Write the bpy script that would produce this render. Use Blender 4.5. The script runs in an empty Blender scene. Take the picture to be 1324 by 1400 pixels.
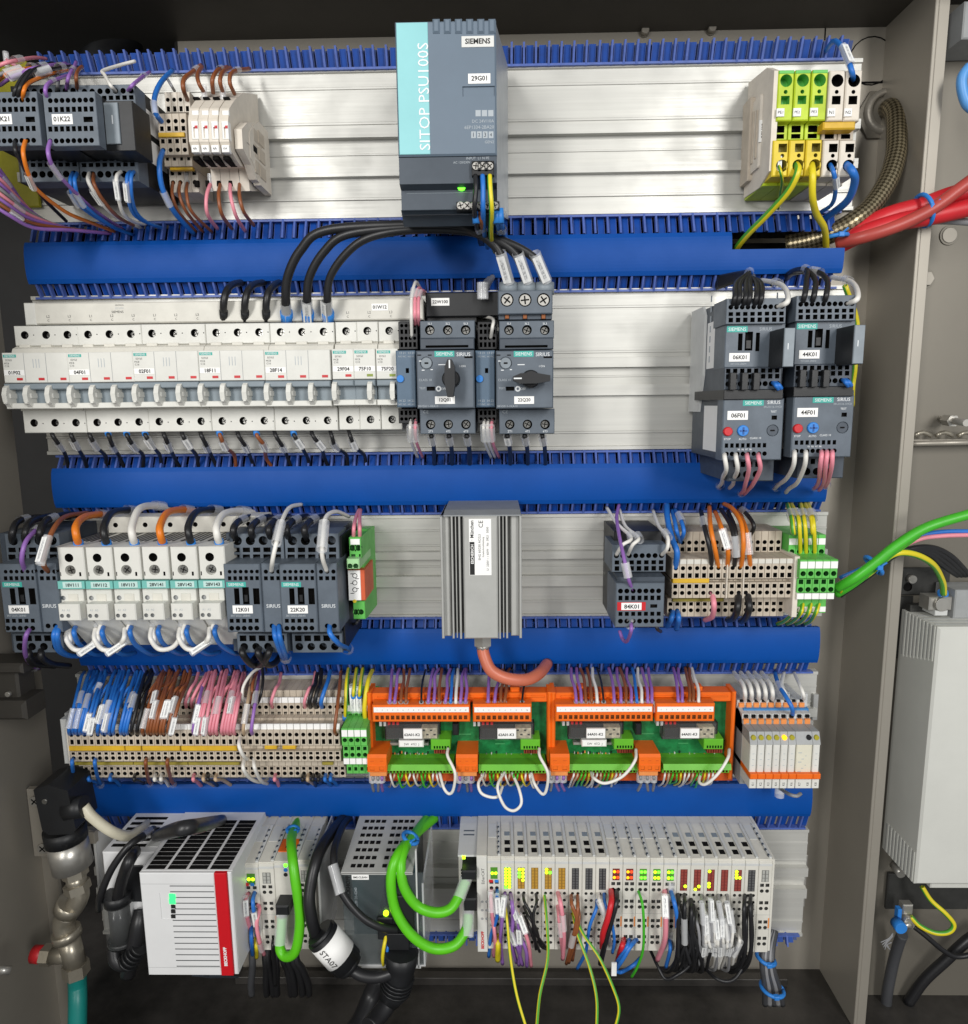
import bpy, math, random
from mathutils import Vector
random.seed(7)
sc = bpy.context.scene
COL = sc.collection
S = 0.001                                   # everything below is written in millimetres
# ---------------------------------------------------------------- camera
FPX, DIST, PITCH, YAW, ROLL = 950.9, 641.67, 0.1526, -0.0184, -0.0106
_cp, _sp, _cy, _sy, _cr, _sr = math.cos(PITCH), math.sin(PITCH), math.cos(YAW), math.sin(YAW), math.cos(ROLL), math.sin(ROLL)
FW = Vector((_sy*_cp, _cy*_cp, -_sp)); _rt = Vector((_cy, -_sy, 0)); _up = _rt.cross(FW)
RT = _cr*_rt + _sr*_up; UP = -_sr*_rt + _cr*_up
cam = bpy.data.cameras.new('camera'); camo = bpy.data.objects.new('camera', cam); COL.objects.link(camo)
cam.sensor_fit = 'HORIZONTAL'; cam.sensor_width = 36; cam.lens = 36*FPX/1324
cam.clip_start = 0.01; cam.clip_end = 50
from mathutils import Matrix
camo.matrix_world = Matrix(((RT.x, UP.x, -FW.x, 0), (RT.y, UP.y, -FW.y, -DIST*S), (RT.z, UP.z, -FW.z, 0), (0, 0, 0, 1)))
sc.camera = camo
# ---------------------------------------------------------------- world, lamps, exposure
w = bpy.data.worlds.new('World'); sc.world = w; w.use_nodes = True
w.node_tree.nodes['Background'].inputs[0].default_value = (0.93, 0.97, 1.0, 1)
w.node_tree.nodes['Background'].inputs[1].default_value = 0.33
def area(name, loc, target, sx, sy, power, col=(1, 1, 1)):
    l = bpy.data.lights.new(name, 'AREA'); l.shape = 'RECTANGLE'; l.size = sx; l.size_y = sy; l.energy = power; l.color = col
    o = bpy.data.objects.new(name, l); COL.objects.link(o); o.location = loc
    o.rotation_euler = (Vector(target)-Vector(loc)).to_track_quat('-Z', 'Y').to_euler()
area('ceiling_lamp_left', (-0.75, -1.75, 0.50), (0, 0, -0.2), 0.30, 0.95, 21.5, (1, 0.985, 0.96))
area('ceiling_lamp_right', (0.80, -1.75, 0.50), (0, 0, -0.2), 0.30, 0.95, 21.5, (1, 0.985, 0.96))
sc.view_settings.view_transform = 'Standard'; sc.view_settings.look = 'None'
sc.view_settings.exposure = 0.0; sc.view_settings.gamma = 1
# ---------------------------------------------------------------- pixel <-> millimetre helpers (used to read sizes off the photograph)
def un(px, py, d):
    v = RT*((px-662)/FPX) + UP*((700-py)/FPX) + FW
    t = (DIST-d)/v.y
    return v.x*t, v.z*t
def X(px, py, d): return un(px, py, d)[0]
def Z(px, py, d): return un(px, py, d)[1]
def rc(a, b, d):
    mx, my = (a[0]+b[0])/2, (a[1]+b[1])/2
    return X(a[0], my, d), X(b[0], my, d), Z(mx, b[1], d), Z(mx, a[1], d)
def crop(ox, oy, s, dx=0, dy=0): return lambda x, y: (ox+(x+dx)/s, oy+(y+dy)/s)
A = crop(0, 0, 3.31); B = crop(340, 0, 2.878); C = crop(880, 0, 2.982); D4 = crop(0, 360, 3.484); E5 = crop(280, 300, 2.648)
F6 = crop(880, 340, 2.982); G = crop(0, 670, 2.546); H8 = crop(460, 670, 3.31); I9 = crop(800, 660, 2.527); J = crop(60, 880, 2.878)
K = crop(480, 880, 4.413); L = crop(740, 880, 3.31); M7 = crop(0, 1050, 2.878); N = crop(320, 1090, 3.678); O = crop(600, 1090, 2.546); Q = crop(1040, 660, 1.891)
T = lambda x, y: (x, y)
# ---------------------------------------------------------------- materials
def lin(h):
    h = h.lstrip('#'); r = [int(h[i:i+2], 16)/255 for i in (0, 2, 4)]
    return [c/12.92 if c <= .04045 else ((c+.055)/1.055)**2.4 for c in r]
MATS = {}
def mat(name, hexc, rough=.45, metal=0., spec=.4, var=.10, vscale=60, bump=0., bscale=900, emit=0, alpha=1., trans=0., stretch=None, dirt=None):
    if name in MATS: return MATS[name]
    m = bpy.data.materials.new(name); m.use_nodes = True; nt = m.node_tree; b = nt.nodes['Principled BSDF']
    c = lin(hexc)
    b.inputs['Roughness'].default_value = rough; b.inputs['Metallic'].default_value = metal
    b.inputs['Specular IOR Level'].default_value = spec
    b.inputs['Transmission Weight'].default_value = trans; b.inputs['Alpha'].default_value = alpha
    b.inputs['Base Color'].default_value = (*c, 1)
    geo = nt.nodes.new('ShaderNodeNewGeometry'); src = geo.outputs['Position']
    if stretch:
        mp = nt.nodes.new('ShaderNodeMapping'); mp.inputs['Scale'].default_value = stretch
        nt.links.new(src, mp.inputs['Vector']); src = mp.outputs[0]
    if var:
        n = nt.nodes.new('ShaderNodeTexNoise'); n.inputs['Scale'].default_value = vscale; n.inputs['Detail'].default_value = 5; n.inputs['Roughness'].default_value = .65
        nt.links.new(src, n.inputs['Vector'])
        r = nt.nodes.new('ShaderNodeValToRGB'); r.color_ramp.elements[0].position = .3; r.color_ramp.elements[1].position = .72
        dk = lin(dirt) if dirt else [x*(1-2*var) for x in c]
        r.color_ramp.elements[0].color = (*dk, 1); r.color_ramp.elements[1].color = (*[min(1, x*(1+var*.5)) for x in c], 1)
        nt.links.new(n.outputs[0], r.inputs[0]); nt.links.new(r.outputs[0], b.inputs['Base Color'])
        rr = nt.nodes.new('ShaderNodeMapRange'); rr.inputs['To Min'].default_value = min(1, rough*1.25); rr.inputs['To Max'].default_value = rough*.85
        nt.links.new(n.outputs[0], rr.inputs[0]); nt.links.new(rr.outputs[0], b.inputs['Roughness'])
    if bump:
        n2 = nt.nodes.new('ShaderNodeTexNoise'); n2.inputs['Scale'].default_value = bscale; n2.inputs['Detail'].default_value = 3
        nt.links.new(src, n2.inputs['Vector'])
        bm = nt.nodes.new('ShaderNodeBump'); bm.inputs['Strength'].default_value = bump; bm.inputs['Distance'].default_value = .0006
        nt.links.new(n2.outputs[0], bm.inputs['Height']); nt.links.new(bm.outputs[0], b.inputs['Normal'])
    if emit:
        b.inputs['Emission Color'].default_value = (*c, 1); b.inputs['Emission Strength'].default_value = emit
    MATS[name] = m
    return m
blue = mat('duct_blue_plastic', '00489a', .5, spec=.22, var=.06, vscale=14, bump=.05, bscale=500)
blue_d = mat('duct_blue_comb', '11469a', .38, var=.12, vscale=90)
blue_e = mat('duct_blue_edge', '4f66ad', .4, var=.12, vscale=200)
alu = mat('brushed_aluminium', 'c2c1bb', .46, metal=.32, var=.05, vscale=1, stretch=(5, 60, 330), bump=.04, bscale=2.2)
def scratches(m):
    nt = m.node_tree; b = nt.nodes['Principled BSDF']; geo = nt.nodes.new('ShaderNodeNewGeometry'); mp = nt.nodes.new('ShaderNodeMapping'); mp.inputs['Scale'].default_value = (14, 60, 900)
    n = nt.nodes.new('ShaderNodeTexNoise'); n.inputs['Scale'].default_value = 1; n.inputs['Detail'].default_value = 6; nt.links.new(geo.outputs['Position'], mp.inputs[0]); nt.links.new(mp.outputs[0], n.inputs['Vector'])
    n2 = nt.nodes.new('ShaderNodeTexNoise'); n2.inputs['Scale'].default_value = 26; n2.inputs['Detail'].default_value = 4; nt.links.new(geo.outputs['Position'], n2.inputs['Vector'])
    a = nt.nodes.new('ShaderNodeMath'); a.operation = 'MULTIPLY_ADD'; a.inputs[1].default_value = .45; nt.links.new(n.outputs[0], a.inputs[0]); nt.links.new(n2.outputs[0], a.inputs[2])
    r = nt.nodes.new('ShaderNodeMapRange'); r.inputs['From Min'].default_value = .5; r.inputs['From Max'].default_value = .95; r.inputs['To Min'].default_value = .32; r.inputs['To Max'].default_value = .56; nt.links.new(a.outputs[0], r.inputs[0]); nt.links.new(r.outputs[0], b.inputs['Roughness'])
scratches(alu)
alu_n = mat('plain_aluminium', 'b9b9b7', .45, metal=.55, var=.08, vscale=60)
zinc = mat('zinc_plated_steel', 'bebbb4', .32, metal=.7, var=.10)
steel = mat('stainless_sheet', 'a39d92', .38, metal=.4, var=.05, vscale=4, bump=.03, bscale=60)
steel_s = mat('darkened_steel', '7c776d', .42, metal=.35, var=.06, vscale=4, bump=.03, bscale=60)  # same steel as the walls, darkened to stand in for weaker light
steel_d = mat('dark_cabinet_steel', '4c4944', .5, metal=.4, var=.10, vscale=5, bump=.08, bscale=600)
floorm = mat('black_floor_sheet', '45423f', .40, metal=.3, var=.3, vscale=12, bump=.08, bscale=400, dirt='201f1d')
blk = mat('black_plastic', '1d1e20', .42, var=.15, bump=.04)
voidm = mat('dark_recess', '141312', .8, spec=.1, var=0)
gb = mat('blue_grey_plastic', '5d6670', .45, var=.10, bump=.05)
gb_d = mat('dark_blue_grey_plastic', '454d57', .45, var=.10, bump=.05)
gb_l = mat('light_blue_grey_plastic', '828b92', .45, var=.08)
white = mat('white_grey_plastic', 'd6d5ce', .42, var=.05, vscale=35, bump=.03)
white2 = mat('warm_white_plastic', 'd3d0c6', .45, var=.07, vscale=45)
beige = mat('beige_terminal_plastic', 'bfb3a2', .5, var=.08, vscale=80)
beige_l = mat('pale_beige_plastic', 'd9d0c2', .5, var=.07, vscale=80)
lgrey = mat('light_grey_plastic', 'c6c7c5', .45, var=.05, vscale=50)
mgrey = mat('mid_grey_plastic', '9a9c9c', .45, var=.07)
paintg = mat('light_grey_paint', 'cbcbc4', .5, var=.05, vscale=8, bump=.05, bscale=1200)
teal = mat('teal_logo_strip', '3fa79b', .5, var=.04)
tealp = mat('pale_teal_panel', '8ec9cc', .5, var=.03, vscale=30)
grn = mat('green_terminal_plastic', '62bb55', .45, var=.08)
grn_l = mat('pale_green_plastic', 'a4d499', .45, var=.08)
yel = mat('yellow_plastic', 'e0c52e', .45, var=.08)
jump = mat('yellow_jumper', 'd7ac2c', .45, var=.12)
jump_d = mat('olive_jumper', '9a8c3a', .5, var=.15)
yg = mat('yellow_green_plastic', 'b9cf2c', .45, var=.10)
orange = mat('orange_plastic', 'ea6a14', .42, var=.07)
org_l = mat('pale_orange_plastic', 'e8914e', .45, var=.08)
pcb = mat('green_circuit_board', '1f7f47', .38, var=.20, vscale=160, dirt='0f5a2c')
pgrn = mat('bright_green_connector', '63b32a', .42, var=.07)
redp = mat('red_plastic', 'c4242a', .42, var=.06)
bluep = mat('blue_button', '2f7fcf', .4, var=.06)
paper = mat('white_sticker', 'f0efec', .55, var=.02)
ink = mat('black_ink', '1b1b1b', .6, var=0)
inkw = mat('white_ink', 'e2e5e6', .6, var=0)
inkg = mat('grey_ink', 'a7aeb3', .6, var=0)
brass = mat('nickel_brass', 'aaa394', .3, metal=.65, var=.10)
scr = mat('screw_steel', '8d8c88', .32, metal=.9, var=.1)
led_g = mat('lit_green_led', '5dff2a', .4, emit=3.6, var=0)
led_y = mat('lit_yellow_green_led', 'b8ff1e', .4, emit=3.2, var=0)
led_o = mat('lit_amber_led', 'ffb21a', .4, emit=1.5, var=0)
led_r = mat('lit_red_led', 'ff4a20', .4, emit=1.2, var=0)
WC = {'blue': '2a72c8', 'brown': '8d5230', 'pink': 'e58f9d', 'violet': '9468b4', 'white': 'e6e3dc', 'black': '1f1f21', 'orange': 'e07b1f',
      'grey': '8d8d8f', 'red': 'c9242c', 'green': '45b52a', 'yellow': 'e2cf27', 'light blue': '5a9bdc', 'salmon': 'c96f55', 'dull red': 'b0463e', 'cream': 'd2ccb6', 'lime': '5cc21b', 'teal': '157f78', 'beige': 'c3a98a', 'dark grey': '46474a'}
WM = {k: mat('wire_'+k.replace(' ', '_'), v, .38, spec=.45, var=.07, vscale=40) for k, v in WC.items()}
def stripe_mat():
    m = bpy.data.materials.new('wire_green_yellow'); m.use_nodes = True; nt = m.node_tree; b = nt.nodes['Principled BSDF']; b.inputs['Roughness'].default_value = .38
    uv = nt.nodes.new('ShaderNodeUVMap'); sp = nt.nodes.new('ShaderNodeSeparateXYZ'); nt.links.new(uv.outputs[0], sp.inputs[0])
    r = nt.nodes.new('ShaderNodeValToRGB'); r.color_ramp.interpolation = 'CONSTANT'; e = r.color_ramp.elements
    e[0].color = (*lin('d9c824'), 1); e[1].position = .18; e[1].color = (*lin('4f9e35'), 1)
    for p_, c_ in ((.42, 'd9c824'), (.66, '4f9e35'), (.9, 'd9c824')): n = e.new(p_); n.color = (*lin(c_), 1)
    nt.links.new(sp.outputs[0], r.inputs[0]); nt.links.new(r.outputs[0], b.inputs['Base Color']); return m
WM['yellow-green'] = stripe_mat()
def braid_mat():
    m = bpy.data.materials.new('metal_braid'); m.use_nodes = True; nt = m.node_tree; b = nt.nodes['Principled BSDF']; b.inputs['Roughness'].default_value = .38; b.inputs['Metallic'].default_value = .8
    uv = nt.nodes.new('ShaderNodeUVMap'); mp = nt.nodes.new('ShaderNodeMapping'); mp.inputs['Rotation'].default_value = (0, 0, .785); mp.inputs['Scale'].default_value = (14, 14, 1)
    ck = nt.nodes.new('ShaderNodeTexChecker'); ck.inputs['Scale'].default_value = 1.5; ck.inputs['Color1'].default_value = (*lin('a2967a'), 1); ck.inputs['Color2'].default_value = (*lin('5a513d'), 1)
    nt.links.new(uv.outputs[0], mp.inputs[0]); nt.links.new(mp.outputs[0], ck.inputs[0]); nt.links.new(ck.outputs[0], b.inputs['Base Color'])
    bm = nt.nodes.new('ShaderNodeBump'); bm.inputs['Strength'].default_value = .6; bm.inputs['Distance'].default_value = .001; nt.links.new(ck.outputs[1], bm.inputs['Height']); nt.links.new(bm.outputs[0], b.inputs['Normal'])
    return m
WM['braided metal'] = braid_mat()
def clear_mat():
    m = bpy.data.materials.new('clear_plastic'); m.use_nodes = True; nt = m.node_tree; b = nt.nodes['Principled BSDF']
    b.inputs['Base Color'].default_value = (.88, .89, .9, 1); b.inputs['Roughness'].default_value = .14; b.inputs['Specular IOR Level'].default_value = .9; b.inputs['Alpha'].default_value = .42
    return m
clear = clear_mat(); MATS['clear'] = clear
mat('case_clear', 'c9ccca', .1, spec=.9, alpha=.07, var=0)
smoke = mat('smoked_clear_plastic', '4d5557', .12, spec=.8, alpha=.45, var=0)
def print_mat():
    """white marker insert with a line of tiny dark print across it"""
    m = bpy.data.materials.new('printed_marker'); m.use_nodes = True; nt = m.node_tree; b = nt.nodes['Principled BSDF']; b.inputs['Roughness'].default_value = .5
    uv = nt.nodes.new('ShaderNodeUVMap'); mp = nt.nodes.new('ShaderNodeMapping'); mp.inputs['Scale'].default_value = (7, 14, 1)
    n = nt.nodes.new('ShaderNodeTexNoise'); n.inputs['Scale'].default_value = 1.2; n.inputs['Detail'].default_value = 1
    oi = nt.nodes.new('ShaderNodeObjectInfo'); ad = nt.nodes.new('ShaderNodeVectorMath'); nt.links.new(uv.outputs[0], mp.inputs[0]); nt.links.new(mp.outputs[0], ad.inputs[0]); nt.links.new(oi.outputs['Location'], ad.inputs[1])
    nt.links.new(ad.outputs[0], n.inputs['Vector'])
    sp = nt.nodes.new('ShaderNodeSeparateXYZ'); nt.links.new(uv.outputs[0], sp.inputs[0])
    r1 = nt.nodes.new('ShaderNodeValToRGB'); r1.color_ramp.interpolation = 'CONSTANT'; e = r1.color_ramp.elements; e[0].color = (0, 0, 0, 1); e[1].position = .3; e[1].color = (1, 1, 1, 1); q = e.new(.7); q.color = (0, 0, 0, 1)
    nt.links.new(sp.outputs[0], r1.inputs[0])
    r2 = nt.nodes.new('ShaderNodeValToRGB'); r2.color_ramp.interpolation = 'CONSTANT'; e = r2.color_ramp.elements; e[0].color = (0, 0, 0, 1); e[1].position = .12; e[1].color = (1, 1, 1, 1); q = e.new(.86); q.color = (0, 0, 0, 1)
    nt.links.new(sp.outputs[1], r2.inputs[0])
    g = nt.nodes.new('ShaderNodeMath'); g.operation = 'GREATER_THAN'; g.inputs[1].default_value = .5; nt.links.new(n.outputs[0], g.inputs[0])
    m1 = nt.nodes.new('ShaderNodeMath'); m1.operation = 'MULTIPLY'; m2 = nt.nodes.new('ShaderNodeMath'); m2.operation = 'MULTIPLY'
    nt.links.new(r1.outputs[0], m1.inputs[0]); nt.links.new(r2.outputs[0], m1.inputs[1]); nt.links.new(m1.outputs[0], m2.inputs[0]); nt.links.new(g.outputs[0], m2.inputs[1])
    mx = nt.nodes.new('ShaderNodeMix'); mx.data_type = 'RGBA'; nt.links.new(m2.outputs[0], mx.inputs[0]); mx.inputs[6].default_value = (.84, .84, .82, 1); mx.inputs[7].default_value = (.03, .03, .03, 1)
    nt.links.new(mx.outputs[2], b.inputs['Base Color']); return m
marker_print = print_mat()
# ---------------------------------------------------------------- mesh builder: x right, z up, d = distance out of the panel (mm)
class MB:
    def __init__(s): s.v = []; s.f = []; s.m = []; s.k = {}; s.uv = None; s.sm = []
    def p(s, x, d, z):
        k = (round(x, 3), round(d, 3), round(z, 3))
        if k not in s.k: s.k[k] = len(s.v); s.v.append((x, d, z))
        return s.k[k]
    def q(s, pts, m=0, sm=False):
        ids = []
        for a in pts:
            i = s.p(*a)
            if i not in ids: ids.append(i)
        if len(ids) > 2: s.f.append(ids); s.m.append(m); s.sm.append(sm)
    def box(s, x0, x1, z0, z1, d0, d1, m=0, holes=(), hm=1, c=.35, back=True):
        """box with a chamfered front and real recesses: ('r',x0,x1,z0,z1,depth[,m]) or ('c',x,z,r,depth[,m])"""
        if x1 < x0: x0, x1 = x1, x0
        if z1 < z0: z0, z1 = z1, z0
        c = min(c, (x1-x0)*.3, (z1-z0)*.3, abs(d1-d0)*.5)
        a0, a1, b0, b1 = x0+c, x1-c, z0+c, z1-c
        H = []
        for h in holes:
            if h[0] == 'r': hx0, hx1, hz0, hz1 = h[1], h[2], h[3], h[4]; dep = h[5]; mm = h[6] if len(h) > 6 else hm
            else: r = h[3]*1.12; hx0, hx1, hz0, hz1 = h[1]-r, h[1]+r, h[2]-r, h[2]+r; dep = h[4]; mm = h[5] if len(h) > 5 else hm
            hx0, hx1, hz0, hz1 = max(hx0, a0+.05), min(hx1, a1-.05), max(hz0, b0+.05), min(hz1, b1-.05)
            if hx1-hx0 > .05 and hz1-hz0 > .05: H.append((hx0, hx1, hz0, hz1, dep, mm, h))
        xs = sorted({a0, a1, *[h[0] for h in H], *[h[1] for h in H]}); zs = sorted({b0, b1, *[h[2] for h in H], *[h[3] for h in H]})
        for i in range(len(xs)-1):
            for j in range(len(zs)-1):
                mx, mz = (xs[i]+xs[i+1])/2, (zs[j]+zs[j+1])/2
                if any(h[0] < mx < h[1] and h[2] < mz < h[3] for h in H): continue
                s.q([(xs[i], d1, zs[j]), (xs[i+1], d1, zs[j]), (xs[i+1], d1, zs[j+1]), (xs[i], d1, zs[j+1])], m)
        for hx0, hx1, hz0, hz1, dep, mm, h in H:
            e = d1-dep
            if h[0] == 'r':
                P = [(hx0, hz0), (hx1, hz0), (hx1, hz1), (hx0, hz1)]
                for k in range(4):
                    (u0, w0), (u1, w1) = P[k], P[(k+1) % 4]
                    s.q([(u0, d1, w0), (u0, e, w0), (u1, e, w1), (u1, d1, w1)], mm if dep > 2 else m)
                s.q([(u, e, ww) for u, ww in P], mm)
            else:
                n = 16; cx, cz, r = h[1], h[2], h[3]
                ci = []; sq = []
                for k in range(n):
                    a = 2*math.pi*k/n; ca, sa = math.cos(a), math.sin(a); t = 1/max(abs(ca), abs(sa))
                    ci.append((cx+r*ca, cz+r*sa)); sq.append((min(max(cx+r*1.12*ca*t, hx0), hx1), min(max(cz+r*1.12*sa*t, hz0), hz1)))
                for k in range(n):
                    l = (k+1) % n
                    s.q([(sq[k][0], d1, sq[k][1]), (sq[l][0], d1, sq[l][1]), (ci[l][0], d1, ci[l][1]), (ci[k][0], d1, ci[k][1])], m)
                    s.q([(ci[k][0], d1, ci[k][1]), (ci[l][0], d1, ci[l][1]), (ci[l][0], e, ci[l][1]), (ci[k][0], e, ci[k][1])], mm)
                s.q([(u, e, ww) for u, ww in ci], mm)
        fr = [(a0, b0), (a1, b0), (a1, b1), (a0, b1)]; ou = [(x0, z0), (x1, z0), (x1, z1), (x0, z1)]; dc = d1-c
        for k in range(4):
            l = (k+1) % 4
            s.q([(*fr[k][:1], d1, fr[k][1]), (ou[k][0], dc, ou[k][1]), (ou[l][0], dc, ou[l][1]), (fr[l][0], d1, fr[l][1])], m)
            s.q([(ou[k][0], dc, ou[k][1]), (ou[k][0], d0, ou[k][1]), (ou[l][0], d0, ou[l][1]), (ou[l][0], dc, ou[l][1])], m)
        if back: s.q([(ou[3][0], d0, ou[3][1]), (ou[2][0], d0, ou[2][1]), (ou[1][0], d0, ou[1][1]), (ou[0][0], d0, ou[0][1])], m)
        return s
    def prism(s, poly, x0, x1, m=0):
        """(d,z) outline swept along x"""
        n = len(poly)
        for k in range(n):
            (d0, z0), (d1, z1) = poly[k], poly[(k+1) % n]
            s.q([(x0, d0, z0), (x0, d1, z1), (x1, d1, z1), (x1, d0, z0)], m)
        s.q([(x0, d, z) for d, z in poly], m); s.q([(x1, d, z) for d, z in reversed(poly)], m); return s
    def ext(s, poly, d0, d1, m=0):
        """(x,z) outline swept along d"""
        n = len(poly)
        for k in range(n):
            (a, b), (c, e) = poly[k], poly[(k+1) % n]
            s.q([(a, d0, b), (c, d0, e), (c, d1, e), (a, d1, b)], m)
        s.q([(x, d1, z) for x, z in poly], m); s.q([(x, d0, z) for x, z in reversed(poly)], m); return s
    def cyl(s, x, z, r, d0, d1, m=0, n=18, r1=None, c=.2):
        r1 = r if r1 is None else r1
        ring = lambda rr, d: [(x+rr*math.cos(2*math.pi*k/n), d, z+rr*math.sin(2*math.pi*k/n)) for k in range(n)]
        R = [ring(r, d0), ring(r1, d1-c), ring(r1-c, d1)]
        for a, b in zip(R, R[1:]):
            for k in range(n): l = (k+1) % n; s.q([a[k], a[l], b[l], b[k]], m, True)
        s.q(R[-1], m); s.q(list(reversed(R[0])), m); return s
    def rod(s, P0, P1, r, m=0, n=14, r1=None):
        """cylinder between two (x,d,z) points"""
        return s.tube([P0, P1], r, m, n, rads=[r, r if r1 is None else r1])
    def tube(s, pts, r, m=0, n=8, rads=None, uvs=False):
        P = [Vector(p) for p in pts]; L = len(P)
        if rads is None: rads = [r]*L
        t0 = (P[1]-P[0]).normalized(); ref = Vector((0, 1, 0)) if abs(t0.y) < .85 else Vector((1, 0, 0))
        nrm = (ref-t0*ref.dot(t0)).normalized(); rings = []; acc = 0; us = []
        for i in range(L):
            t = (P[min(i+1, L-1)]-P[max(i-1, 0)]).normalized()
            nrm = nrm-t*nrm.dot(t)
            nrm = nrm.normalized() if nrm.length > 1e-6 else Vector((1, 0, 0)).cross(t).normalized()
            b = t.cross(nrm)
            base = len(s.v)
            for k in range(n):
                a = 2*math.pi*k/n; v = P[i]+(nrm*math.cos(a)+b*math.sin(a))*rads[i]; s.v.append(tuple(v))
            rings.append(base)
            if i: acc += (P[i]-P[i-1]).length
            us.append(acc/(2*math.pi*max(rads[i], .1)))
        if uvs and s.uv is None: s.uv = {}
        for i in range(L-1):
            for k in range(n):
                l = (k+1) % n; fc = [rings[i]+k, rings[i]+l, rings[i+1]+l, rings[i+1]+k]
                if uvs: s.uv[len(s.f)] = [(k/n, us[i]), ((k+1)/n, us[i]), ((k+1)/n, us[i+1]), (k/n, us[i+1])]
                s.f.append(fc); s.m.append(m); s.sm.append(n > 6 or L > 2)
        s.f.append([rings[0]+k for k in reversed(range(n))]); s.m.append(m); s.sm.append(False)
        s.f.append([rings[-1]+k for k in range(n)]); s.m.append(m); s.sm.append(False)
        return s
    def mesh(s, name, mats, o=(0, 0, 0)):
        me = bpy.data.meshes.new(name)
        me.from_pydata([((x-o[0])*S, -(d-o[1])*S, (z-o[2])*S) for x, d, z in s.v], [], s.f)
        if not isinstance(mats, (list, tuple)): mats = [mats]
        for m in mats: me.materials.append(m)
        me.polygons.foreach_set('material_index', [min(i, len(mats)-1) for i in s.m])
        me.polygons.foreach_set('use_smooth', s.sm)
        if s.uv:
            ul = me.uv_layers.new(name='UVMap')
            for fi, co in s.uv.items():
                for li, c in zip(me.polygons[fi].loop_indices, co): ul.data[li].uv = c
        me.update(); return me
def tag(o, label=None, cat=None, group=None, kind=None):
    for k, v in (('label', label), ('category', cat), ('group', group), ('kind', kind)):
        if v: o[k] = v
    return o
def link(name, me, parent=None, loc=None):
    o = bpy.data.objects.new(name, me); COL.objects.link(o)
    if parent is not None: o.parent = parent
    if loc: o.location = (loc[0]*S, -loc[1]*S, loc[2]*S)
    return o
class Thing:
    """an Empty at the thing's foot on the panel; parts are written in panel millimetres"""
    def __init__(s, name, label, cat, at, group=None):
        s.at = at; s.e = link(name, None, None, at); tag(s.e, label, cat, group)
    def part(s, name, mb, mats, under=None):
        return link(name, mb.mesh(name, mats, s.at), under or s.e)
    def mesh(s, name, me, under=None, loc=None): return link(name, me, under or s.e, loc)
def solo(name, mb, mats, label, cat, at, group=None, kind=None):
    o = link(name, mb.mesh(name, mats, at), None, at); return tag(o, label, cat, group, kind)
def struct(name, mb, mats): return tag(link(name, mb.mesh(name, mats)), kind='structure')
def bx(x0, x1, z0, z1, d0, d1, holes=(), c=.35): return MB().box(x0, x1, z0, z1, d0, d1, 0, holes, 1, c)
def rb(a, b, d0, d1, holes=(), c=.35): return bx(*rc(a, b, d1), d0, d1, holes, c)
# text: the built-in font turned into a flat mesh
_txt = {}
def text_mesh(s, bold=0.):
    bold = bold*2.2
    if (s, bold) in _txt: return _txt[(s, bold)]
    cu = bpy.data.curves.new('lettering', 'FONT'); cu.body = s; cu.size = 1; cu.align_x = 'CENTER'; cu.align_y = 'CENTER'; cu.resolution_u = 2; cu.offset = bold
    ob = bpy.data.objects.new('lettering', cu)
    me = bpy.data.meshes.new_from_object(ob)
    bpy.data.objects.remove(ob); bpy.data.curves.remove(cu)
    xs = [v.co.x for v in me.vertices] or [0, 1]; ys = [v.co.y for v in me.vertices] or [0, 1]
    cx, cy = (min(xs)+max(xs))/2, (min(ys)+max(ys))/2
    for v in me.vertices: v.co.x -= cx; v.co.y -= cy
    me.name = 'lettering'
    _txt[(s, bold)] = (me, max(xs)-min(xs), max(ys)-min(ys)); return _txt[(s, bold)]
def text(th, s, x, z, d, m, h=None, wd=None, rot=0, bold=0., under=None, name='lettering'):
    """lettering h mm tall (or wd mm wide) centred at x,z on the face d; rot in degrees"""
    me, tw, thh = text_mesh(s, bold)
    me2 = me.copy(); me2.materials.clear(); me2.materials.append(m)
    k = (h/thh if h else 1e9); k = min(k, wd/tw) if wd else k
    o = link(name, me2, under or th.e); pa = th.at
    o.location = ((x-pa[0])*S, -(d+.12-pa[1])*S, (z-pa[2])*S)
    if under is not None and under.parent is not None: pass
    o.scale = (k*S,)*3; o.rotation_euler = (math.pi/2, -math.radians(rot), 0)
    return o
def textp(th, s, a, b, d, m, **kw):
    x0, x1, z0, z1 = rc(a, b, d)
    rot = kw.get('rot', 0)
    if abs(rot) == 90: return text(th, s, (x0+x1)/2, (z0+z1)/2, d, m, h=(x1-x0), wd=(z1-z0), **kw)
    return text(th, s, (x0+x1)/2, (z0+z1)/2, d, m, h=z1-z0, wd=x1-x0, **kw)
def sticker(th, s, a, b, d, m=None, tm=None, name='label_sticker', frac=.58, rot=0, bold=.01):
    o = th.part(name, rb(a, b, d-.3, d+.35, c=.1), m or paper)
    x0, x1, z0, z1 = rc(a, b, d)
    if s:
        if rot: text(th, s, (x0+x1)/2, (z0+z1)/2, d+.35, tm or ink, h=(x1-x0)*frac, wd=(z1-z0)*.86, rot=rot, bold=bold, under=o)
        else: text(th, s, (x0+x1)/2, (z0+z1)/2, d+.35, tm or ink, h=(z1-z0)*frac, wd=(x1-x0)*.84, bold=bold, under=o)
    return o
def grid(a, b, d, n, depth, fx=.62, round_=False, m=1):
    """n openings side by side in the strip between two picture corners"""
    x0, x1, z0, z1 = rc(a, b, d); p = (x1-x0)/n; out = []
    for i in range(n):
        cx = x0+p*(i+.5)
        if round_: out.append(('c', cx, (z0+z1)/2, min(p*fx, z1-z0)/2, depth, m))
        else: out.append(('r', cx-p*fx/2, cx+p*fx/2, z0, z1, depth, m))
    return out
_scr = {}
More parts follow.
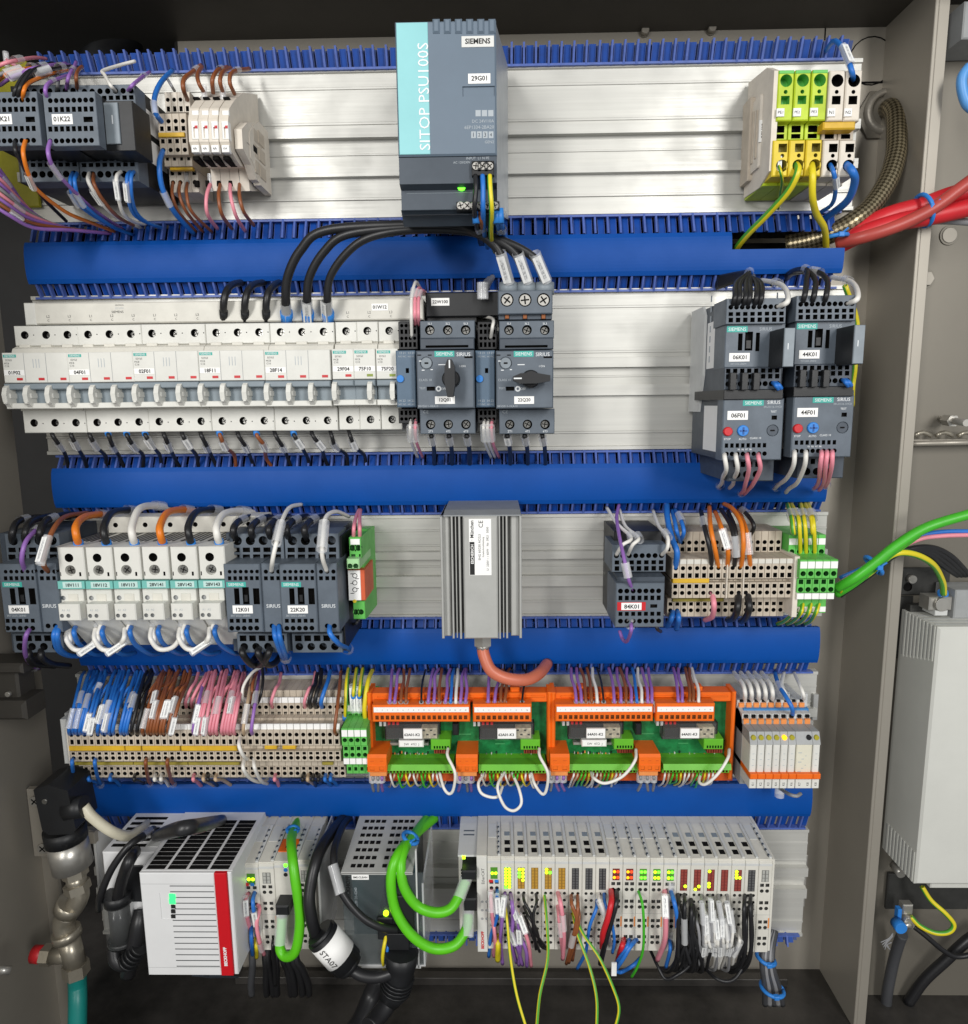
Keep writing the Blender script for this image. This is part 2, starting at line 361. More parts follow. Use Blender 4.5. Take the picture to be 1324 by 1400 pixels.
def screw(th, x, z, r, d, m=None, name='screw', head=.8, under=None):
    key = (round(r, 2), (m or scr).name)
    if key not in _scr:
        b = MB(); b.cyl(0, 0, r, -head, head, 0, 16)
        b.box(-r*.75, r*.75, -r*.13, r*.13, head-.1, head+.04, 1, c=0); b.box(-r*.13, r*.13, -r*.75, r*.75, head-.1, head+.05, 1, c=0)
        _scr[key] = b.mesh('screw', [m or scr, voidm])
    o = link(name, _scr[key], under or th.e); o.location = ((x-th.at[0])*S, -(d-th.at[1])*S, (z-th.at[2])*S); o.rotation_euler = (0, random.uniform(0, 1.5), 0); return o
# ---------------------------------------------------------------- wires
FAM = {}
_ord = 'first second third fourth fifth sixth seventh eighth ninth tenth eleventh twelfth thirteenth fourteenth fifteenth sixteenth seventeenth eighteenth nineteenth'.split()
def ordinal(n):
    if n <= 19: return _ord[n-1]
    t, u = divmod(n, 10); tens = {2: 'twent', 3: 'thirt', 4: 'fort', 5: 'fift', 6: 'sixt', 7: 'sevent', 8: 'eight', 9: 'ninet'}[t]
    return tens+'ieth' if u == 0 else tens+'y-'+_ord[u-1]
def fam(key, what, where, x, obj, group): FAM.setdefault((what, where, group), []).append((x, len(FAM.get((what, where, group), [])), obj))
def finish_labels():
    for (what, where, group), L_ in FAM.items():
        L_.sort(key=lambda t: (t[0], t[1]))
        for i, (_, _, o) in enumerate(L_):
            o['label'] = f'{what} {where}' if len(L_) == 1 else f'{ordinal(i+1)} {what} from the left {where}'
            if group: o['group'] = group
def spline(pts, seg=7):
    P = [Vector(p) for p in pts]
    if len(P) < 3: return [P[0].lerp(P[1], i/seg) for i in range(seg+1)]
    P = [P[0]*2-P[1]]+P+[P[-1]*2-P[-2]]; out = []
    for i in range(1, len(P)-2):
        a, b, c, d = P[i-1], P[i], P[i+1], P[i+2]
        for k in range(seg):
            t = k/seg; out.append(.5*((2*b)+(c-a)*t+(2*a-5*b+4*c-d)*t*t+(3*b-a-3*c+d)*t**3))
    out.append(P[-2]); return out
_ms = {}
def sleeve(parent, at, P, t, ln=13, wdt=4.2, printed=True):
    """clear marker sleeve with a printed white insert riding on the wire at fraction t"""
    i = max(1, min(len(P)-2, int(t*(len(P)-1)))); c = P[i]; tg = (P[i+1]-P[i-1]).normalized()
    if ('s', ln, wdt) not in _ms:
        b = MB(); h = ln/2; w2 = wdt/2; n = 8; rings = []
        for zz in (-h, h):
            rings.append([(w2*math.cos(2*math.pi*k/n), w2*math.sin(2*math.pi*k/n)+.3, zz) for k in range(n)])
        for k in range(n): l = (k+1) % n; b.q([rings[0][k], rings[0][l], rings[1][l], rings[1][k]], 0, True)
        _ms[('s', ln, wdt)] = b.mesh('marker_sleeve', clear)
        b = MB(); x = w2*.72; dd = w2*.86+.35; b.q([(-x, dd, -h*.86), (x, dd, -h*.86), (x, dd, h*.86), (-x, dd, h*.86)]); b.q([(-x, dd-.35, h*.86), (x, dd-.35, h*.86), (x, dd-.35, -h*.86), (-x, dd-.35, -h*.86)])
        b.uv = {0: [(0, 0), (1, 0), (1, 1), (0, 1)], 1: [(0, 1), (1, 1), (1, 0), (0, 0)]}
        _ms[('p', ln, wdt)] = b.mesh('printed_insert', marker_print)
    zax = tg; toc = Vector((0, 1, 0)); yax = toc-zax*toc.dot(zax)
    yax = yax.normalized() if yax.length > .25 else Vector((0, .3, 1)).cross(zax).normalized()
    a = random.uniform(-.5, .5); xax = yax.cross(zax); yax, xax = yax*math.cos(a)+xax*math.sin(a), xax*math.cos(a)-yax*math.sin(a)
    # local x,-y(d),z to world
    R = Matrix(((xax.x, -yax.x, zax.x), (-xax.y, yax.y, -zax.y), (xax.z, -yax.z, zax.z))).to_4x4()
    o = link('marker_sleeve', _ms[('s', ln, wdt)], parent)
    o.matrix_local = Matrix.Translation(((c.x-at[0])*S, -(c.y-at[1])*S, (c.z-at[2])*S)) @ R
    if printed:
        q = link('printed_insert', _ms[('p', ln, wdt)], o)
    return o
WIRES = []
def wire(col, pts, where, r=1.35, marks=(), group=None, what=None, name='wire', ferrule=None, px=True, n=8, seg=7, ml=13, mw=4.2, cat='wire'):
    if r < 2.4: r *= .9
    Q3 = [(*((X(a, b, d), d, Z(a, b, d))),) for a, b, d in pts] if px else pts
    P = spline(Q3, seg); at = tuple(P[0])
    b = MB().tube(P, r, 0, n, uvs=True)
    o = link(name, b.mesh(name, WM[col], at), None, at); o['category'] = cat
    if name == 'wire' and r >= 2.5: o.name = 'cable'; name = 'cable'; o['category'] = 'cable'
    WIRES.append((r*sum((P[i+1]-P[i]).length for i in range(len(P)-1)), o, (what or f'{col} wire', where, at[0]+at[2]*1e-4, o, group), name))
    for t in marks:
        pr = True
        if t < 0: pr = False; t = -t
        sleeve(o, at, P, t, ml, max(mw, 2*r+1.6), pr)
    if ferrule:
        fm, ln, fr = ferrule
        t = (P[1]-P[0]).normalized()
        fb = MB().rod(P[0]-t*1, P[0]+t*ln, fr, 0, 10); link('ferrule', fb.mesh('ferrule', fm, at), o)
    return o
jit = lambda a: random.uniform(-a, a)
# ================================================================ the cabinet shell
BW = -75                                        # back sheet behind the panel
xl_back = X(25, 650, -30)
struct('cabinet_back_wall', MB().box(-300, 700, Z(660, 1400, BW)-60, 560, BW-3, BW, 0, c=0), steel)
steel_k = mat('shade_black_steel', '1c1a18', .6, var=.15, vscale=9)  # near-black colour stands in for the shade inside the unlit recess
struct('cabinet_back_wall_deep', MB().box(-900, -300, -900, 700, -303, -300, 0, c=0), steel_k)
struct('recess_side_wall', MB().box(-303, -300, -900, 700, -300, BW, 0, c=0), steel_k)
struct('cabinet_ceiling', MB().box(-900, 900, 345, 352, -300, 60, 0, c=0), steel_d)
# left side wall with its folded edge
LW = MB(); xa = X(26, 650, -20)
LW.prism([(-20, -900), (-20, 700), (420, 700), (420, -900)], xa-3, xa)
struct('cabinet_wall_left', LW, steel)
# right door post: folded flange and the side sheet beyond it
xf = X(1236, 420, -10)
RWm = MB(); RWm.box(xf, xf+3, -900, 700, BW, 2, 0, c=.5); RWm.box(xf+3, xf+12, -900, 700, -1, 2, 0, c=.4)
struct('cabinet_wall_right', RWm, steel)
struct('cabinet_side_sheet', MB().box(xf+12, 900, -900, 700, -42, -40, 0, c=0), steel_s)
# floor sheet
zf = Z(700, 1338, -60)
struct('cabinet_floor', MB().box(-900, 900, zf-4, zf, -299, 400, 0, c=.5), floorm)
struct('cabinet_floor_front_lip', MB().box(-300, 320, zf, zf+9, -60, -50, 0, c=.5), floorm)

# ================================================================ aluminium mounting rails (profiles)
def rail(where, yl, yr, xl, xr, ridges, group='aluminium mounting rails'):
    """yl/yr = (top, bottom) rows at the two ends; ridges = picture rows of the two DIN lips"""
    zt = (Z(xl, yl[0], 0)+Z(xr, yr[0], 0))/2; zb = (Z(xl, yl[1], 0)+Z(xr, yr[1], 0))/2
    x0 = X(xl, yl[1], 0) if False else X(xl, (yl[0]+yl[1])/2, 0); x1 = X(xr, (yr[0]+yr[1])/2, 0)
    m = 660; r = [(Z(m, a, 3), Z(m, b, 3)) for a, b in ridges]
    th = Thing('mounting_rail', f'wide ribbed aluminium mounting rail {where}', 'rail', (x0, 0, zb), group)
    (ua, ub), (la, lb) = r
    pu = [(-6, zt), (2, zt), (2, zt-3), (0, zt-3.5), (0, zt-14), (.7, zt-14.5), (.7, zt-16), (0, zt-16.5), (0, ua+6), (.6, ua+5.5), (.6, ua+4), (0, ua+3.5), (0, ua), (5.5, ua-.5), (5.5, ub), (-1.5, ub), (-1.5, ub-2), (-6, ub-2)]
    mid = [(-6, ub-2), (-1.5, ub-2), (-1.5, (ub+la)/2+1), (-.8, (ub+la)/2+.6), (-.8, (ub+la)/2-.6), (-1.5, (ub+la)/2-1), (-1.5, la+2), (-6, la+2)]
    pl_ = [(-6, la+2), (-1.5, la+2), (-1.5, la), (5.5, la), (5.5, lb+.5), (0, lb), (0, zb+17), (1, zb+16.5), (1, zb+15), (-.5, zb+14.5), (-.5, zb+3.5), (2, zb+3), (2, zb), (-6, zb)]
    th.part('upper_plate', MB().prism(pu, x0, x1), alu)
    th.part('channel', MB().prism(mid, x0, x1), alu)
    th.part('lower_plate', MB().prism(pl_, x0, x1), alu)
    return th
rail('at the top behind the tall power supply', (101, 304), (83, 289), 25, 1172, ((172, 186), (226, 240)))
rail('behind the row of circuit breakers', (405, 621), (391, 612), 55, 1150, ((490, 504), (528, 543)))
rail('behind the grey finned heater', (707, 846), (700, 842), 90, 1127, ((753, 764), (787, 802)))
rail('behind the orange relay carriers', (921, 1066), (917, 1066), 112, 1113, ((968, 980), (1004, 1016)))
rail('lowest, behind the bus terminals', (1134, 1276), (1132, 1278), 135, 1101, ((1184, 1196), (1213, 1226)))
# steel clip showing past the end of the lowest rail
solo('rail_end_bracket', MB().box(*rc((1094, 1170), (1103, 1240), -2), -12, -2, 0, c=.4), zinc, 'narrow steel bracket at the end of the lowest rail', 'bracket', (X(1098, 1240, -5), -5, Z(1098, 1240, -5)))
solo('rail_end_bracket', MB().box(*rc((1112, 950), (1119, 985), 4), -6, 4, 0, c=.4), alu_n, 'small aluminium bracket at the rail end beside the slim relays', 'bracket', (X(1115, 985, 0), 0, Z(1115, 985, 0)))

# ================================================================ blue wiring ducts
TOOTH = {}
def comb_meshes(hh, slope, flip):
    """a slim front rib and a wider tooth of the rear wall, from the rail edge (0,0) out to the cover (slope, hh)"""
    k = (round(hh, 1), round(slope, 1), flip)
    if k not in TOOTH:
        sg = -1 if flip else 1
        def bar(b, x0, x1, lift, t, m, z0=0, z1=None):
            z1 = hh if z1 is None else z1
            e = lambda z: slope*z/hh
            b.prism([(e(z0)+lift, sg*z0), (e(z1)+lift, sg*z1), (e(z1)+lift-t, sg*z1), (e(z0)+lift-t, sg*z0)], x0, x1, m)
        r = MB(); bar(r, -.85, .85, 0, 5, 0)
        b = MB(); bar(b, -3.1, 3.1, -6, 1.2, 0, 0, hh); bar(b, -3.15, -2.6, -5.7, 1.4, 1, 0, hh-.5); bar(b, 2.6, 3.15, -5.7, 1.4, 1, 0, hh-.5)
        TOOTH[k] = (r.mesh('comb_rib', blue_e), b.mesh('comb_tooth', [blue_d, blue_e]))
    return TOOTH[k]
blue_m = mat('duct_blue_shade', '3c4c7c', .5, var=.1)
def comb(th, xl, xr, zr, zc, d_r, d_c, pitch=10.5, back=True):
    """teeth from the rail edge (zr at d_r) to the cover edge (zc at d_c)"""
    flip = zc < zr; rib, tooth = comb_meshes(abs(zc-zr), d_c-d_r, flip); n = int((xr-xl)/pitch)
    for i in range(n):
        for me, off in ((rib, .5), (tooth, 1.0)):
            o = link(me.name.split('.')[0], me, th.e); o.location = ((xl+pitch*(i+off)+jit(.35)-th.at[0])*S, -(d_r+jit(.6)-th.at[1])*S, (zr-th.at[2])*S); o.rotation_euler = (0, jit(.025), 0)
    sg = -1 if flip else 1; b = MB()
    b.prism([(d_r+.6, zr+sg*.2), (d_r+.6, zr+sg*2.0), (d_r-6, zr+sg*2.0), (d_r-6, zr+sg*.2)], xl, xr, 0)
    th.part('comb_base', b, blue_e)
    if not back: th.part('duct_side', MB().prism([(d_r-9, zr), (d_r-10.5, zr), (d_c-10.5, zc), (d_c-9, zc)], xl, xr, 0), blue_m)
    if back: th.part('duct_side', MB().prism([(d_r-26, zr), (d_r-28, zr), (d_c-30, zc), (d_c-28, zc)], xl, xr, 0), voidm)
def duct(where, xl, xr, top=None, cov=None, bot=None, dc=11, notch=None, cx=None):
    """top/bot = (rail edge row, cover edge row), cov = (upper, lower) rows; rows are read at the middle of the picture"""
    m = 640
    x0 = X(xl[0], xl[1], 10); x1 = X(xr[0], xr[1], 10)
    zz = Z(m, (bot or cov or top)[1], dc)
    th = Thing('wiring_duct', f'blue slotted wiring duct {where}', 'wiring duct', (x0, 0, zz), 'blue wiring ducts')
    if cov:
        c0, c1 = cx if cx else (x0, x1)
        zt, zb = Z(m, cov[0], dc+3), Z(m, cov[1], dc+3); hh = zt-zb; P = []
        for i in range(13):
            t = i/12; P.append((dc+2.6*math.sin(math.pi*t)**.6+1, zt-hh*t))
        inn = [(d-1.6, z) for d, z in reversed(P)]
        P = [(dc-5, zt+.4), (dc+.6, zt+.9)]+P+[(dc+.6, zb-.9), (dc-5, zb-.4)]
        b = MB()
        if notch:
            nx, ny = notch; nx = X(nx, 330, dc); nz = Z(1075, ny, dc)
            b.prism(P+inn, c0, nx)
            P2 = [(d, min(z, nz)) for d, z in P]; i2 = [(d, min(z, nz)) for d, z in inn]
            b.prism(P2+i2, nx, c1)
        else: b.prism(P+inn, c0, c1)
        o = th.part('duct_cover', b, blue)
        if not notch: th.part('duct_floor', MB().box(x0, x1, zb-2, zt+2, -8, -5, 0, c=0), blue_d)
        else: th.part('duct_floor', MB().box(x0, x1, zb-2, zt+2, -40, -38, 0, c=0), voidm)
    if top: comb(th, x0, x1, Z(m, top[0], 3), Z(m, top[1], dc), 4, dc, back=bool(cov))
    if bot: comb(th, x0, x1, Z(m, bot[0], 3), Z(m, bot[1], dc), 4, dc, back=bool(cov))
    return th
duct('at the very top edge of the panel', (45, 90), (1173, 66), bot=(93, 58))
duct('under the power supply, its cover notched at one end', (37, 350), (1152, 340), (296, 321), (323, 378), (402, 379), notch=(1000, 341))
duct('under the circuit breaker row', (75, 665), (1129, 660), (617, 637), (637, 689), (703, 688))
duct('under the finned heater', (110, 885), (1118, 888), (843, 862), (862, 908), (922, 906))
duct('under the orange relay carriers', (130, 1095), (1108, 1096), (1064, 1075), (1075, 1117), (1133, 1116))
duct('at the bottom edge under the lowest rail', (560, 1285), (1097, 1285), (1276, 1293), None, None, dc=8)
# ================================================================ row 1
# ---- a push-in contactor block: two tiers of openings, a label band between them
def pushin_front(cr, a, b, d, rows, extra=()):
    hs = list(extra)
    for (xa, ya, xb, yb, n, rnd, dep) in rows: hs += grid(cr(xa, ya), cr(xb, yb), d, n, dep, .66 if not rnd else .82, rnd)
    return hs
def row1_contactor(dx, code, lab, stick, wide):
    cr = crop(0, 0, 3.31, dx)
    at = (X(*cr(330, 830), 10), 0, Z(*cr(330, 830), 0))
    th = Thing('contactor', lab, 'contactor', at, 'push-in contactors of the top rail')
    d = 76
    th.part('body', rb(cr(330, 385), cr(625, 825), 4, d-8), blk)
    hs = pushin_front(cr, None, None, d, [(365, 398, 610, 425, 7, True, 7), (365, 432, 610, 452, 8, False, 6), (365, 458, 610, 480, 8, False, 6)])
    th.part('upper_terminal_tier', MB().box(*rc(cr(355, 382), cr(612, 490), d), 60, d, 0, hs), [gb, voidm])
    hs = pushin_front(cr, None, None, d, [(365, 712, 615, 728, 8, False, 6), (365, 736, 615, 754, 8, False, 6), (365, 770, 615, 806, 7, True, 7)])
    th.part('lower_terminal_tier', MB().box(*rc(cr(355, 700), cr(625, 822), d), 60, d, 0, hs), [gb, voidm])
    th.part('middle_face', rb(cr(350, 492), cr(618, 698), 60, d-5), blk)
    # auxiliary block in front
    f = 117
    th.part('auxiliary_block_body', rb(cr(212, 418), cr(443, 655), d-4, f-9), blk)
    hs = pushin_front(cr, None, None, f, [(214, 436, 428, 470, 8, True, 6), (214, 482, 428, 506, 8, False, 5), (214, 570, 428, 594, 8, False, 5), (214, 618, 428, 654, 8, True, 6)], [('r', *rc(cr(378, 527), cr(420, 552), f), 4)])
    ax = th.part('auxiliary_block', MB().box(*rc(cr(203, 414), cr(440, 660), f), f-9, f, 0, hs), [gb, voidm])
    if stick: sticker(th, code, cr(*stick[:2]), cr(*stick[2:]), f, frac=.5)
    sup = th.part('surge_suppressor', rb(cr(468, 455), cr(606, 682), d-2, 100), blk)
    th.part('suppressor_face', rb(cr(474, 462), cr(538, 650), 100, 101.5), gb_l)
    textp(th, 'I', cr(506, 520), cr(512, 560), 101.5, inkw)
    if wide:
        x1 = rc(cr(330, 385), cr(625, 825), d-8)[1]; z0, z1 = Z(*cr(660, 600), 50), Z(*cr(660, 495), 50)
        th.part('side_label', MB().box(x1, x1+.3, z0, z1, 22, 60, 0, c=0), paper)
        z0, z1 = Z(*cr(660, 735), 50), Z(*cr(660, 630), 50)
        th.part('side_label', MB().box(x1, x1+.3, z0, z1, 22, 60, 0, c=0), paper)
    return th
row1_contactor(0, '01K22', 'dark contactor labelled 01K22 with a black side suppressor, top row', (235, 515, 328, 562), True)
row1_contactor(-262, '01K21', 'dark contactor labelled 01K21 cut by the picture edge, top row', (225, 515, 315, 562), False)
# yellow guard behind them
g = MB(); g.box(*rc((-40, 84), (46, 284), 3), 1.5, 4, 0, c=1)
solo('yellow_guard', g, mat('yellow_guard_plastic', 'a9a32a', .35, var=.2, vscale=25), 'yellow translucent guard sheet behind the cut-off contactor', 'guard', (X(0, 284, 3), 3, Z(0, 284, 3)))
# ---- beige feed-through terminals and fuse terminals
def slice_things(n, x0, pitch, levels, mats, name, cat, what, where, group, markers=(), dz=0, gap=.25, zbase=None, lab=None):
    """n alike terminal slices; levels = (z0,z1,d0,d1,holes) with holes in slice coordinates (x from 0 to pitch)"""
    b = MB()
    for (z0, z1, d0, d1, hs) in levels: b.box(gap/2, pitch-gap/2, z0, z1, d0, d1, 0, hs, 1, .25)
    zb = zbase if zbase is not None else min(l[0] for l in levels)
    me = b.mesh('body', mats, (0, 0, zb)); out = []
    mk = []
    for (z0, z1, d, mm) in markers: mk.append(MB().box(gap/2+.15, pitch-gap/2-.15, z0, z1, d-1, d+.5, 0, c=.15).mesh('marker_tag', mm, (0, 0, zb)))
    for i in range(n):
        at = (x0+pitch*i, 0, zb); e = link(name, None, None, at); e['category'] = cat
        link('body', me, e)
        for q in mk: link('marker_tag', q, e)
        if lab: tag(e, lab(i), None, group)
        else: fam(None, what, where, at[0], e, group)
        out.append(e)
    return out
def xspan(a, b, d): return X(*a, d), X(*b, d)
def lv(cr, y0, y1, d0, d1, holes, p, xm):
    """level between two crop rows at column xm; holes = list of (y0,y1,frac,round,depth)"""
    z1, z0 = Z(*cr(xm, y0), d1), Z(*cr(xm, y1), d1); hs = []
    for (a, b, fr, rd, dep) in holes:
        ha, hb = Z(*cr(xm, b), d1), Z(*cr(xm, a), d1)
        if rd: hs.append(('c', p/2, (ha+hb)/2, min(p*fr, hb-ha)/2, dep))
        else: hs.append(('r', p/2-p*fr/2, p/2+p*fr/2, ha, hb, dep))
    return (z0, z1, d0, d1, hs)
x0, x1 = xspan(A(718, 600), A(848, 600), 52); p = (x1-x0)/4
slice_things(4, x0, p, [lv(A, 512, 700, 4, 52, [(530, 565, .6, True, 8), (570, 592, .5, False, 5), (628, 648, .5, False, 5), (660, 696, .6, True, 8)], p, 780),
    lv(A, 702, 752, 4, 46, [(712, 726, .4, False, 3)], p, 800)], [beige, voidm], 'terminal_block', 'terminal block', 'two-level beige terminal block', 'beside the fuse terminals, top row', 'beige terminal blocks of the top row')
x0b, x1b = xspan(A(745, 450), A(860, 450), 34); p = (x1b-x0b)/4
slice_things(4, x0b, p, [lv(A, 415, 508, 4, 34, [(434, 466, .62, True, 7), (480, 504, .5, False, 5)], p, 800)], [beige_l, voidm], 'terminal_block', 'terminal block', 'low beige terminal block', 'above the two-level blocks, top row', 'low beige terminal blocks of the top row')
x0c, x1c = xspan(A(765, 800), A(930, 800), 34); p = (x1c-x0c)/5
slice_things(4, x0c, p, [lv(A, 765, 870, 4, 34, [(774, 792, .5, False, 5), (808, 842, .62, True, 7)], p, 840)], [beige_l, voidm], 'terminal_block', 'terminal block', 'low beige terminal block', 'below the yellow jumper, top row', 'lower beige terminal blocks of the top row')
solo('jumper_bar', rb(A(716, 598), A(834, 618), 50, 54), jump, 'short yellow jumper bar across the two-level terminals, top row', 'jumper', (X(*A(716, 618), 50), 50, Z(*A(716, 618), 50)), 'yellow jumpers of the top row')
solo('jumper_bar', rb(A(768, 748), A(872, 768), 40, 44), jump, 'short yellow jumper bar under the two-level terminals, top row', 'jumper', (X(*A(768, 768), 40), 40, Z(*A(768, 768), 40)), 'yellow jumpers of the top row')
xs = [862, 910, 955, 1000, 1050]
for i in range(4):
    cr = crop(0, 0, 3.31, [0, 45, 90, 137][i]); d = 74
    th = Thing('fuse_terminal', f'{ordinal(i+1)} beige fuse terminal from the left, top row', 'fuse terminal', (X(*cr(862, 870), 10), 0, Z(*cr(862, 870), 5)), 'beige fuse terminals')
    q = A(855 if False else 0, 0)
    b = MB()
    def poly(y, dd): return (dd, Z(*cr(885, y), dd))
    P = [poly(430, 4), poly(420, 40), poly(455, 62), poly(490, d), poly(540, d+4), poly(640, d+5), poly(690, d), poly(750, 58), poly(765, 40), poly(865, 38), poly(868, 4)]
    xa, xb = X(*cr(862, 560), d), X(*cr(862+44, 560), d)
    b.prism(P, xa+.1, xb-.1); th.part('body', b, beige_l)
    wn = (xb-xa)
    th.part('indicator_window', MB().box(*rc(cr(868, 548), cr(898, 630), d+5), d, d+5.6, 0, [('r', xa+wn*.22, xa+wn*.42, Z(*cr(885, 625), d+5), Z(*cr(885, 555), d+5), 1.2, 1), ('r', xa+wn*.55, xa+wn*.72, Z(*cr(885, 625), d+5), Z(*cr(885, 575), d+5), 1.2, 1)]), [paper, voidm])
    th.part('status_dot', rb(cr(880, 566), cr(893, 580), d+4, d+6), redp)
    th.part('upper_tag', rb(cr(868, 498), cr(898, 520), d, d+2.6), paper); th.part('lower_tag', rb(cr(866, 655), cr(900, 688), d, d+4.8), paper)
    textp(th, '4A' if i < 3 else '10A', cr(874, 664), cr(892, 678), d+4.9, ink)
    th.part('lower_opening', rb(cr(872, 705), cr(900, 722), 55, d-2), voidm); th.part('foot_opening', rb(cr(878+i*6, 815), cr(898+i*6, 842), 36, 39), voidm)
    th.part('top_opening', rb(cr(872, 436), cr(898, 446), 50, 63), voidm)
# end plates and clamp seen side-on next to the fuse terminals
for i, (xa, xb, ya, yb, dd, lab) in enumerate([(1062, 1105, 470, 760, 70, 'tall beige end plate against the last fuse terminal, top row'), (1098, 1140, 490, 800, 54, 'stepped beige end plate outside the fuse terminals, top row'), (1120, 1166, 520, 800, 36, 'beige end clamp closing the fuse terminal group, top row')]):
    cr = A; x0, x1, z0, z1 = rc(cr(xa, ya), cr(xb, yb), dd)
    th = Thing('end_plate', lab, 'end plate', (x0, 0, z0), 'beige end plates')
    b = MB(); b.prism([(4, z0), (dd*.6, z0), (dd*.75, z0+8), (dd, z0+14), (dd, z1-18), (dd*.8, z1-8), (dd*.5, z1), (4, z1)], x0, x0+(x1-x0)*.8); th.part('body', b, beige_l)
    xr = x0+(x1-x0)*.8
    for k in range(3):
        zz = z0+(z1-z0)*(.22+.26*k)
        b = MB(); b.prism([(dd*.35, zz-5), (dd*.62, zz-5), (dd*.62, zz+5), (dd*.35, zz+5)], xr-.2, xr+.6); th.part('side_rib', b, beige)
    b = MB(); b.prism([(dd*.7, z0+22), (dd*.86, z0+22), (dd*.86, z1-24), (dd*.7, z1-24)], xr-.2, xr+.25); th.part('side_slot', b, voidm)
# ---- 24 V power supply
f = 126
a, b_ = B(582, 80), B(976, 612); x0, x1, z0, z1 = rc(a, b_, f)
zt = z1+.5; z2 = Z(660, 258, f-8); z3 = Z(625, 296, f-38)
psu = Thing('power_supply', 'tall blue-grey power supply with a pale teal stripe in the top row', 'power supply', (x0, 0, z2-20))
lo = MB(); zl = z0-.6; zA = z0-18; zB = z0-33; zC = Z(625, 285, f-4)
lo.prism([(6, zl), (f-1, zl), (f-1, zA), (f-9, zA-2), (f-9, zB), (f-3, zB-2), (f-6, zC), (f-20, zC-8), (6, Z(625, 300, 6))], x0+.2, x1-.2)
psu.part('lower_housing', lo, mat('psu_dark_grey', '414a54', .45, var=.06))
gr = psu.part('front_cover', MB().box(x0, x1, z0, z1, 6, f, 0, [('r', *rc(B(842, 338), B(974, 378), f), 1.2, 0)], c=1.2), [mat('psu_grey', '677583', .42, var=.04, vscale=25), gb_d])
sc_b = MB(); zq = (Z(690, 300, 14), Z(690, 90, 14)); xq = X(695, 200, 14)
for (aa, bb2) in (((x1-.1, f-3, zC-4), (x1-.1, f-3, z1-1)),): sc_b.q([aa, bb2, (xq, 14, zq[1]), (xq, 14, zq[0])]); sc_b.q([bb2, (xq, 14, zq[1]), (x0, 14, zq[1]), (x0, f-3, z1-1)]); sc_b.q([aa, (xq, 14, zq[0]), (x0, 14, zq[0]), (x0, f-3, zC-4)])
psu.part('side_cover', sc_b, mat('psu_side_grey', '9ea4aa', .4, metal=.3, var=.05))
psu.part('teal_panel', rb(B(587, 87), B(710, 607), f-.2, f+.4), tealp)
textp(psu, 'SITOP PSU100S', B(668, 168), B(712, 590), f+.5, inkw, rot=90, bold=.0)
sticker(psu, 'SIEMENS', B(838, 140), B(966, 184), f+.1, frac=.5, m=mat('logo_plate', 'd6d6d2', .5, var=.02), name='logo_plate', bold=.012)
sticker(psu, '29G01', B(864, 288), B(952, 328), f+.1, frac=.5)
for s_, y in (('DC 24V/10A', 476), ('6EP1334-2BA20', 500)): textp(psu, s_, B(880 if 'DC' in s_ else 850, y-9), B(966, y+9), f, inkg)
textp(psu, 'GEN2', B(930, 550), B(966, 566), f, inkg)
for k in range(4): psu.part('print_box', rb(B(876+k*23, 516), B(895+k*23, 543), f-.1, f+.12), inkg); textp(psu, '1234'[k], B(881+k*23, 521), B(889+k*23, 538), f+.15, gb_d)
for k in range(3): psu.part('print_box', rb(B(893+k*25, 432), B(914+k*25, 457), f-.1, f+.12), inkg)
for k in range(6):
    psu.part('top_rib', rb(B(724+k*44, 70), B(752+k*44, 128), f-1, f+1.4, c=1.2), MATS['psu_grey'])
tb = psu.part('input_terminal_block', MB().box(*rc(B(878, 632), B(966, 690), f+3), f-10, f+3, 0, [('c', X(*B(895+27*k, 652), f+3), Z(*B(895+27*k, 652), f+3), 3.2, 1.5) for k in range(3)]), [blk, voidm])
for k in range(3): screw(psu, X(*B(895+27*k, 652), f+2.5), Z(*B(895+27*k, 652), f+2.5), 2.7, f+1.8, zinc)
textp(psu, 'INPUT  L1 N PE', B(838, 617), B(966, 627), f-1, inkg); textp(psu, 'AC 120/230V', B(806, 634), B(872, 643), f-1, inkg)
ob = psu.part('output_terminal_block', rb(B(818, 792), B(988, 826), f-14, f-2), blk)
for k in range(6): screw(psu, X(*B(834+27*k, 808), f-1), Z(*B(834+27*k, 808), f-1), 2.7, f-1.6, zinc)
psu.part('status_led', MB().cyl(X(*B(838, 728), f-7), Z(*B(838, 728), f-7), 3.4, f-12, f-6.2, 0, 14), led_g)
psu.part('recess_band', rb(B(622, 758), B(880, 760), f-9, f-8.8), gb_l)
for k in range(7): psu.part('bottom_vent_slot', rb(B(690+k*28, 838), B(704+k*28, 866), f-32, f-17), voidm)
# wires of the supply
for i, (c_, xx, yb) in enumerate((('black', 893, 900), ('blue', 921, 915), ('yellow-green', 949, 930))):
    wire(c_, [(*B(xx, 690), f+2), (*B(xx+2, 740), f+6), (*B(xx-4+6*i, 830), f+2), (*B(xx+6, yb), 95), (*B(xx+20, yb+60), 40)], 'dropping from the power supply input', 2.0, group='power supply leads')
for i, (c_, xx) in enumerate((('black', 893), ('brown', 912), ('blue', 975), ('blue', 990))):
    wire(c_, [(*B(xx, 826), f-6), (*B(xx+3, 870), f-8), (*B(xx+14, 915), 90), (*B(xx+30, 960), 40)], 'under the power supply output', 2.0, marks=(.6,), group='power supply leads', ferrule=(bluep, 9, 2.6) if i != 1 else None)
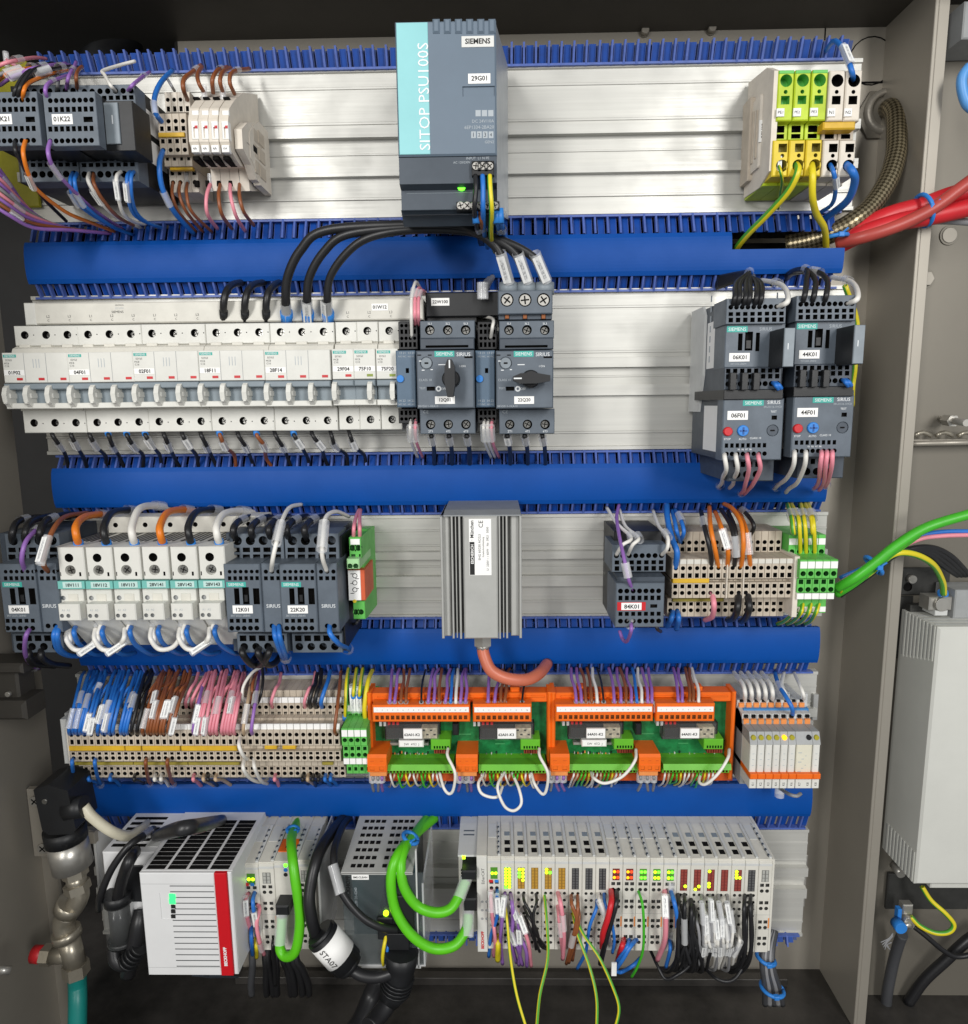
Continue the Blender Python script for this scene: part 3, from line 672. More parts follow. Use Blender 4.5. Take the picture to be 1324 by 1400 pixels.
# ---- yellow-green earth terminals and beige terminals 29X03
d = 62
for i in range(5):
    cr = crop(880, 0, 2.982, [0, 68, 137, 208, 276][i], [0, -1, -2, 0, 0][i]); pe = i < 3; at = (X(*cr(542, 740), d), 0, Z(*cr(575, 760), d))
    nm = ['yellow-green earth terminal farthest from the edge in block 29X03', 'middle yellow-green earth terminal of block 29X03', 'yellow-green earth terminal next to the beige ones in block 29X03', 'beige terminal next to the yellow-green ones in block 29X03', 'outermost beige terminal of block 29X03 with a blue wire on top'][i]
    th = Thing('earth_terminal' if pe else 'terminal_block', nm, 'terminal block', at, 'terminals of block 29X03')
    xa, xb = X(*cr(546, 400), d), X(*cr(612, 400), d); w_ = xb-xa; cx = (xa+xb)/2
    zz = lambda y, dd=d: Z(*cr(578, y), dd)
    ml, mh = (grn_l, yg) if pe else (beige_l, beige_l)
    hs = [('c', cx, zz(328), 4.6, 9), ('c', cx, zz(374), 1.5, 6), ('r', cx-3.3, cx+3.3, zz(425), zz(390), 7)]
    th.part('upper_half', MB().box(xa+.2, xb-.2, zz(492), zz(285), 4, d, 0, hs, c=.8), [yg if pe else beige_l, grn if pe else voidm])
    if pe: th.part('green_stripe', MB().box(xa+.5, xb-.5, zz(300), zz(286), d-6, d+.3, 0, c=.3), grn)
    th.part('marker_tag', rb(cr(544, 440), cr(576, 474), d, d+1.2), paper); textp(th, ['PE1', 'PE2', 'PE3', 'N1', 'N2'][i], cr(549, 450), cr(570, 464), d+1.3, ink)
    hs = [('r', cx-3.6, cx+3.6, zz(540, d-8), zz(512, d-8), 6), ('r', cx-3.6, cx+3.6, zz(565, d-8), zz(546, d-8), 6)]
    th.part('middle_bridge', MB().box(xa+.2, xb-.2, zz(570, d-8), zz(492, d-8), 4, d-8, 0, hs), [yg if pe else beige, voidm])
    hs = [('r', cx-3.3, cx+3.3, zz(620), zz(585), 7), ('c', cx, zz(634), 1.5, 6), ('c', cx, zz(675), 4.6, 9)]
    th.part('lower_half', MB().box(xa+.2-1.5, xb-.2-1.5, zz(718), zz(570), 4, d, 0, hs, c=.8), [yel if pe else beige_l, jump_d if pe else voidm])
    th.part('foot', MB().box(xa-2, xb-2.2, zz(755, 46), zz(712, 46), 4, 46, 0, c=.8), mh)
solo('jumper_bar', rb(C(734, 494), C(866, 526), d-8, d+2, c=1), jump, 'thick yellow jumper bar across the beige terminals of block 29X03', 'jumper', (X(*C(734, 526), d), d, Z(*C(734, 526), d)))
ec = Thing('end_clamp', 'beige end clamp with the upright marker 29X03', 'end clamp', (X(*C(470, 690), 30), 0, Z(*C(470, 690), 20)))
x0, x1, z0, z1 = rc(C(474, 380), C(520, 680), 40); ec.part('body', MB().box(x0, x1, z0, z1, 4, 40, 0, c=1.5), beige_l)
for k in range(4): ec.part('side_rib', MB().box(x0-.9, x0, z0+4+k*1.5, z1-4-k*2, 8+8*k, 11+8*k, 0, c=.2), beige)
ec.part('foot', MB().box(x0-2, x1-1, z0-5, z1+5, 4, 22, 0, c=.8), beige)
sticker(ec, '29X03', C(472, 488), C(504, 578), 40.2, rot=90, frac=.5)
ep = MB(); xa = X(*C(520, 500), 55); ep.prism([(4, Z(*C(500, 770), 30)), (40, Z(*C(510, 765), 40)), (60, Z(*C(530, 700), 58)), (61, Z(*C(540, 290), 60)), (45, Z(*C(530, 275), 45)), (4, Z(*C(500, 300), 20))], xa-1.5, X(*C(546, 500), 60)-.2)
solo('end_plate', ep, beige_l, 'beige end plate between clamp 29X03 and the earth terminals', 'end plate', (xa, 0, Z(*C(500, 770), 30)))
# wires at the earth block
wire('yellow-green', [(*C(552, 672), 58), (*C(560, 700), 66), (*C(566, 740), 56), (*C(556, 800), 30), (*C(550, 850), 6)], 'thinnest, at the first earth terminal of block 29X03', 1.4, marks=(.45,), what='yellow-green wire')
wire('yellow-green', [(*C(622, 668), 56), (*C(630, 700), 68), (*C(590, 780), 60), (*C(500, 880), 40), (*C(430, 950), 22), (*C(385, 1005), 4), (*C(380, 1030), -10)], 'curving from block 29X03 into the notched duct cover', 2.7, what='thick pale yellow-green cable', n=10)
wire('yellow', [(*C(685, 668), 56), (*C(690, 710), 68), (*C(690, 800), 62), (*C(705, 870), 45), (*C(738, 930), 25), (*C(745, 1000), 2), (*C(745, 1040), -12)], 'dropping from block 29X03 into the notched duct', 2.7, what='thick yellow cable', n=10)
wire('blue', [(*C(760, 668), 56), (*C(775, 700), 68), (*C(784, 760), 58), (*C(770, 830), 35), (*C(715, 870), 8)], 'thin, from the inner beige terminal of block 29X03', 1.9, marks=(.45,))
wire('blue', [(*C(822, 668), 56), (*C(850, 695), 70), (*C(862, 740), 62), (*C(830, 820), 40), (*C(740, 890), 5), (*C(725, 905), -5)], 'thick, from the outermost beige terminal of block 29X03', 3.0, n=10)
wire('blue', [(*C(856, 325), 56), (*C(850, 290), 66), (*C(825, 220), 58), (*C(800, 180), 44), (*C(775, 168), 30), (*C(745, 205), 8)], 'arching over the top of block 29X03', 2.2, marks=(.38,), ml=24, mw=6)
# ---- row 1 wires, left group
W1 = 'beside the dark contactors, top row'; g1 = 'top row contactor wires'
for c_, P_, mk in [
    ('black', [(60, 462, 112), (72, 400, 118), (120, 330, 100), (190, 298, 70), (240, 285, 40)], ()), ('black', [(78, 462, 112), (92, 395, 120), (140, 325, 104), (200, 300, 74), (245, 295, 42)], ()),
    ('orange', [(103, 460, 112), (108, 410, 120), (135, 372, 108), (230, 335, 70), (310, 315, 30)], ()),
    ('violet', [(222, 458, 112), (205, 410, 120), (222, 376, 112), (280, 350, 80), (330, 335, 40)], (-.6,)), ('violet', [(300, 408, 74), (310, 350, 84), (335, 305, 60), (345, 280, 30)], (-.6,)),
    ('brown', [(350, 405, 74), (345, 350, 86), (352, 320, 70), (372, 300, 40)], ()), ('white', [(525, 415, 74), (500, 385, 84), (475, 340, 70), (466, 320, 60), (540, 295, 40), (612, 276, 30)], ()),
    ('violet', [(578, 412, 74), (600, 385, 84), (640, 352, 60), (678, 325, 25)], (-.8,)), ('grey', [(258, 410, 74), (262, 380, 82), (262, 340, 60), (240, 290, 20)], (-.7,)),
    ('pink', [(30, 270, 60), (60, 290, 70), (100, 310, 60), (135, 330, 30)], (-.5,)), ('violet', [(40, 330, 60), (100, 325, 64), (200, 305, 40), (300, 285, 10)], ())]:
    wire(c_, [(*A(x, y), d) for x, y, d in P_], 'above '+W1[7:], 1.5, mk, g1, ml=11)
for c_, P_, mk in [
    ('violet', [(232, 625, 112), (218, 690, 126), (250, 770, 116), (340, 870, 90), (440, 960, 50), (560, 1040, 6)], (-.4,)),
    ('orange', [(120, 622, 112), (105, 690, 126), (130, 790, 118), (170, 860, 104), (300, 960, 70), (420, 1010, 40), (520, 1048, 6)], (.42,)),
    ('black', [(68, 625, 112), (70, 680, 124), (100, 740, 110), (130, 800, 90), (200, 900, 60), (300, 1000, 20)], ()),
    ('blue', [(330, 780, 74), (318, 820, 88), (335, 900, 80), (400, 960, 60), (500, 1020, 30), (600, 1062, 4)], (-.4,)), ('blue', [(350, 780, 74), (338, 820, 90), (360, 900, 82), (430, 970, 60), (520, 1030, 26), (590, 1060, 4)], (-.4,)),
    ('white', [(405, 780, 74), (400, 820, 88), (440, 890, 80), (490, 950, 64), (560, 1000, 34), (640, 1030, 4)], (.42,)), ('brown', [(425, 785, 74), (425, 830, 86), (470, 910, 76), (540, 985, 48), (630, 1030, 4)], ()),
    ('white', [(550, 775, 74), (528, 800, 86), (532, 870, 84), (555, 960, 68), (600, 1000, 40), (660, 1015, 4)], (.38,)), ('blue', [(592, 775, 74), (576, 800, 86), (578, 880, 84), (600, 960, 66), (650, 1000, 40), (720, 1025, 4)], (.38,)),
    ('blue', [(608, 775, 74), (594, 800, 86), (596, 890, 82), (620, 965, 62), (670, 1008, 36), (735, 1032, 4)], ())]:
    wire(c_, [(*A(x, y), d) for x, y, d in P_], 'below '+W1[7:], 1.6, mk, g1, ml=15)
for i, (c_, x, y) in enumerate((('pink', 10, 290), ('violet', 60, 345), ('grey', -10, 340), ('orange', 40, 330), ('violet', 120, 320), ('black', 170, 330))):
    wire(c_, [(*A(x-60, y+40), 80), (*A(x, y), 92), (*A(x+70, y-18), 80), (*A(x+150, y-30), 40), (*A(x+200, y-25), 10)], 'above the dark contactors, top row', 1.5, (-.35, .62) if i % 2 else (-.5,), g1, ml=13, mw=6)
for i in range(9):
    c_ = ['violet', 'violet', 'pink', 'violet', 'grey', 'pink', 'violet', 'brown', 'violet'][i]; y = 760+i*26
    wire(c_, [(*A(-60, y-60), 100), (*A(0+i*6, y+10), 90), (*A(60+i*12, y+95-i*4), 70), (*A(150+i*22, 985+i*7), 40), (*A(230+i*34, 1040+i*2), 8)], 'sweeping in below the cut-off contactor, top row', 1.6, (((.35 if i % 3 == 1 else -.4),) if i % 2 else ()), g1)
# terminals of the top row
for c_, P_, mk, r in [
    ('blue', [(735, 555, 50), (705, 510, 62), (700, 440, 56), (730, 370, 40), (780, 318, 10)], (-.35,), 2.2), ('brown', [(850, 455, 32), (830, 400, 52), (835, 355, 46), (880, 320, 24), (910, 295, 8)], (-.8,), 2.0),
    ('brown', [(925, 420, 56), (900, 375, 64), (895, 335, 48), (915, 300, 20)], (-.8,), 1.8), ('brown', [(965, 420, 56), (962, 360, 66), (985, 318, 48), (1030, 302, 14)], (-.8,), 1.8),
    ('brown', [(1010, 420, 56), (996, 365, 66), (1010, 325, 50), (1045, 306, 20)], (-.85,), 1.8), ('brown', [(1062, 425, 56), (1040, 370, 66), (1055, 325, 52), (1130, 310, 16)], (-.8,), 1.8), ('grey', [(790, 410, 32), (775, 385, 40), (760, 360, 30)], (), 1.3)]:
    wire(c_, [(*A(x, y), d) for x, y, d in P_], 'above the fuse terminals, top row', r, mk, 'top row terminal wires', ml=11, mw=5)
for c_, P_, mk, r in [
    ('blue', [(738, 680, 50), (722, 740, 66), (735, 850, 62), (790, 960, 44), (880, 1060, 6)], (-.62,), 2.3), ('brown', [(783, 822, 32), (780, 880, 46), (810, 960, 38), (890, 1050, 6)], (), 1.5), ('brown', [(815, 822, 32), (812, 880, 46), (845, 960, 40), (920, 1050, 8)], (), 1.5),
    ('brown', [(848, 822, 32), (845, 880, 46), (870, 960, 42), (960, 1050, 8)], (-.9,), 1.5), ('pink', [(955, 826, 36), (935, 890, 48), (940, 970, 44), (985, 1035, 12)], (-.9,), 1.7), ('brown', [(998, 826, 36), (990, 890, 50), (1005, 970, 46), (1050, 1035, 12)], (-.9,), 1.7),
    ('pink', [(1042, 826, 36), (1045, 890, 50), (1070, 980, 44), (1110, 1045, 12)], (-.9,), 1.7), ('brown', [(1085, 826, 36), (1085, 890, 50), (1105, 960, 46), (1150, 1020, 12)], (-.9,), 1.7)]:
    wire(c_, [(*A(x, y), d) for x, y, d in P_], 'below the fuse terminals, top row', r, mk, 'top row terminal wires', ml=13, mw=5)
# ================================================================ row 2: circuit breakers
d0, d1, d2 = 50, 68, 84
xm0 = X(*D4(65, 340), d0); zy = lambda y, d: Z(290, 360+y/3.484, d)
PW = (X(546.5, 460, d0)-xm0)/18
toggle_me = MB()
tz = (zy(628, d1)); toggle_me.prism([(d1-8, tz-9), (d1-8, tz+9), (d1+1, tz+10), (d1+5, tz+7.5), (d1+7, tz+2), (d1+6, tz-4), (d1+1, tz-8.5)], -1.9, 1.9)
toggle_me.box(-2.8, 2.8, tz-1, tz+3, d1-6, d1+3.5, 0, c=.8); toggle_me.box(-1.2, 1.2, tz-5.5, tz-3.5, d1, d1+6.6, 0, c=.3)
zb0 = zy(800, d0)
toggle_me = toggle_me.mesh('toggle', white, (0, 0, zb0))
mgrey2 = mat('breaker_grey', '7f8a91', .45, var=.06)
def mcb(i0, n, code, col, group):
    x0 = xm0+PW*i0; x1 = x0+PW*n
    kind = 'three-pole' if n == 3 else 'single-pole'
    th = Thing('circuit_breaker', f'white {kind} circuit breaker labelled {code}', 'circuit breaker', (x0, 0, zb0), group)
    w = PW
    hs = []; hl = []; hm = []; dark = []
    for k in range(n):
        cx = x0+w*(k+.5); hs.append(('c', cx, zy(331, d0), 3.3, 7)); hl.append(('c', cx+.3, zy(752, d0), 3.3, 7))
        hs.append(('c', cx+w*.42, zy(331, d0), .5, 1)); hl.append(('c', cx+w*.44, zy(755, d0), .5, 1))
    th.part('upper_terminal_face', MB().box(x0+.15, x1-.15, zy(383, d0), zy(287, d0), 5, d0, 0, hs, c=.6), [white, voidm])
    th.part('lower_terminal_face', MB().box(x0+.15, x1-.15, zy(800, d0), zy(690, d0), 5, d0, 0, hl, c=.6), [white, voidm])
    # step between
    th.part('upper_step', MB().prism([(5, zy(383, d0)), (d0-2, zy(383, d0)), (d0+4, zy(398, d0)), (d0+6, zy(412, d1)), (5, zy(412, d1))], x0+.2, x1-.2), white2)
    for k in range(n):
        cx = x0+w*(k+.5); th.part('latch', MB().box(cx-5, cx+4, zy(390, d0+4), zy(376, d0+2), d0-2, d0+1.2, 0, c=.3), white2)
        screw(th, cx, zy(331, d0), 2.6, d0-5.5); screw(th, cx+.3, zy(752, d0), 2.6, d0-5.5)
    hp = []
    for k in range(n): hp.append(('r', x0+w*k+w*.04, x0+w*k+w*.05, zy(558, d1), zy(417, d1), .2))
    face = th.part('label_face', MB().box(x0+.15, x1-.15, zy(560, d1), zy(415, d1), 5, d1, 0, c=.5), white)
    th.part('grey_bar', MB().box(x0+.4, x1-.4, zy(592, d1+2), zy(563, d1+2), 5, d1+2, 0, c=.8), mgrey2)
    th.part('toggle_recess', MB().box(x0+.2, x1-.2, zy(660, d1-5), zy(588, d1-5), 5, d1-5, 0, c=.2), mgrey2)
    th.part('lower_lip', MB().box(x0+.15, x1-.15, zy(684, d1+1), zy(657, d1+1), 5, d1+1, 0, c=.5), white)
    th.part('lower_step', MB().box(x0+.2, x1-.2, zy(694, d0), zy(680, d0+4), 5, d0+2, 0, c=.4), white2)
    for k in range(n):
        cx = x0+w*(k+.5)
        if n == 1 and col == 'green': th.mesh('toggle', toggle_me, None, (w*(.75), 0, 0))
        else: th.mesh('toggle', toggle_me, None, (w*(k+.13 if k or i0 else .18), 0, 0))
        rx0 = x0+w*(k+.60); th.part('indicator_window', MB().box(rx0, rx0+w*.27, zy(548, d1), zy(536, d1), d1-.2, d1+.3, 0, c=.1), redp if col == 'red' else mat('indicator_green', '8a9a3a', .4, var=.1))
        if k < n-1: th.part('pole_joint', MB().box(x0+w*(k+1)-.2, x0+w*(k+1)+.2, zy(556, d1), zy(418, d1), d1-.2, d1+.08, 0, c=0), mgrey)
    th.e.rotation_euler = (jit(.003), jit(.004), jit(.008)); th.e.location.y += jit(.0006)
    # print on the first pole
    th.part('logo_strip', MB().box(x0+1.2, x0+w*.66, zy(438, d1), zy(424, d1), d1-.1, d1+.15, 0, c=0), teal)
    text(th, 'SIEMENS', x0+1.2+(w*.66-1.2)/2, zy(431, d1), d1+.15, inkw, h=1.6, wd=w*.5)
    text(th, '5SY63', x0+w*.30, zy(451, d1), d1, ink, h=1.5, wd=7); text(th, 'MCB', x0+w*.2, zy(466, d1), d1, ink, h=1.4, wd=4); text(th, 'C16' if n == 3 else 'C10', x0+w*.2, zy(479, d1), d1, ink, h=1.5, wd=4)
    st = th.part('label_sticker', MB().box(x0+.8, x0+w*.97, zy(524, d1), zy(498, d1), d1-.1, d1+.3, 0, c=.05), paper)
    text(th, code, x0+w*.52, zy(511, d1), d1+.3, ink, h=3.1, wd=w*.72, bold=.012, under=st)
    if n == 3:
        for k in range(3): th.part('circuit_symbol', MB().box(x0+w*1.4+k*2.4, x0+w*1.4+k*2.4+.5, zy(488, d1), zy(446, d1), d1-.1, d1+.08, 0, c=0), inkg)
gm = 'circuit breakers of the second row'
for i, c_ in enumerate(('01F02', '04F01', '02F01', '18F11', '28F14')): mcb(3*i, 3, c_, 'red', gm)
mcb(15, 1, '29F04', 'red', gm); mcb(16, 1, '75F10', 'green', gm); mcb(17, 1, '75F20', 'green', gm)
# comb busbar above them
bb = Thing('busbar', 'long white comb busbar labelled 01W12 above the circuit breakers', 'busbar', (X(*D4(118, 283), 44), 0, Z(*D4(118, 283), 44)))
x0 = X(*D4(118, 230), 47); x1 = X(*E5(790, 320), 47)
bb.part('cover', MB().box(x0, x1, zy(280, 47), zy(178, 47), 14, 47, 0, c=1), white2)
bb.part('end_cap', MB().box(x0-.3, x0+9, zy(283, 47.6), zy(176, 47.6), 14, 47.6, 0, c=.8), white)
bb.part('copper_comb', MB().box(x0+14, x0+330, zy(290, 42), zy(280, 42), 30, 42, 0, c=.2), mgrey)
for k in range(18):
    if 9 <= k <= 14: continue
    cx = xm0+PW*(k+.55); s_ = f'L{k % 3+1}'
    text(bb, s_, cx+1, zy(243, 47), 47, ink, h=2.0, wd=4); text(bb, 'C', cx+1, zy(262, 47), 47, ink, h=1.8, wd=4)
text(bb, 'SIEMENS', X(*D4(560, 225), 47), zy(225, 47), 47, ink, h=2, wd=10); text(bb, '5ST3770', X(*D4(568, 205), 47), zy(208, 47), 47, inkg, h=1.6, wd=7); text(bb, 'SENTRON', X(*D4(568, 190), 47), zy(193, 47), 47, ink, h=1.6, wd=7)
sticker(bb, '01W12', E5(604, 304), E5(664, 330), 47.1, frac=.6)
# ---- feed wires into the breakers
wf = 'feeding the breakers from the duct above'
for k, (xa, xb) in enumerate(((70, 135), (147, 215), (224, 272))):
    wire('black', [(*E5(xa, 360), 44), (*E5(xa-2, 310), 54), (*E5(xa+8, 262), 52), (*E5(xa+30, 236), 34), (*E5(xb, 228), 8)], wf, 3.0, group='black feed wires of the breakers', n=10, what='short black wire', ferrule=(blk, 9, 3.5))
for k, (xa, tx, ty) in enumerate(((298, 520, 18), (375, 560, 34), (448, 600, 52))):
    wire('black', [(*E5(xa, 365), 44), (*E5(xa-4, 300), 62), (*E5(xa+2+2*k, 210), 70), (*E5(xa+50+k*6, 110+8*k), 76), (*E5(xa+140, 40+14*k), 80), (*E5(720, 20+10*k), 82), (*E5(900, 22+8*k), 80), (*E5(990+22*k, 50+6*k), 84), (*E5(1055+50*k, 100+6*k), 84), (*E5(1085+66*k-k*2, 165), 82), (*E5(1100+66*k-k*2, 232), 70)], 'arching over to the infeed terminal', [3.6, 3.4, 3.2][k], marks=(-.055, .92) if k == 0 else (.065, .92), group='black arching feed cables', what='long thick black cable', n=12, ml=26, mw=9, ferrule=(bluep, 11, 5.2), seg=8)
# ---- black busbar 22W100
b2 = Thing('busbar', 'flat black busbar cover labelled 22W100', 'busbar', (X(*E5(800, 375), 30), 0, Z(*E5(800, 375), 30)))
b2.part('cover', rb(E5(800, 262), E5(1068, 352), 14, 42, c=1), blk)
b2.part('lower_comb', rb(E5(805, 350), E5(985, 372), 16, 38), blk)
sticker(b2, '22W100', E5(820, 284), E5(886, 312), 42.1, frac=.5)
# ---- motor protection switches
def mpcb(dx, code, horiz, lab):
    cr = crop(280, 300, 2.648, dx)
    th = Thing('motor_protection_switch', lab, 'motor switch', (X(*cr(770, 775), 50), 0, Z(*cr(870, 778), 50)), 'motor protection switches')
    d, f = 72, 90
    scx = [815, 880, 945]
    hs = [('c', X(*cr(x, 400), d), Z(*cr(x, 400), d), 3.9, 7) for x in scx]
    th.part('upper_terminal_face', MB().box(*rc(cr(780, 366), cr(978, 430), d), 5, d, 0, hs, c=.6), [gb, voidm])
    for x in scx: screw(th, X(*cr(x, 400), d), Z(*cr(x, 400), d), 3, d-5)
    for x, s_ in zip(scx, ('1L1', '3L2', '5L3')): textp(th, s_, cr(x-8, 373), cr(x+8, 381), d, inkw)
    th.part('upper_band', MB().box(*rc(cr(780, 430), cr(976, 470), d+4), 5, d+4, 0, [('r', *rc(cr(800, 455), cr(955, 464), d+4), 4)], c=.6), [gb_d, voidm])
    th.part('main_face', MB().box(*rc(cr(768, 474), cr(976, 684), f), 5, f, 0, [('c', X(*cr(803, 520), f), Z(*cr(803, 520), f), 5, 1.0, 0), ('r', *rc(cr(804, 605), cr(834, 620), f), 3), ('r', *rc(cr(940, 495), cr(975, 502), f), 2)], c=1), [gb, voidm])
    th.part('setting_dial', MB().cyl(X(*cr(803, 520), f), Z(*cr(803, 520), f), 4.2, f-1, f+.6, 0, 20), gb_l)
    th.part('dial_slot', MB().box(*rc(cr(796, 517), cr(810, 523), f+.6), f, f+.75, 0, c=0), voidm)
    lg = th.part('logo_strip', rb(cr(832, 476), cr(904, 497), f-.1, f+.2, c=0), teal); textp(th, 'SIEMENS', cr(838, 480), cr(898, 493), f+.2, inkw, under=lg)
    textp(th, 'SIRIUS', cr(912, 481), cr(962, 495), f, inkw)
    textp(th, 'OFF', cr(856, 608), cr(876, 618), f, inkw); textp(th, 'I ON', cr(924, 524), cr(944, 538), f, inkw); textp(th, 'CLASS 10', cr(776, 576), cr(822, 586), f, inkg); textp(th, 'TEST', cr(778, 606), cr(800, 616), f, inkg)
    textp(th, '3RV2011-1KA10', cr(772, 672), cr(846, 680), f, inkg)
    for (xa, ya, xb, yb) in ((770, 489, 784, 493), (808, 489, 822, 493)): th.part('face_notch', rb(cr(xa, ya), cr(xb, yb), f-.3, f+.1, c=0), voidm)
    for (xa, ya, xb, yb, rt_) in ((846, 518, 872, 538, 0), (776, 505, 786, 520, 0), (786, 538, 796, 546, 0), (818, 536, 826, 544, 0)): th.part('print_mark', rb(cr(xa, ya+6), cr(xb, ya+9), f-.1, f+.1, c=0), inkw)
    th.part('print_ring', MB().cyl(X(*cr(847, 613), f), Z(*cr(847, 613), f), 2.3, f-.1, f+.1, 0, 16), inkw); th.part('print_ring_middle', MB().cyl(X(*cr(847, 613), f), Z(*cr(847, 613), f), 1.2, f-.1, f+.14, 0, 14), gb)
    kx, kz = X(*cr(893, 578), f), Z(*cr(893, 578), f)
    kb = th.part('knob_base', MB().cyl(kx, kz, 7.2, f-1, f+8, 0, 28, 6.8, 1), blk)
    a, b = cr(880, 515), cr(907, 650)
    hx, hz = 3.8, 14
    P = [(-hx*.55, -hz), (hx*.55, -hz), (hx, -hz*.3), (hx, hz*.6), (hx*.4, hz), (-hx*.4, hz), (-hx, hz*.6), (-hx, -hz*.3)]
    if horiz: P = [(-z, x) for x, z in P]
    th.part('knob_handle', MB().ext([(kx+x, kz+z) for x, z in P], f+7, f+19), blk)
    pm = (0, hz*.75) if not horiz else (-hz*.75, 0)
    th.part('knob_pointer', MB().box(kx+pm[0]-(.5 if not horiz else 3), kx+pm[0]+(.5 if not horiz else 3), kz+pm[1]-(3 if not horiz else .5), kz+pm[1]+(3 if not horiz else .5), f+18.9, f+19.2, 0, c=0), inkw)
    sticker(th, code, cr(834, 640), cr(906, 668), f+.1, frac=.52)
    hs = [('c', X(*cr(x, 742), d), Z(*cr(x, 742), d), 3.9, 7) for x in (818, 882, 946)]
    th.part('lower_terminal_face', MB().box(*rc(cr(780, 686), cr(980, 776), d), 5, d, 0, hs, c=.6), [gb, voidm])
    for x in (818, 882, 946): screw(th, X(*cr(x, 742), d), Z(*cr(x, 742), d), 3, d-5)
    textp(th, 'CE', cr(790, 690), cr(812, 702), d, inkg)
    for x, s_ in zip((818, 882, 946), ('2T1', '4T2', '6T3')): textp(th, s_, cr(x-8, 763), cr(x+8, 771), d, inkw)
    # side auxiliary contact
    ax = Thing('auxiliary_switch', f'slim dark auxiliary switch with a blue button beside {code}', 'auxiliary switch', (X(*cr(705, 775), 50), 0, Z(*cr(735, 775), 50)), 'auxiliary switches')
    e = 78
    ax.part('face', MB().box(*rc(cr(694, 474), cr(764, 680), e), 5, e, 0, [('r', *rc(cr(728, 538), cr(740, 556), e), 4)], c=.8), [mat('aux_slate', '55697c', .45, var=.07), voidm])
    ax.part('button', MB().cyl(X(*cr(709, 577), e), Z(*cr(709, 577), e), 2.9, e-2, e+1.6, 0, 20), bluep)
    hs = grid(cr(706, 374), cr(768, 394), 66, 4, 7, .8, True)+grid(cr(706, 398), cr(768, 414), 66, 4, 6)+grid(cr(706, 420), cr(768, 440), 66, 4, 7, .8, True)+grid(cr(706, 444), cr(768, 462), 66, 4, 6)
    ax.part('upper_clamps', MB().box(*rc(cr(702, 370), cr(771, 470), 66), 5, 66, 0, hs), [blk, voidm])
    hs = grid(cr(706, 692), cr(768, 708), 66, 4, 6)+grid(cr(706, 712), cr(768, 732), 66, 4, 7, .8, True)
    ax.part('lower_clamps', MB().box(*rc(cr(702, 684), cr(771, 738), 66), 5, 66, 0, hs), [blk, voidm])
    for y, s_ in ((483, '13 21'), (496, 'NO NC'), (656, '14 22'), (669, 'NO NC')): textp(ax, s_, cr(702, y-4), cr(730, y+4), e, inkg); textp(ax, s_, cr(736, y-4), cr(760, y+4), e, inkg)
    return th
mpcb(0, '12Q01', False, 'motor protection switch labelled 12Q01 with its knob upright')
mpcb(287, '22Q20', True, 'motor protection switch labelled 22Q20 with its knob turned sideways')
inf = Thing('infeed_terminal', 'grey three-way infeed terminal block above switch 22Q20', 'terminal block', (X(*E5(1062, 350), 60), 0, Z(*E5(1062, 350), 60)))
f = 78
inf.part('body', MB().box(*rc(E5(1062, 256), E5(1260, 342), f), 20, f, 0, [('c', X(*E5(x, 291), f), Z(*E5(x, 291), f), 5.2, 3) for x in (1095, 1160, 1227)], c=.8), [gb, voidm])
inf.part('lower_step', rb(E5(1064, 340), E5(1258, 362), 20, f-5), gb_d)
for x in (1095, 1160, 1227):
    screw(inf, X(*E5(x, 291), f), Z(*E5(x, 291), f), 4.4, f-1.5, zinc)
    cx, z0, z1 = X(*E5(x+5, 240), f-8), Z(*E5(x, 260), f-8), Z(*E5(x, 228), f-8)
    inf.part('entry_collar', MB().rod((cx, f-10, z0-2), (cx, f-10, z1), 7.6, 0, 20), gb_l)
for x in (1095, 1160, 1227): inf.part('link_pin', rb(E5(x-8, 342), E5(x+8, 360), f-6, f-3.5), mat('copper', '8e5a3c', .35, metal=.8))
# small wires of the switches
for x, c_, y1 in ((752, 'white', 225), (765, 'pink', 245), (778, 'pink', 255)):
    wire(c_, [(*E5(x-2, 428 if c_ == 'white' else 382), 64), (*E5(x-4, 340), 76), (*E5(x-2, 280), 66), (*E5(x+12, y1+2), 46), (*E5(x+30, y1+26), 8)], 'rising above auxiliary switch of 12Q01', 1.5, (-.55,), 'switch wires')
wire('white', [(*E5(1036, 430), 64), (*E5(1042, 390), 74), (*E5(1046, 365), 66), (*E5(1035, 356), 46), (*E5(1010, 352), 30)], 'rising above auxiliary switch of 22Q20', 1.5, (), 'switch wires')
for k in range(2): wire('grey', [(*E5(1000+k*14, 258), 50), (*E5(1012+k*14, 235), 44), (*E5(1030+k*12, 214-k*6), 20)], 'poking up behind busbar 22W100', 2.4, (-.6,), 'switch wires', mw=6)
for x, c_ in ((742, 'white'), (760, 'pink'), (1022, 'white'), (1036, 'pink'), (1008, 'white')):
    wire(c_, [(*E5(x+5, 725), 62), (*E5(x+2, 760), 72), (*E5(x+8, 810), 54), (*E5(x+30, 862), 8)], 'under the auxiliary switches, second row', 1.5, (-.45,), 'switch wires', mw=6, ml=17)
for x in (820, 884, 948, 1095, 1158, 1222):
    wire('black', [(*E5(x, 770), 60), (*E5(x+2, 790), 64), (*E5(x+10, 830), 44), (*E5(x+12, 890), 8)], 'under the motor protection switches', 2.1, (.42 if x % 2 else -.42,), 'load wires under the switches', mw=7, ml=13)
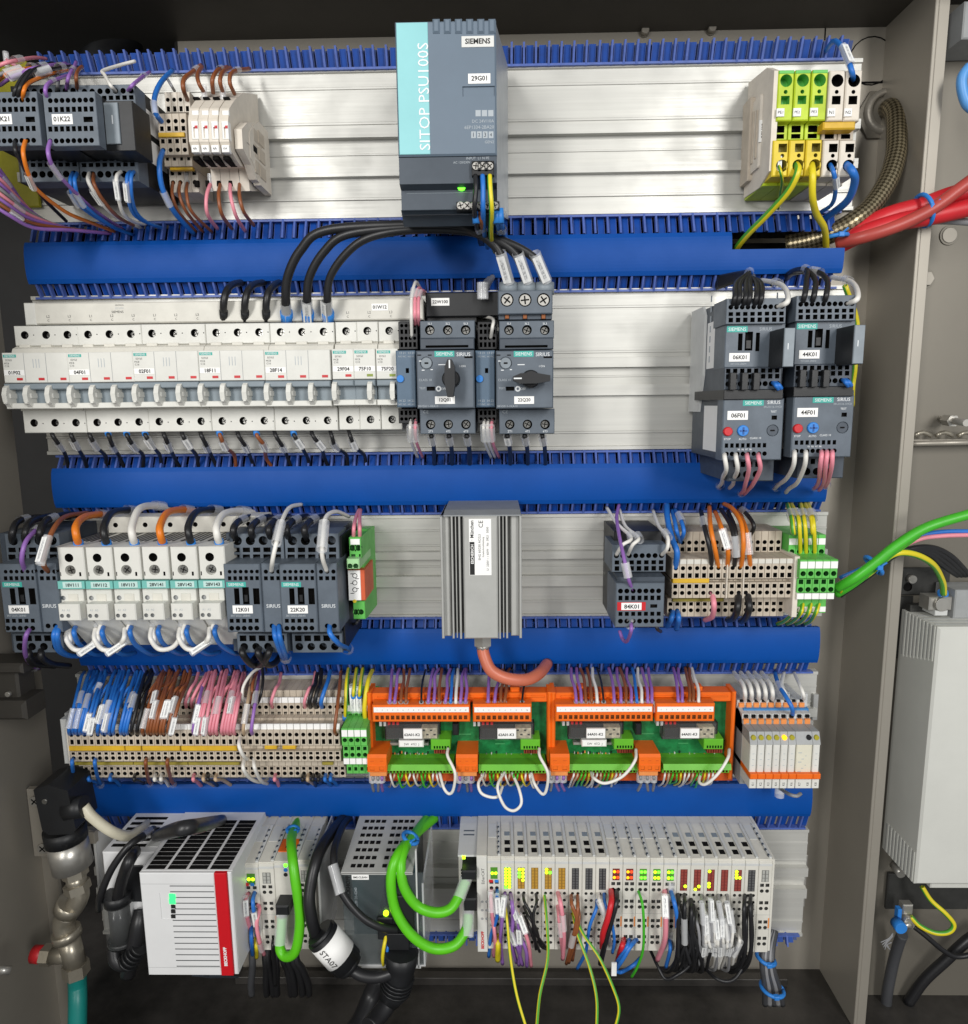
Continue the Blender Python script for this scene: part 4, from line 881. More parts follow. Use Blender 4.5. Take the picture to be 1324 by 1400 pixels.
# wires under the breakers
for k in range(17):
    x = xm0+PW*(k+1.2)-2; c_ = 'brown' if k in (9, 11) else 'black'
    px = D4(265+k*88.5, 800)[0]
    wire(c_, [(px-6, 588, 44), (px-3, 597, 50), (px+5+jit(3), 611, 40), (px+13+jit(5), 624+jit(3), 14), (px+18, 640, 3)], 'under the circuit breakers', 1.9, ((.46+jit(.05),) if random.random() < .65 else (-.46+jit(.05),)), 'outgoing wires of the breakers', ml=14, mw=6.4, ferrule=((bluep, 7, 2.6) if k in (3, 4, 5, 9, 11, 13) else None))
# ================================================================ row 2: contactors with overload relays
def starter(dx, dy, kc, fc, labk, labf, side):
    cr = crop(880, 340, 2.982, dx, dy); f = 108
    th = Thing('contactor', labk, 'contactor', (X(*cr(330, 570), 60), 0, Z(*cr(450, 572), 60)), 'contactors of the second row')
    th.part('housing', rb(cr(335, 205), cr(575, 575), 6, f-14), gb_d)
    hs = grid(cr(345, 224), cr(578, 250), f, 10, 7, .85, True)+grid(cr(342, 257), cr(578, 273), f, 8, 6)+grid(cr(342, 280), cr(578, 299), f, 8, 6)
    th.part('upper_terminal_tier', MB().box(*rc(cr(338, 202), cr(582, 306), f), f-30, f, 0, hs), [gb, voidm])
    hs = [('r', *rc(cr(386, 345), cr(404, 415), f-4), 5), ('r', *rc(cr(414, 338), cr(446, 415), f-4), 5), ('r', *rc(cr(458, 342), cr(474, 418), f-4), 5)]
    th.part('middle_face', MB().box(*rc(cr(333, 306), cr(576, 484), f-4), f-30, f-4, 0, hs, c=.6), [gb, voidm])
    th.part('armature', rb(cr(418, 372), cr(440, 408), f-9, f-5), blk)
    lg = th.part('logo_strip', rb(cr(341, 315), cr(425, 340), f-4.2, f-3.7, c=0), teal); textp(th, 'SIEMENS', cr(347, 321), cr(419, 335), f-3.7, inkw, under=lg)
    textp(th, 'SIRIUS', cr(474, 320), cr(524, 334), f-4, inkg)
    sticker(th, kc, cr(350, 425), cr(434, 460), f-3.8, frac=.5)
    textp(th, '3RT2026-2BB40', cr(345, 466), cr(430, 473), f-4, inkg)
    hs = grid(cr(332, 488), cr(560, 506), f-1, 8, 6)+grid(cr(332, 511), cr(560, 530), f-1, 8, 6)+grid(cr(332, 538), cr(560, 563), f-1, 9, 7, .85, True)
    th.part('lower_terminal_tier', MB().box(*rc(cr(330, 484), cr(562, 574), f-1), f-30, f-1, 0, hs), [gb_d, voidm])
    for x in (366, 414, 462): th.part('link_bar', rb(cr(x-12, 505), cr(x+14, 576), f-6, f+4), blk)
    th.part('surge_suppressor', rb(cr(545, 328), cr(578, 470), f-6, f+1), blk)
    sx0, sx1, sz0, sz1 = rc(cr(570, 322), cr(615, 482), f+22)
    th.part('suppressor_body', MB().box(sx0, sx1, sz0, sz1, f-6, f+22, 0, c=.6), blk)
    th.part('suppressor_face', MB().box(sx0+.2, sx1-.2, sz0+.2, sz1-.2, f+21.5, f+23, 0, c=.4), gb_l); textp(th, 'I', cr(588, 385), cr(592, 410), f+23, inkw)
    xs_ = rc(cr(335, 205), cr(575, 575), f)[0]
    if side:
        hx = rc(cr(335, 205), cr(575, 575), f-14)[0]
        z0, z1 = Z(*cr(300, 485), 70), Z(*cr(300, 292), 70); th.part('side_label', MB().box(hx-.4, hx, z0, z1, 48, 88, 0, c=0), paper)
        for k in range(7): th.part('side_print', MB().box(hx-.5, hx-.35, z0+5+k*8, z0+10+k*8, 54, 57, 0, c=0), inkg)
    # overload relay
    r_ = Thing('overload_relay', labf, 'overload relay', (X(*cr(322, 945), 60), 0, Z(*cr(450, 945), 60)), 'overload relays')
    e = 106
    r_.part('housing', rb(cr(322, 590), cr(566, 858), 10, e-12), gb_d)
    r_.part('black_band', rb(cr(328, 574), cr(570, 614), 30, e+2), blk)
    hs = grid(cr(328, 793), cr(505, 811), e, 8, 6)+grid(cr(328, 825), cr(505, 847), e, 8, 7, .85, True)+[('r', *rc(cr(523, 680), cr(545, 697), e), 3), ('c', X(*cr(527, 741), e), Z(*cr(527, 741), e), 4.6, 1.2, 0)]
    r_.part('front_face', MB().box(*rc(cr(322, 612), cr(569, 862), e), e-14, e, 0, hs, c=.8), [gb, voidm])
    lg = r_.part('logo_strip', rb(cr(406, 617), cr(491, 640), e-.1, e+.2, c=0), teal); textp(r_, 'SIEMENS', cr(412, 622), cr(485, 635), e+.2, inkw, under=lg)
    textp(r_, 'SIRIUS', cr(500, 619), cr(564, 633), e, inkw); textp(r_, '3RU2116-1HC0', cr(490, 640), cr(564, 649), e, inkg)
    sticker(r_, fc, cr(343, 661), cr(427, 698), e+.1, frac=.5)
    r_.part('stop_button', MB().cyl(X(*cr(343, 745), e), Z(*cr(343, 745), e), 3.7, e-2, e+2.5, 0, 24, 3.4, .6), redp)
    r_.part('reset_button', MB().cyl(X(*cr(405, 742), e), Z(*cr(405, 742), e), 4.4, e-2, e+1.8, 0, 24, 4.2, .5), bluep)
    for a in (0, 1): r_.part('reset_cross', MB().box(X(*cr(405, 742), e)-(2.7 if a else .5), X(*cr(405, 742), e)+(2.7 if a else .5), Z(*cr(405, 742), e)-(.5 if a else 2.7), Z(*cr(405, 742), e)+(.5 if a else 2.7), e+1.7, e+2.4, 0, c=0), mat('deep_blue', '1d4f96', .4, var=0))
    r_.part('current_dial', MB().cyl(X(*cr(527, 741), e), Z(*cr(527, 741), e), 4.1, e-1.5, e-.2, 0, 22), gb_d)
    r_.part('dial_slot', rb(cr(518, 738), cr(536, 744), e-.4, e, c=0), voidm)
    for s_, a, b in (('STOP', (328, 772), (356, 780)), ('AUTO', (388, 772), (420, 780)), ('CLASS 10', (432, 768), (482, 776)), ('TEST', (518, 660), (544, 668)), ('95  96  97  98', (330, 815), (495, 822))): textp(r_, s_, cr(*a), cr(*b), e, inkw)
    r_.part('lower_body', MB().box(*rc(cr(345, 855), cr(533, 948), 88), 10, 88, 0, grid(cr(362, 868), cr(480, 890), 88, 4, 6)+grid(cr(362, 905), cr(480, 935), 88, 3, 7, .8, True), c=.8), [gb_d, voidm])
    hx = rc(cr(322, 590), cr(566, 858), e-12)[0]; z0, z1 = Z(*cr(290, 825), 72), Z(*cr(290, 640), 72)
    r_.part('side_label', MB().box(hx-.4, hx, z0, z1, 46, 84, 0, c=0), paper)
    # control wires
    for i, (x, c_) in enumerate(side_w if False else ((330, 'white'), (376, 'white'), (422, 'pink'), (468, 'pink'))):
        if dx and i == 2: x = 440
        if dx and i == 3: x = 462
        ex, ey = [(320, 955), (365, 960), (410, 985), (425, 985)][i]
        if dx: ex, ey = [(265, 975), (310, 990), (425, 975), (445, 980)][i]
        wire(c_, [(*cr(x, 836), e-4), (*cr(x+2, 852), e+8), (*cr(x+8 if not dx else x-4, 900), e+4), (*cr((x+ex)/2, ey-25), 84), (*cr(ex, ey), 50), (*cr(ex-14, ey+16), 22)], f'looping out below overload relay {fc}', 1.9, ((-.93,) if i in (0, 2) else ()), 'overload relay wires', mw=7, ml=12)
    if dx: wire('pink', [(*cr(484, 836), e-4), (*cr(486, 852), e+8), (*cr(482, 905), e+2), (*cr(468, 960), 78), (*cr(455, 985), 40)], f'looping out below overload relay {fc}', 1.9, (-.9,), 'overload relay wires', mw=7, ml=12)
    wire('blue', [(*cr(528, 545), f-3), (*cr(540, 556), f+5), (*cr(551, 572), f+3)], f'poking from the foot of contactor {kc}', 1.8, (), 'contactor coil wires')
    wire('blue', [(*cr(538, 545), f-3), (*cr(552, 556), f+5), (*cr(562, 570), f+3)], f'poking from the foot of contactor {kc}', 1.8, (), 'contactor coil wires')
    # bundle over the top
    xs2 = [362, 380, 405, 422, 450, 470] if not dx else [362, 400, 450]
    for i, x in enumerate(xs2): wire('black', [(*cr(x, 236), f-3), (*cr(x+12, 195), f+2), (*cr(x+18-i*2, 140), 92), (*cr(430 if not dx else 380-(0 if i < 2 else -40), 98+i*4), 66), (*cr(395 if not dx else 330, 100+5*i), 36), (*cr(300, 118+8*i), 6)], f'bundled over contactor {kc}', 2.3, ((-.62,) if i % 2 == 0 else ()), 'black contactor bundles', ml=15, mw=7)
    wire('white', [(*cr(548, 236), f-3), (*cr(588, 215), f+4), (*cr(580, 165), 86), (*cr(545, 140), 56), (*cr(480, 128), 16)], f'arching over contactor {kc}', 2.2, (-.75,), 'white contactor wires', ml=14, mw=7)
starter(0, 0, '06K01', '06F01', 'blue-grey contactor labelled 06K01', 'overload relay labelled 06F01 with red and blue buttons', True)
starter(285, -12, '44K01', '44F01', 'blue-grey contactor labelled 44K01 nearest the cabinet wall', 'overload relay labelled 44F01 nearest the cabinet wall', True)
cl = Thing('adapter_plate', 'pale grey side plate of the adapter left of contactor 06K01', 'adapter plate', (X(*F6(240, 665), 30), 0, Z(*F6(240, 665), 30)))
x0, x1, z0, z1 = rc(F6(238, 235), F6(258, 665), 40); cl.part('plate', MB().prism([(4, z0), (34, z0), (44, z0+30), (44, z1-8), (38, z1), (4, z1)], x0, x0+2.2), lgrey); cl.part('rib', MB().box(x0+2, x0+8, z0+60, z1-10, 4, 30, 0, c=.5), lgrey)
wire('yellow-green', [(*F6(822, 150), 20), (*F6(870, 300), 8), (*F6(862, 480), 10), (*F6(852, 560), 20), (*F6(850, 640), 6)], 'behind contactor 44K01', 2.4, (), None)
# ================================================================ row 3
def contactor3(dx, code, lab, left):
    cr = crop(0, 670, 2.546, dx); f, d = 100, 78
    th = Thing('contactor', lab, 'contactor', (X(*cr(825, 565), 50), 0, Z(*cr(900, 566), 50)), 'contactors of the third row')
    th.part('housing', rb(cr(800, 150), cr(988, 560), 6, d-8), gb_d)
    x_ = 802
    hs = grid(cr(804, 160), cr(984, 192), d, 4, 9, .8, True)+grid(cr(804, 200), cr(984, 216), d, 5, 6, .7)+grid(cr(804, 224), cr(984, 242), d, 5, 6, .7)
    th.part('upper_terminal_tier', MB().box(*rc(cr(800, 152), cr(988, 248), d), d-30, d, 0, hs), [gb, voidm])
    hs = grid(cr(790, 276), cr(905, 292), f, 6, 5, .7, True)+grid(cr(790, 300), cr(905, 314), f, 6, 5)+[('r', *rc(cr(816, 342), cr(834, 398), f), 6), ('r', *rc(cr(845, 338), cr(868, 398), f), 6), ('r', *rc(cr(882, 342), cr(904, 398), f), 6)]
    hs += grid(cr(796, 448), cr(905, 462), f, 5, 5)+grid(cr(796, 472), cr(905, 490), f, 5, 5, .8, True)
    th.part('front_face', MB().box(*rc(cr(785, 258), cr(910, 496), f), d-20, f, 0, hs, c=.8), [gb, voidm])
    hs = grid(cr(915, 276), cr(980, 292), f-3, 3, 5, .7, True)+grid(cr(915, 300), cr(980, 314), f-3, 3, 5)+grid(cr(935, 462), cr(985, 484), f-3, 2, 6, .7, True)
    th.part('coil_face', MB().box(*rc(cr(911, 256), cr(985, 496), f-3), d-20, f-3, 0, hs, c=.8), [gb, voidm])
    lg = th.part('logo_strip', rb(cr(788, 320), cr(856, 338), f-.1, f+.2, c=0), teal); textp(th, 'SIEMENS', cr(793, 324), cr(850, 334), f+.2, inkw, under=lg)
    textp(th, 'SIRIUS', cr(928, 397), cr(976, 410), f-3, inkw); textp(th, '3RT2025-2BB40', cr(796, 434), cr(880, 441), f, inkg)
    sticker(th, code, cr(810, 402), cr(880, 430), f+.1, frac=.5)
    th.part('armature', rb(cr(850, 365), cr(863, 390), f-5, f-1), blk)
    hs = grid(cr(830, 506), cr(995, 526), d, 5, 6, .7)+grid(cr(830, 532), cr(995, 558), d, 4, 9, .8, True)
    th.part('lower_terminal_tier', MB().box(*rc(cr(826, 500), cr(1000, 566), d), d-30, d, 0, hs), [gb, voidm])
    return th
contactor3(-780, '04K01', 'blue-grey contactor labelled 04K01 at the start of the third row', True)
contactor3(0, '12K01', 'blue-grey contactor labelled 12K01 next to the white relays', False)
contactor3(192, '22K20', 'blue-grey contactor labelled 22K20 next to the green relay module', False)
x1 = X(*G(1190, 400), 76); sb = Thing('end_cover', 'black side cover of contactor 22K20', 'side cover', (x1, 0, Z(*G(1200, 560), 40)))
sb.part('plate', MB().box(x1, x1+1.6, Z(*G(1200, 540), 60), Z(*G(1200, 150), 60), 8, 74, 0, c=.4), blk)
# solid-state relays
codes = ['18V111', '18V112', '18V113', '28V141', '28V142', '28V143']
for i, c_ in enumerate(codes):
    cr = crop(0, 670, 2.546, [0, 98, 195, 293, 392, 490][i], [0, 0, -1, -2, -2, -3][i])
    f = 98; th = Thing('solid_state_relay', f'white solid-state relay labelled {c_}', 'relay', (X(*cr(205, 545), 50), 0, Z(*cr(250, 548), 50)), 'white solid-state relays')
    x0, x1, zA, zB = rc(cr(198, 190), cr(296, 548), f)
    zz = lambda y, d=f: Z(*cr(248, y), d)
    hs = [('c', X(*cr(240, 236), f), zz(236), 3.6, 7), ('c', X(*cr(245, 280), f), zz(280), 4.4, 3, 0), ('r', *rc(cr(206, 286), cr(213, 300), f), 3), ('r', *rc(cr(276, 286), cr(283, 300), f), 3)]
    th.part('terminal_block', MB().box(*rc(cr(203, 200), cr(294, 314), f), 8, f, 0, hs, c=.8), [white, voidm])
    th.part('top_slope', MB().prism([(8, zz(200)), (f-2, zz(200)), (f-22, zz(182, f-22)), (8, zz(182, f-22))], x0+.8, x1-.8), white)
    screw(th, X(*cr(245, 280), f), zz(280), 3.4, f-2)
    st = th.part('label_strip', rb(cr(200, 318), cr(294, 345), f-8, f+.5), mat('relay_teal', '6fb5ac', .5, var=.04)); 
    pl_ = th.part('label_sticker', rb(cr(218, 320), cr(284, 341), f+.4, f+.8, c=.05), mat('relay_label', 'b9d6d0', .5, var=.03)); textp(th, c_, cr(224, 325), cr(279, 337), f+.8, ink, bold=.012, under=pl_)
    hs = [('c', X(*cr(220, 376), f-4), zz(376, f-4), 2, 2)]
    th.part('body', MB().box(*rc(cr(204, 345), cr(292, 412), f-4), 8, f-4, 0, hs, c=.5), [white, mgrey])
    th.part('cooling_slot', rb(cr(238, 362), cr(272, 400), f-4.3, f-3.4), white2)
    hs = [('c', X(*cr(x, 438), f+6), zz(438, f+6), 1.7, 3) for x in (216, 238)]
    th.part('control_plug', MB().box(*rc(cr(203, 398), cr(278, 456), f+6), f-20, f+6, 0, hs, c=.8), [white, mgrey])
    textp(th, 'A1  A2', cr(213, 415), cr(246, 422), f+6, inkg)
    P = [(8, zz(412)), (f-6, zz(412)), (f-6, zz(455)), (f-34, zz(540, f-34)), (8, zz(540, f-34))]
    th.part('lower_slope', MB().prism(P, x0+.8, x1-.8), white)
    dd = f-30; th.part('lower_screw_hole', MB().cyl(X(*cr(256, 520), dd), zz(520, dd), 4, dd-6, dd+3.5, 0, 18), mgrey)
    for k in range(5): th.part('top_vent_rib', MB().box(x0+1.2+k*4, x0+3+k*4, zz(184, f-22)-.3, zz(184, f-22)+1, 20, f-24, 0, c=.2), blk)
    # feed wire on top
    col = ['orange', 'black', 'white', 'orange', 'black', 'white'][i]
    ty = [95, 80, 65, 80, 80, 85][i]
    wire(col, [(*cr(275, 190), f-12), (*cr(266, 160), 94), (*cr(265, 125), 88), (*cr(292, ty), 60), (*cr(350, ty-10), 25), (*cr(395, ty-2), 5)], 'rising from the white relays', 3.0, (-.85,), 'feed wires of the white relays', n=10, mw=9, ml=16, ferrule=(bluep, 4, 3.8))
    # lower loops
    wire('white', [(*cr(235, 482), f-12), (*cr(232, 520), f-4), (*cr(262, 556), 92), (*cr(310, 548), 92), (*cr(340, 505), 90), (*cr(352, 470), 84)] if i not in (2, 5) else [(*cr(240, 482), f-12), (*cr(236, 520), f-2), (*cr(215, 550), 84), (*cr(190, 556), 62)], 'looped under the white relays', 2.2, ((.62,) if i in (0, 1, 2, 4) else ()), 'wires under the white relays', ml=20, mw=6)
    wire('blue', [(*cr(262, 478), f-12), (*cr(258, 500), f-2), (*cr(278, 540), 84), (*cr(330, 572), 60), (*cr(372, 566), 30)], 'below the white relays', 2.2, (), 'wires under the white relays')
    if i < 2 or i == 3 or i == 4: wire('white', [(*cr(240, 480), f-14), (*cr(245, 520), f-6), (*cr(250, 545), 80), (*cr(300, 560), 60)], 'looped under the white relays', 2.0, (-.5,), 'wires under the white relays')
# beige carrier behind the relays
hb = Thing('relay_carrier', 'pale perforated carrier strip behind the white relays', 'carrier', (X(*G(370, 180), 30), 0, Z(*G(370, 180), 30)))
x0, x1, z0, z1 = rc(G(375, 92), G(920, 148), 36)
hb.part('strip', MB().box(x0, x1, z0, z1, 14, 36, 0, [('c', x0+(x1-x0)*t, (z0+z1)/2, 2.2, 4) for t in (.05, .24, .40, .56, .74, .9)], c=.6), [white2, voidm])
# wires on the three contactors
w3 = 'arching over contactor '
for k, (x, ey, dd) in enumerate(((45, 95, 0), (90, 90, 0), (140, 85, 0))): wire('black', [(*G(x, 185), 74), (*G(x-2, 150), 86), (*G(x+20, 108), 70), (*G(x+90, ey), 30), (*G(x+150, ey+4), 4)], w3+'04K01', 2.8, ((-.6,) if k != 1 else ()), 'contactor wires of the third row', n=10, mw=8, ml=15)
wire('violet', [(*G(88, 282), 96), (*G(76, 240), 108), (*G(90, 180), 104), (*G(125, 140), 82), (*G(155, 115), 50)], w3+'04K01', 2.0, (-.75,), 'contactor wires of the third row', mw=7)
wire('brown', [(*G(170, 285), 93), (*G(152, 260), 106), (*G(155, 210), 108), (*G(190, 130), 90), (*G(230, 92), 60), (*G(310, 78), 20)], w3+'04K01', 2.2, (.42,), 'contactor wires of the third row', ml=24, mw=7)
wire('violet', [(*G(108, 480), 96), (*G(90, 510), 106), (*G(88, 570), 88), (*G(110, 610), 50), (*G(135, 622), 20)], 'hanging from contactor 04K01', 2.0, (-.85,), 'contactor wires of the third row', mw=8)
for k in range(2): wire('blue', [(*G(200+k*8, 472), 92), (*G(188+k*12, 510), 100), (*G(205+k*10, 560), 84), (*G(250+k*10, 578), 60), (*G(300+k*20, 570), 30)], 'hanging from contactor 04K01', 2.3, (), 'contactor wires of the third row')
for k in range(2): wire('black', [(*G(105+k*42, 548), 74), (*G(100+k*44, 580), 80), (*G(120+k*60, 605), 60), (*G(190+k*50, 612), 20)], 'hanging from contactor 04K01', 2.8, (), 'contactor wires of the third row', n=10)
for k, (x, code) in enumerate(((822, '12K01'), (884, '12K01'), (946, '12K01'), (1008, '22K20'), (1070, '22K20'))):
    wire('black', [(*G(x, 172), 72), (*G(x-10, 140), 84), (*G(x+6, 112), 66), (*G(x+40, 96), 36), (*G(x+60, 92), 6)], w3+code, 2.9, (-.6,), 'contactor wires of the third row', n=10, mw=9, ml=18)
wire('white', [(*G(945, 283), 95), (*G(950, 240), 110), (*G(968, 160), 104), (*G(985, 100), 80), (*G(1010, 60), 50), (*G(1050, 50), 20)], 'tall, over contactor 12K01', 2.0, (-.45,), 'contactor wires of the third row', ml=24, mw=8)
wire('white', [(*G(1138, 283), 95), (*G(1122, 230), 108), (*G(1125, 160), 104), (*G(1135, 95), 78), (*G(1170, 75), 50), (*G(1215, 92), 20)], 'tall, over contactor 22K20', 2.0, (-.4,), 'contactor wires of the third row', ml=28, mw=9)
for k in range(2): wire('blue', [(*G(955+k*16, 470), 94), (*G(958+k*16, 510), 106), (*G(975+k*14, 560), 92), (*G(990+k*8, 592), 60)], 'hanging from contactor 12K01', 2.3, ((-.9,) if k else ()), 'contactor wires of the third row', mw=10, ml=16)
wire('blue', [(*G(1148, 470), 94), (*G(1150, 500), 106), (*G(1180, 535), 98), (*G(1205, 548), 70), (*G(1216, 556), 50)], 'hanging from contactor 22K20', 2.3, (-.85,), 'contactor wires of the third row', mw=10, ml=14)
for k, (xa, xb) in enumerate(((850, 905), (905, 960), (940, 880))): wire('black', [(*G(xa, 545), 74), (*G(xa-5, 570), 84), (*G((xa+xb)/2, 608), 70), (*G(xb, 600), 50), (*G(xb+20, 570), 30)], 'hanging from contactor 12K01', 2.9, (), 'contactor wires of the third row', n=10)
# ---- green relay module
f = 74
gm_ = Thing('relay_module', 'slim green and orange relay module right of contactor 22K20', 'relay', (X(*H8(60, 590), 30), 0, Z(*H8(90, 590), 30)))
x0 = X(*H8(58, 260), f); x1 = X(*H8(112, 260), f); zz = lambda y, d=f: Z(*H8(85, y), d)
gm_.part('housing', MB().prism([(5, zz(585, 50)), (58, zz(580, 58)), (62, zz(240, 60)), (40, zz(175, 40)), (5, zz(175, 20))], x0+1, x1-.5), grn)
gm_.part('upper_terminals', MB().box(x0, x1, zz(310), zz(215), 30, f, 0, [('c', x0+(x1-x0)*t, zz(262), 2.6, 5) for t in (.28, .76)]+[('r', x0+1.5, x0+5, zz(303), zz(290), 3), ('r', x0+8, x0+12, zz(303), zz(290), 3)], c=.6), [grn, mat('deep_green', '1f5a24', .5, var=0)])
gm_.part('marker_tag', rb(H8(63, 222), H8(106, 248), f, f+.6), paper)
a = gm_.part('middle_terminals', MB().box(*rc(H8(47, 312), H8(104, 358), f+8), 30, f+8, 0, [('c', X(*H8(x, 344), f+8), zz(344, f+8), 2.2, 4) for x in (62, 88)], c=.8), [grn_l, MATS['deep_green']])
gm_.part('relay_block', rb(H8(54, 362), H8(130, 500), 30, f-4), mat('relay_orange', 'd2603a', .45, var=.1))
dl = gm_.part('diagram_label', rb(H8(54, 364), H8(110, 500), f-4, f-3.2), paper)
for k in range(5): gm_.part('diagram_line', rb(H8(64+(k % 2)*22, 378+22*k), H8(82+(k % 2)*20, 381+22*k), f-3.3, f-3.05, c=0), ink)
for k in range(3): gm_.part('diagram_ring', MB().cyl(X(*H8(84, 392+32*k), f-3.2), zz(392+32*k), 2.2, f-3.3, f-3.0, 0, 14), ink); gm_.part('diagram_ring_middle', MB().cyl(X(*H8(84, 392+32*k), f-3), zz(392+32*k), 1.7, f-3.3, f-2.9, 0, 14), paper)
gm_.part('lower_terminals', MB().box(*rc(H8(76, 502), H8(130, 585), f-8), 20, f-8, 0, [('c', X(*H8(x, 552), f-8), zz(552, f-8), 2.4, 5) for x in (88, 112)], c=.6), [grn, MATS['deep_green']])
gm_.part('status_led', MB().cyl(X(*H8(84, 508), f-4), zz(508), 1.6, f-8, f-3, 0, 12), yel)
for k in range(2): wire('pink', [(*H8(78+k*28, 212), f-6), (*H8(80+k*26, 165), f-4), (*H8(90+k*16, 120), 40), (*H8(104+k*6, 88), 8)], 'rising from the green relay module', 1.8, (), None)
wire('dark grey', [(*H8(100, 585), 40), (*H8(92, 600), 50), (*H8(70, 612), 30)], 'tucked under the green relay module', 1.6, (), None)
# ---- finned heater
f = 84; hm_ = mat('heater_grey', 'adada9', .42, metal=.12, var=.05)
ht = Thing('panel_heater', 'grey finned aluminium heater with an upright type label', 'heater', (X(*H8(485, 675), 40), 0, Z(*H8(655, 675), 60)))
x0, x1, z0, z1 = rc(H8(474, 120), H8(834, 674), f)
zz = lambda y, d=f: Z(*H8(655, y), d)
ht.part('core', MB().box(x0+1, x1-1, z0+.5, z1-.5, 8, f-14, 0, c=.5), hm_)
xa, xb = X(*H8(576, 400), f), X(*H8(732, 400), f)
ht.part('front_face', MB().box(xa, xb, z0, z1, 10, f, 0, c=1.2), hm_)
for px_, wd_, dd in ((478, 40, f-7), (522, 14, f-1), (541, 8, f-3), (556, 14, f), (736, 12, f), (754, 8, f-3), (768, 14, f-1), (790, 40, f-7)):
    a = X(*H8(px_, 400), dd); b = X(*H8(px_+wd_, 400), dd)
    if wd_ == 40:
        ht.part('side_fin', MB().box(a, b, z0, z1, 8, dd, 0, c=1), hm_)
    else: ht.part('fin', MB().box(a, a+(b-a)*.6, z0, z1, 10, dd, 0, c=.8), hm_)
for px_ in (474, 830): a = X(*H8(px_, 400), f); ht.part('edge_fin', MB().box(a-.2, a+1.8, z0, z1, 8, f-1, 0, c=.6), hm_)
ht.part('top_cap', MB().prism([(10, z1), (f-2, z1), (f-2, z1+1), (f-16, zz(88, f-16)), (10, zz(88, f-16))], X(*H8(486, 100), f-4), X(*H8(834, 100), f-4)), mat('heater_cap', '8b8e90', .5, var=.06))
st = ht.part('type_label', rb(H8(601, 131), H8(702, 386), f, f+.4, c=.1), paper)
ht.part('label_logo_block', rb(H8(604, 235), H8(626, 384), f+.3, f+.55, c=0), ink)
textp(ht, 'ESCHERICH', H8(609, 240), H8(622, 340), f+.55, paper, rot=90, bold=.01); textp(ht, '· München', H8(605, 138), H8(622, 228), f+.45, ink, rot=90, bold=.008)
textp(ht, 'EHG 60/230 AC/2,5', H8(643, 180), H8(655, 336), f+.45, ink, rot=90); textp(ht, 'Schaltschrankheizung', H8(661, 180), H8(671, 336), f+.45, ink, rot=90); textp(ht, 'U  230V ~ / 60W   Nr. 0921  5000', H8(680, 150), H8(690, 380), f+.45, ink, rot=90); textp(ht, 'CE', H8(644, 138), H8(664, 170), f+.45, ink, rot=90)
gx, gz = X(*H8(663, 690), 60), Z(*H8(663, 690), 60)
ht.part('cable_gland', MB().rod((gx, 60, z0+1), (gx, 60, Z(*H8(663, 700), 60)), 8.2, 0, 6), zinc); ht.part('gland_nut', MB().rod((gx, 60, Z(*H8(663, 698), 60)), (gx, 60, Z(*H8(663, 716), 60)), 6.2, 0, 8), zinc)
wire('salmon', [(*H8(663, 705), 60), (*H8(668, 745), 62), (*H8(700, 815), 66), (*H8(770, 852), 66), (*H8(860, 858), 60), (*H8(920, 828), 44), (*H8(955, 785), 14)], 'curving from the heater gland into the duct', 5.3, (), None, what='thick salmon heater cable', n=14)
# ---- contactor 84K01
f = 92; t8 = Thing('contactor', 'dark contactor labelled 84K01 with a red-edged label', 'contactor', (X(*I9(105, 500), 40), 0, Z(*I9(180, 500), 40)), 'contactors of the third row')
t8.part('housing', rb(I9(98, 168), I9(262, 480), 6, 62), blk)
hs = grid(I9(98, 240), I9(276, 264), 80, 8, 7, .8, True)+grid(I9(98, 268), I9(276, 282), 80, 7, 6)+grid(I9(98, 288), I9(276, 304), 80, 7, 6)
t8.part('upper_terminal_tier', MB().box(*rc(I9(94, 214), I9(280, 308), 80), 40, 80, 0, hs), [gb, voidm])
t8.part('logo_strip', rb(I9(104, 308), I9(140, 320), 74, 76, c=0), teal)
hs = grid(I9(112, 364), I9(266, 384), f+10, 7, 6, .8, True)+grid(I9(112, 390), I9(266, 406), f+10, 7, 5)+grid(I9(112, 446), I9(266, 460), f+10, 7, 5)+grid(I9(112, 468), I9(266, 488), f+10, 7, 6, .8, True)+[('r', *rc(I9(226, 420), I9(250, 432), f+10), 3)]
t8.part('auxiliary_block', MB().box(*rc(I9(106, 348), I9(274, 500), f+10), 60, f+10, 0, hs, c=.8), [gb, voidm])
t8.part('auxiliary_top', rb(I9(112, 326), I9(276, 352), 60, f+2), gb_d)
sticker(t8, '84K01', I9(112, 413), I9(210, 442), f+10.1, m=redp, frac=.01, name='red_label_backing'); sticker(t8, '84K01', I9(126, 415), I9(196, 440), f+10.4, frac=.6)
for c_, P_, mk in (('violet', [(165, 372, f+4), (150, 330, f+16), (135, 260, f+12), (120, 190, 80), (110, 120, 40), (118, 75, 8)], (-.3,)), ('white', [(108, 250, 78), (130, 215, 90), (160, 190, 82), (110, 140, 50), (75, 85, 10)], (-.5,)), ('white', [(148, 250, 78), (165, 215, 90), (185, 190, 84), (140, 150, 50), (118, 90, 10)], (-.5,)), ('white', [(265, 250, 78), (285, 225, 90), (285, 185, 84), (255, 150, 56), (235, 95, 10)], (-.55,)),
    ('violet', [(158, 478, f+4), (160, 510, f+14), (145, 548, 80), (130, 540, 66), (120, 512, 60)], (-.5,)), ('black', [(245, 488, f+4), (250, 505, f+6), (262, 514, 80)], ())):
    wire(c_, [(*I9(x, y), d) for x, y, d in P_], 'at contactor 84K01', 1.7, mk, 'wires of contactor 84K01', mw=7, ml=12)
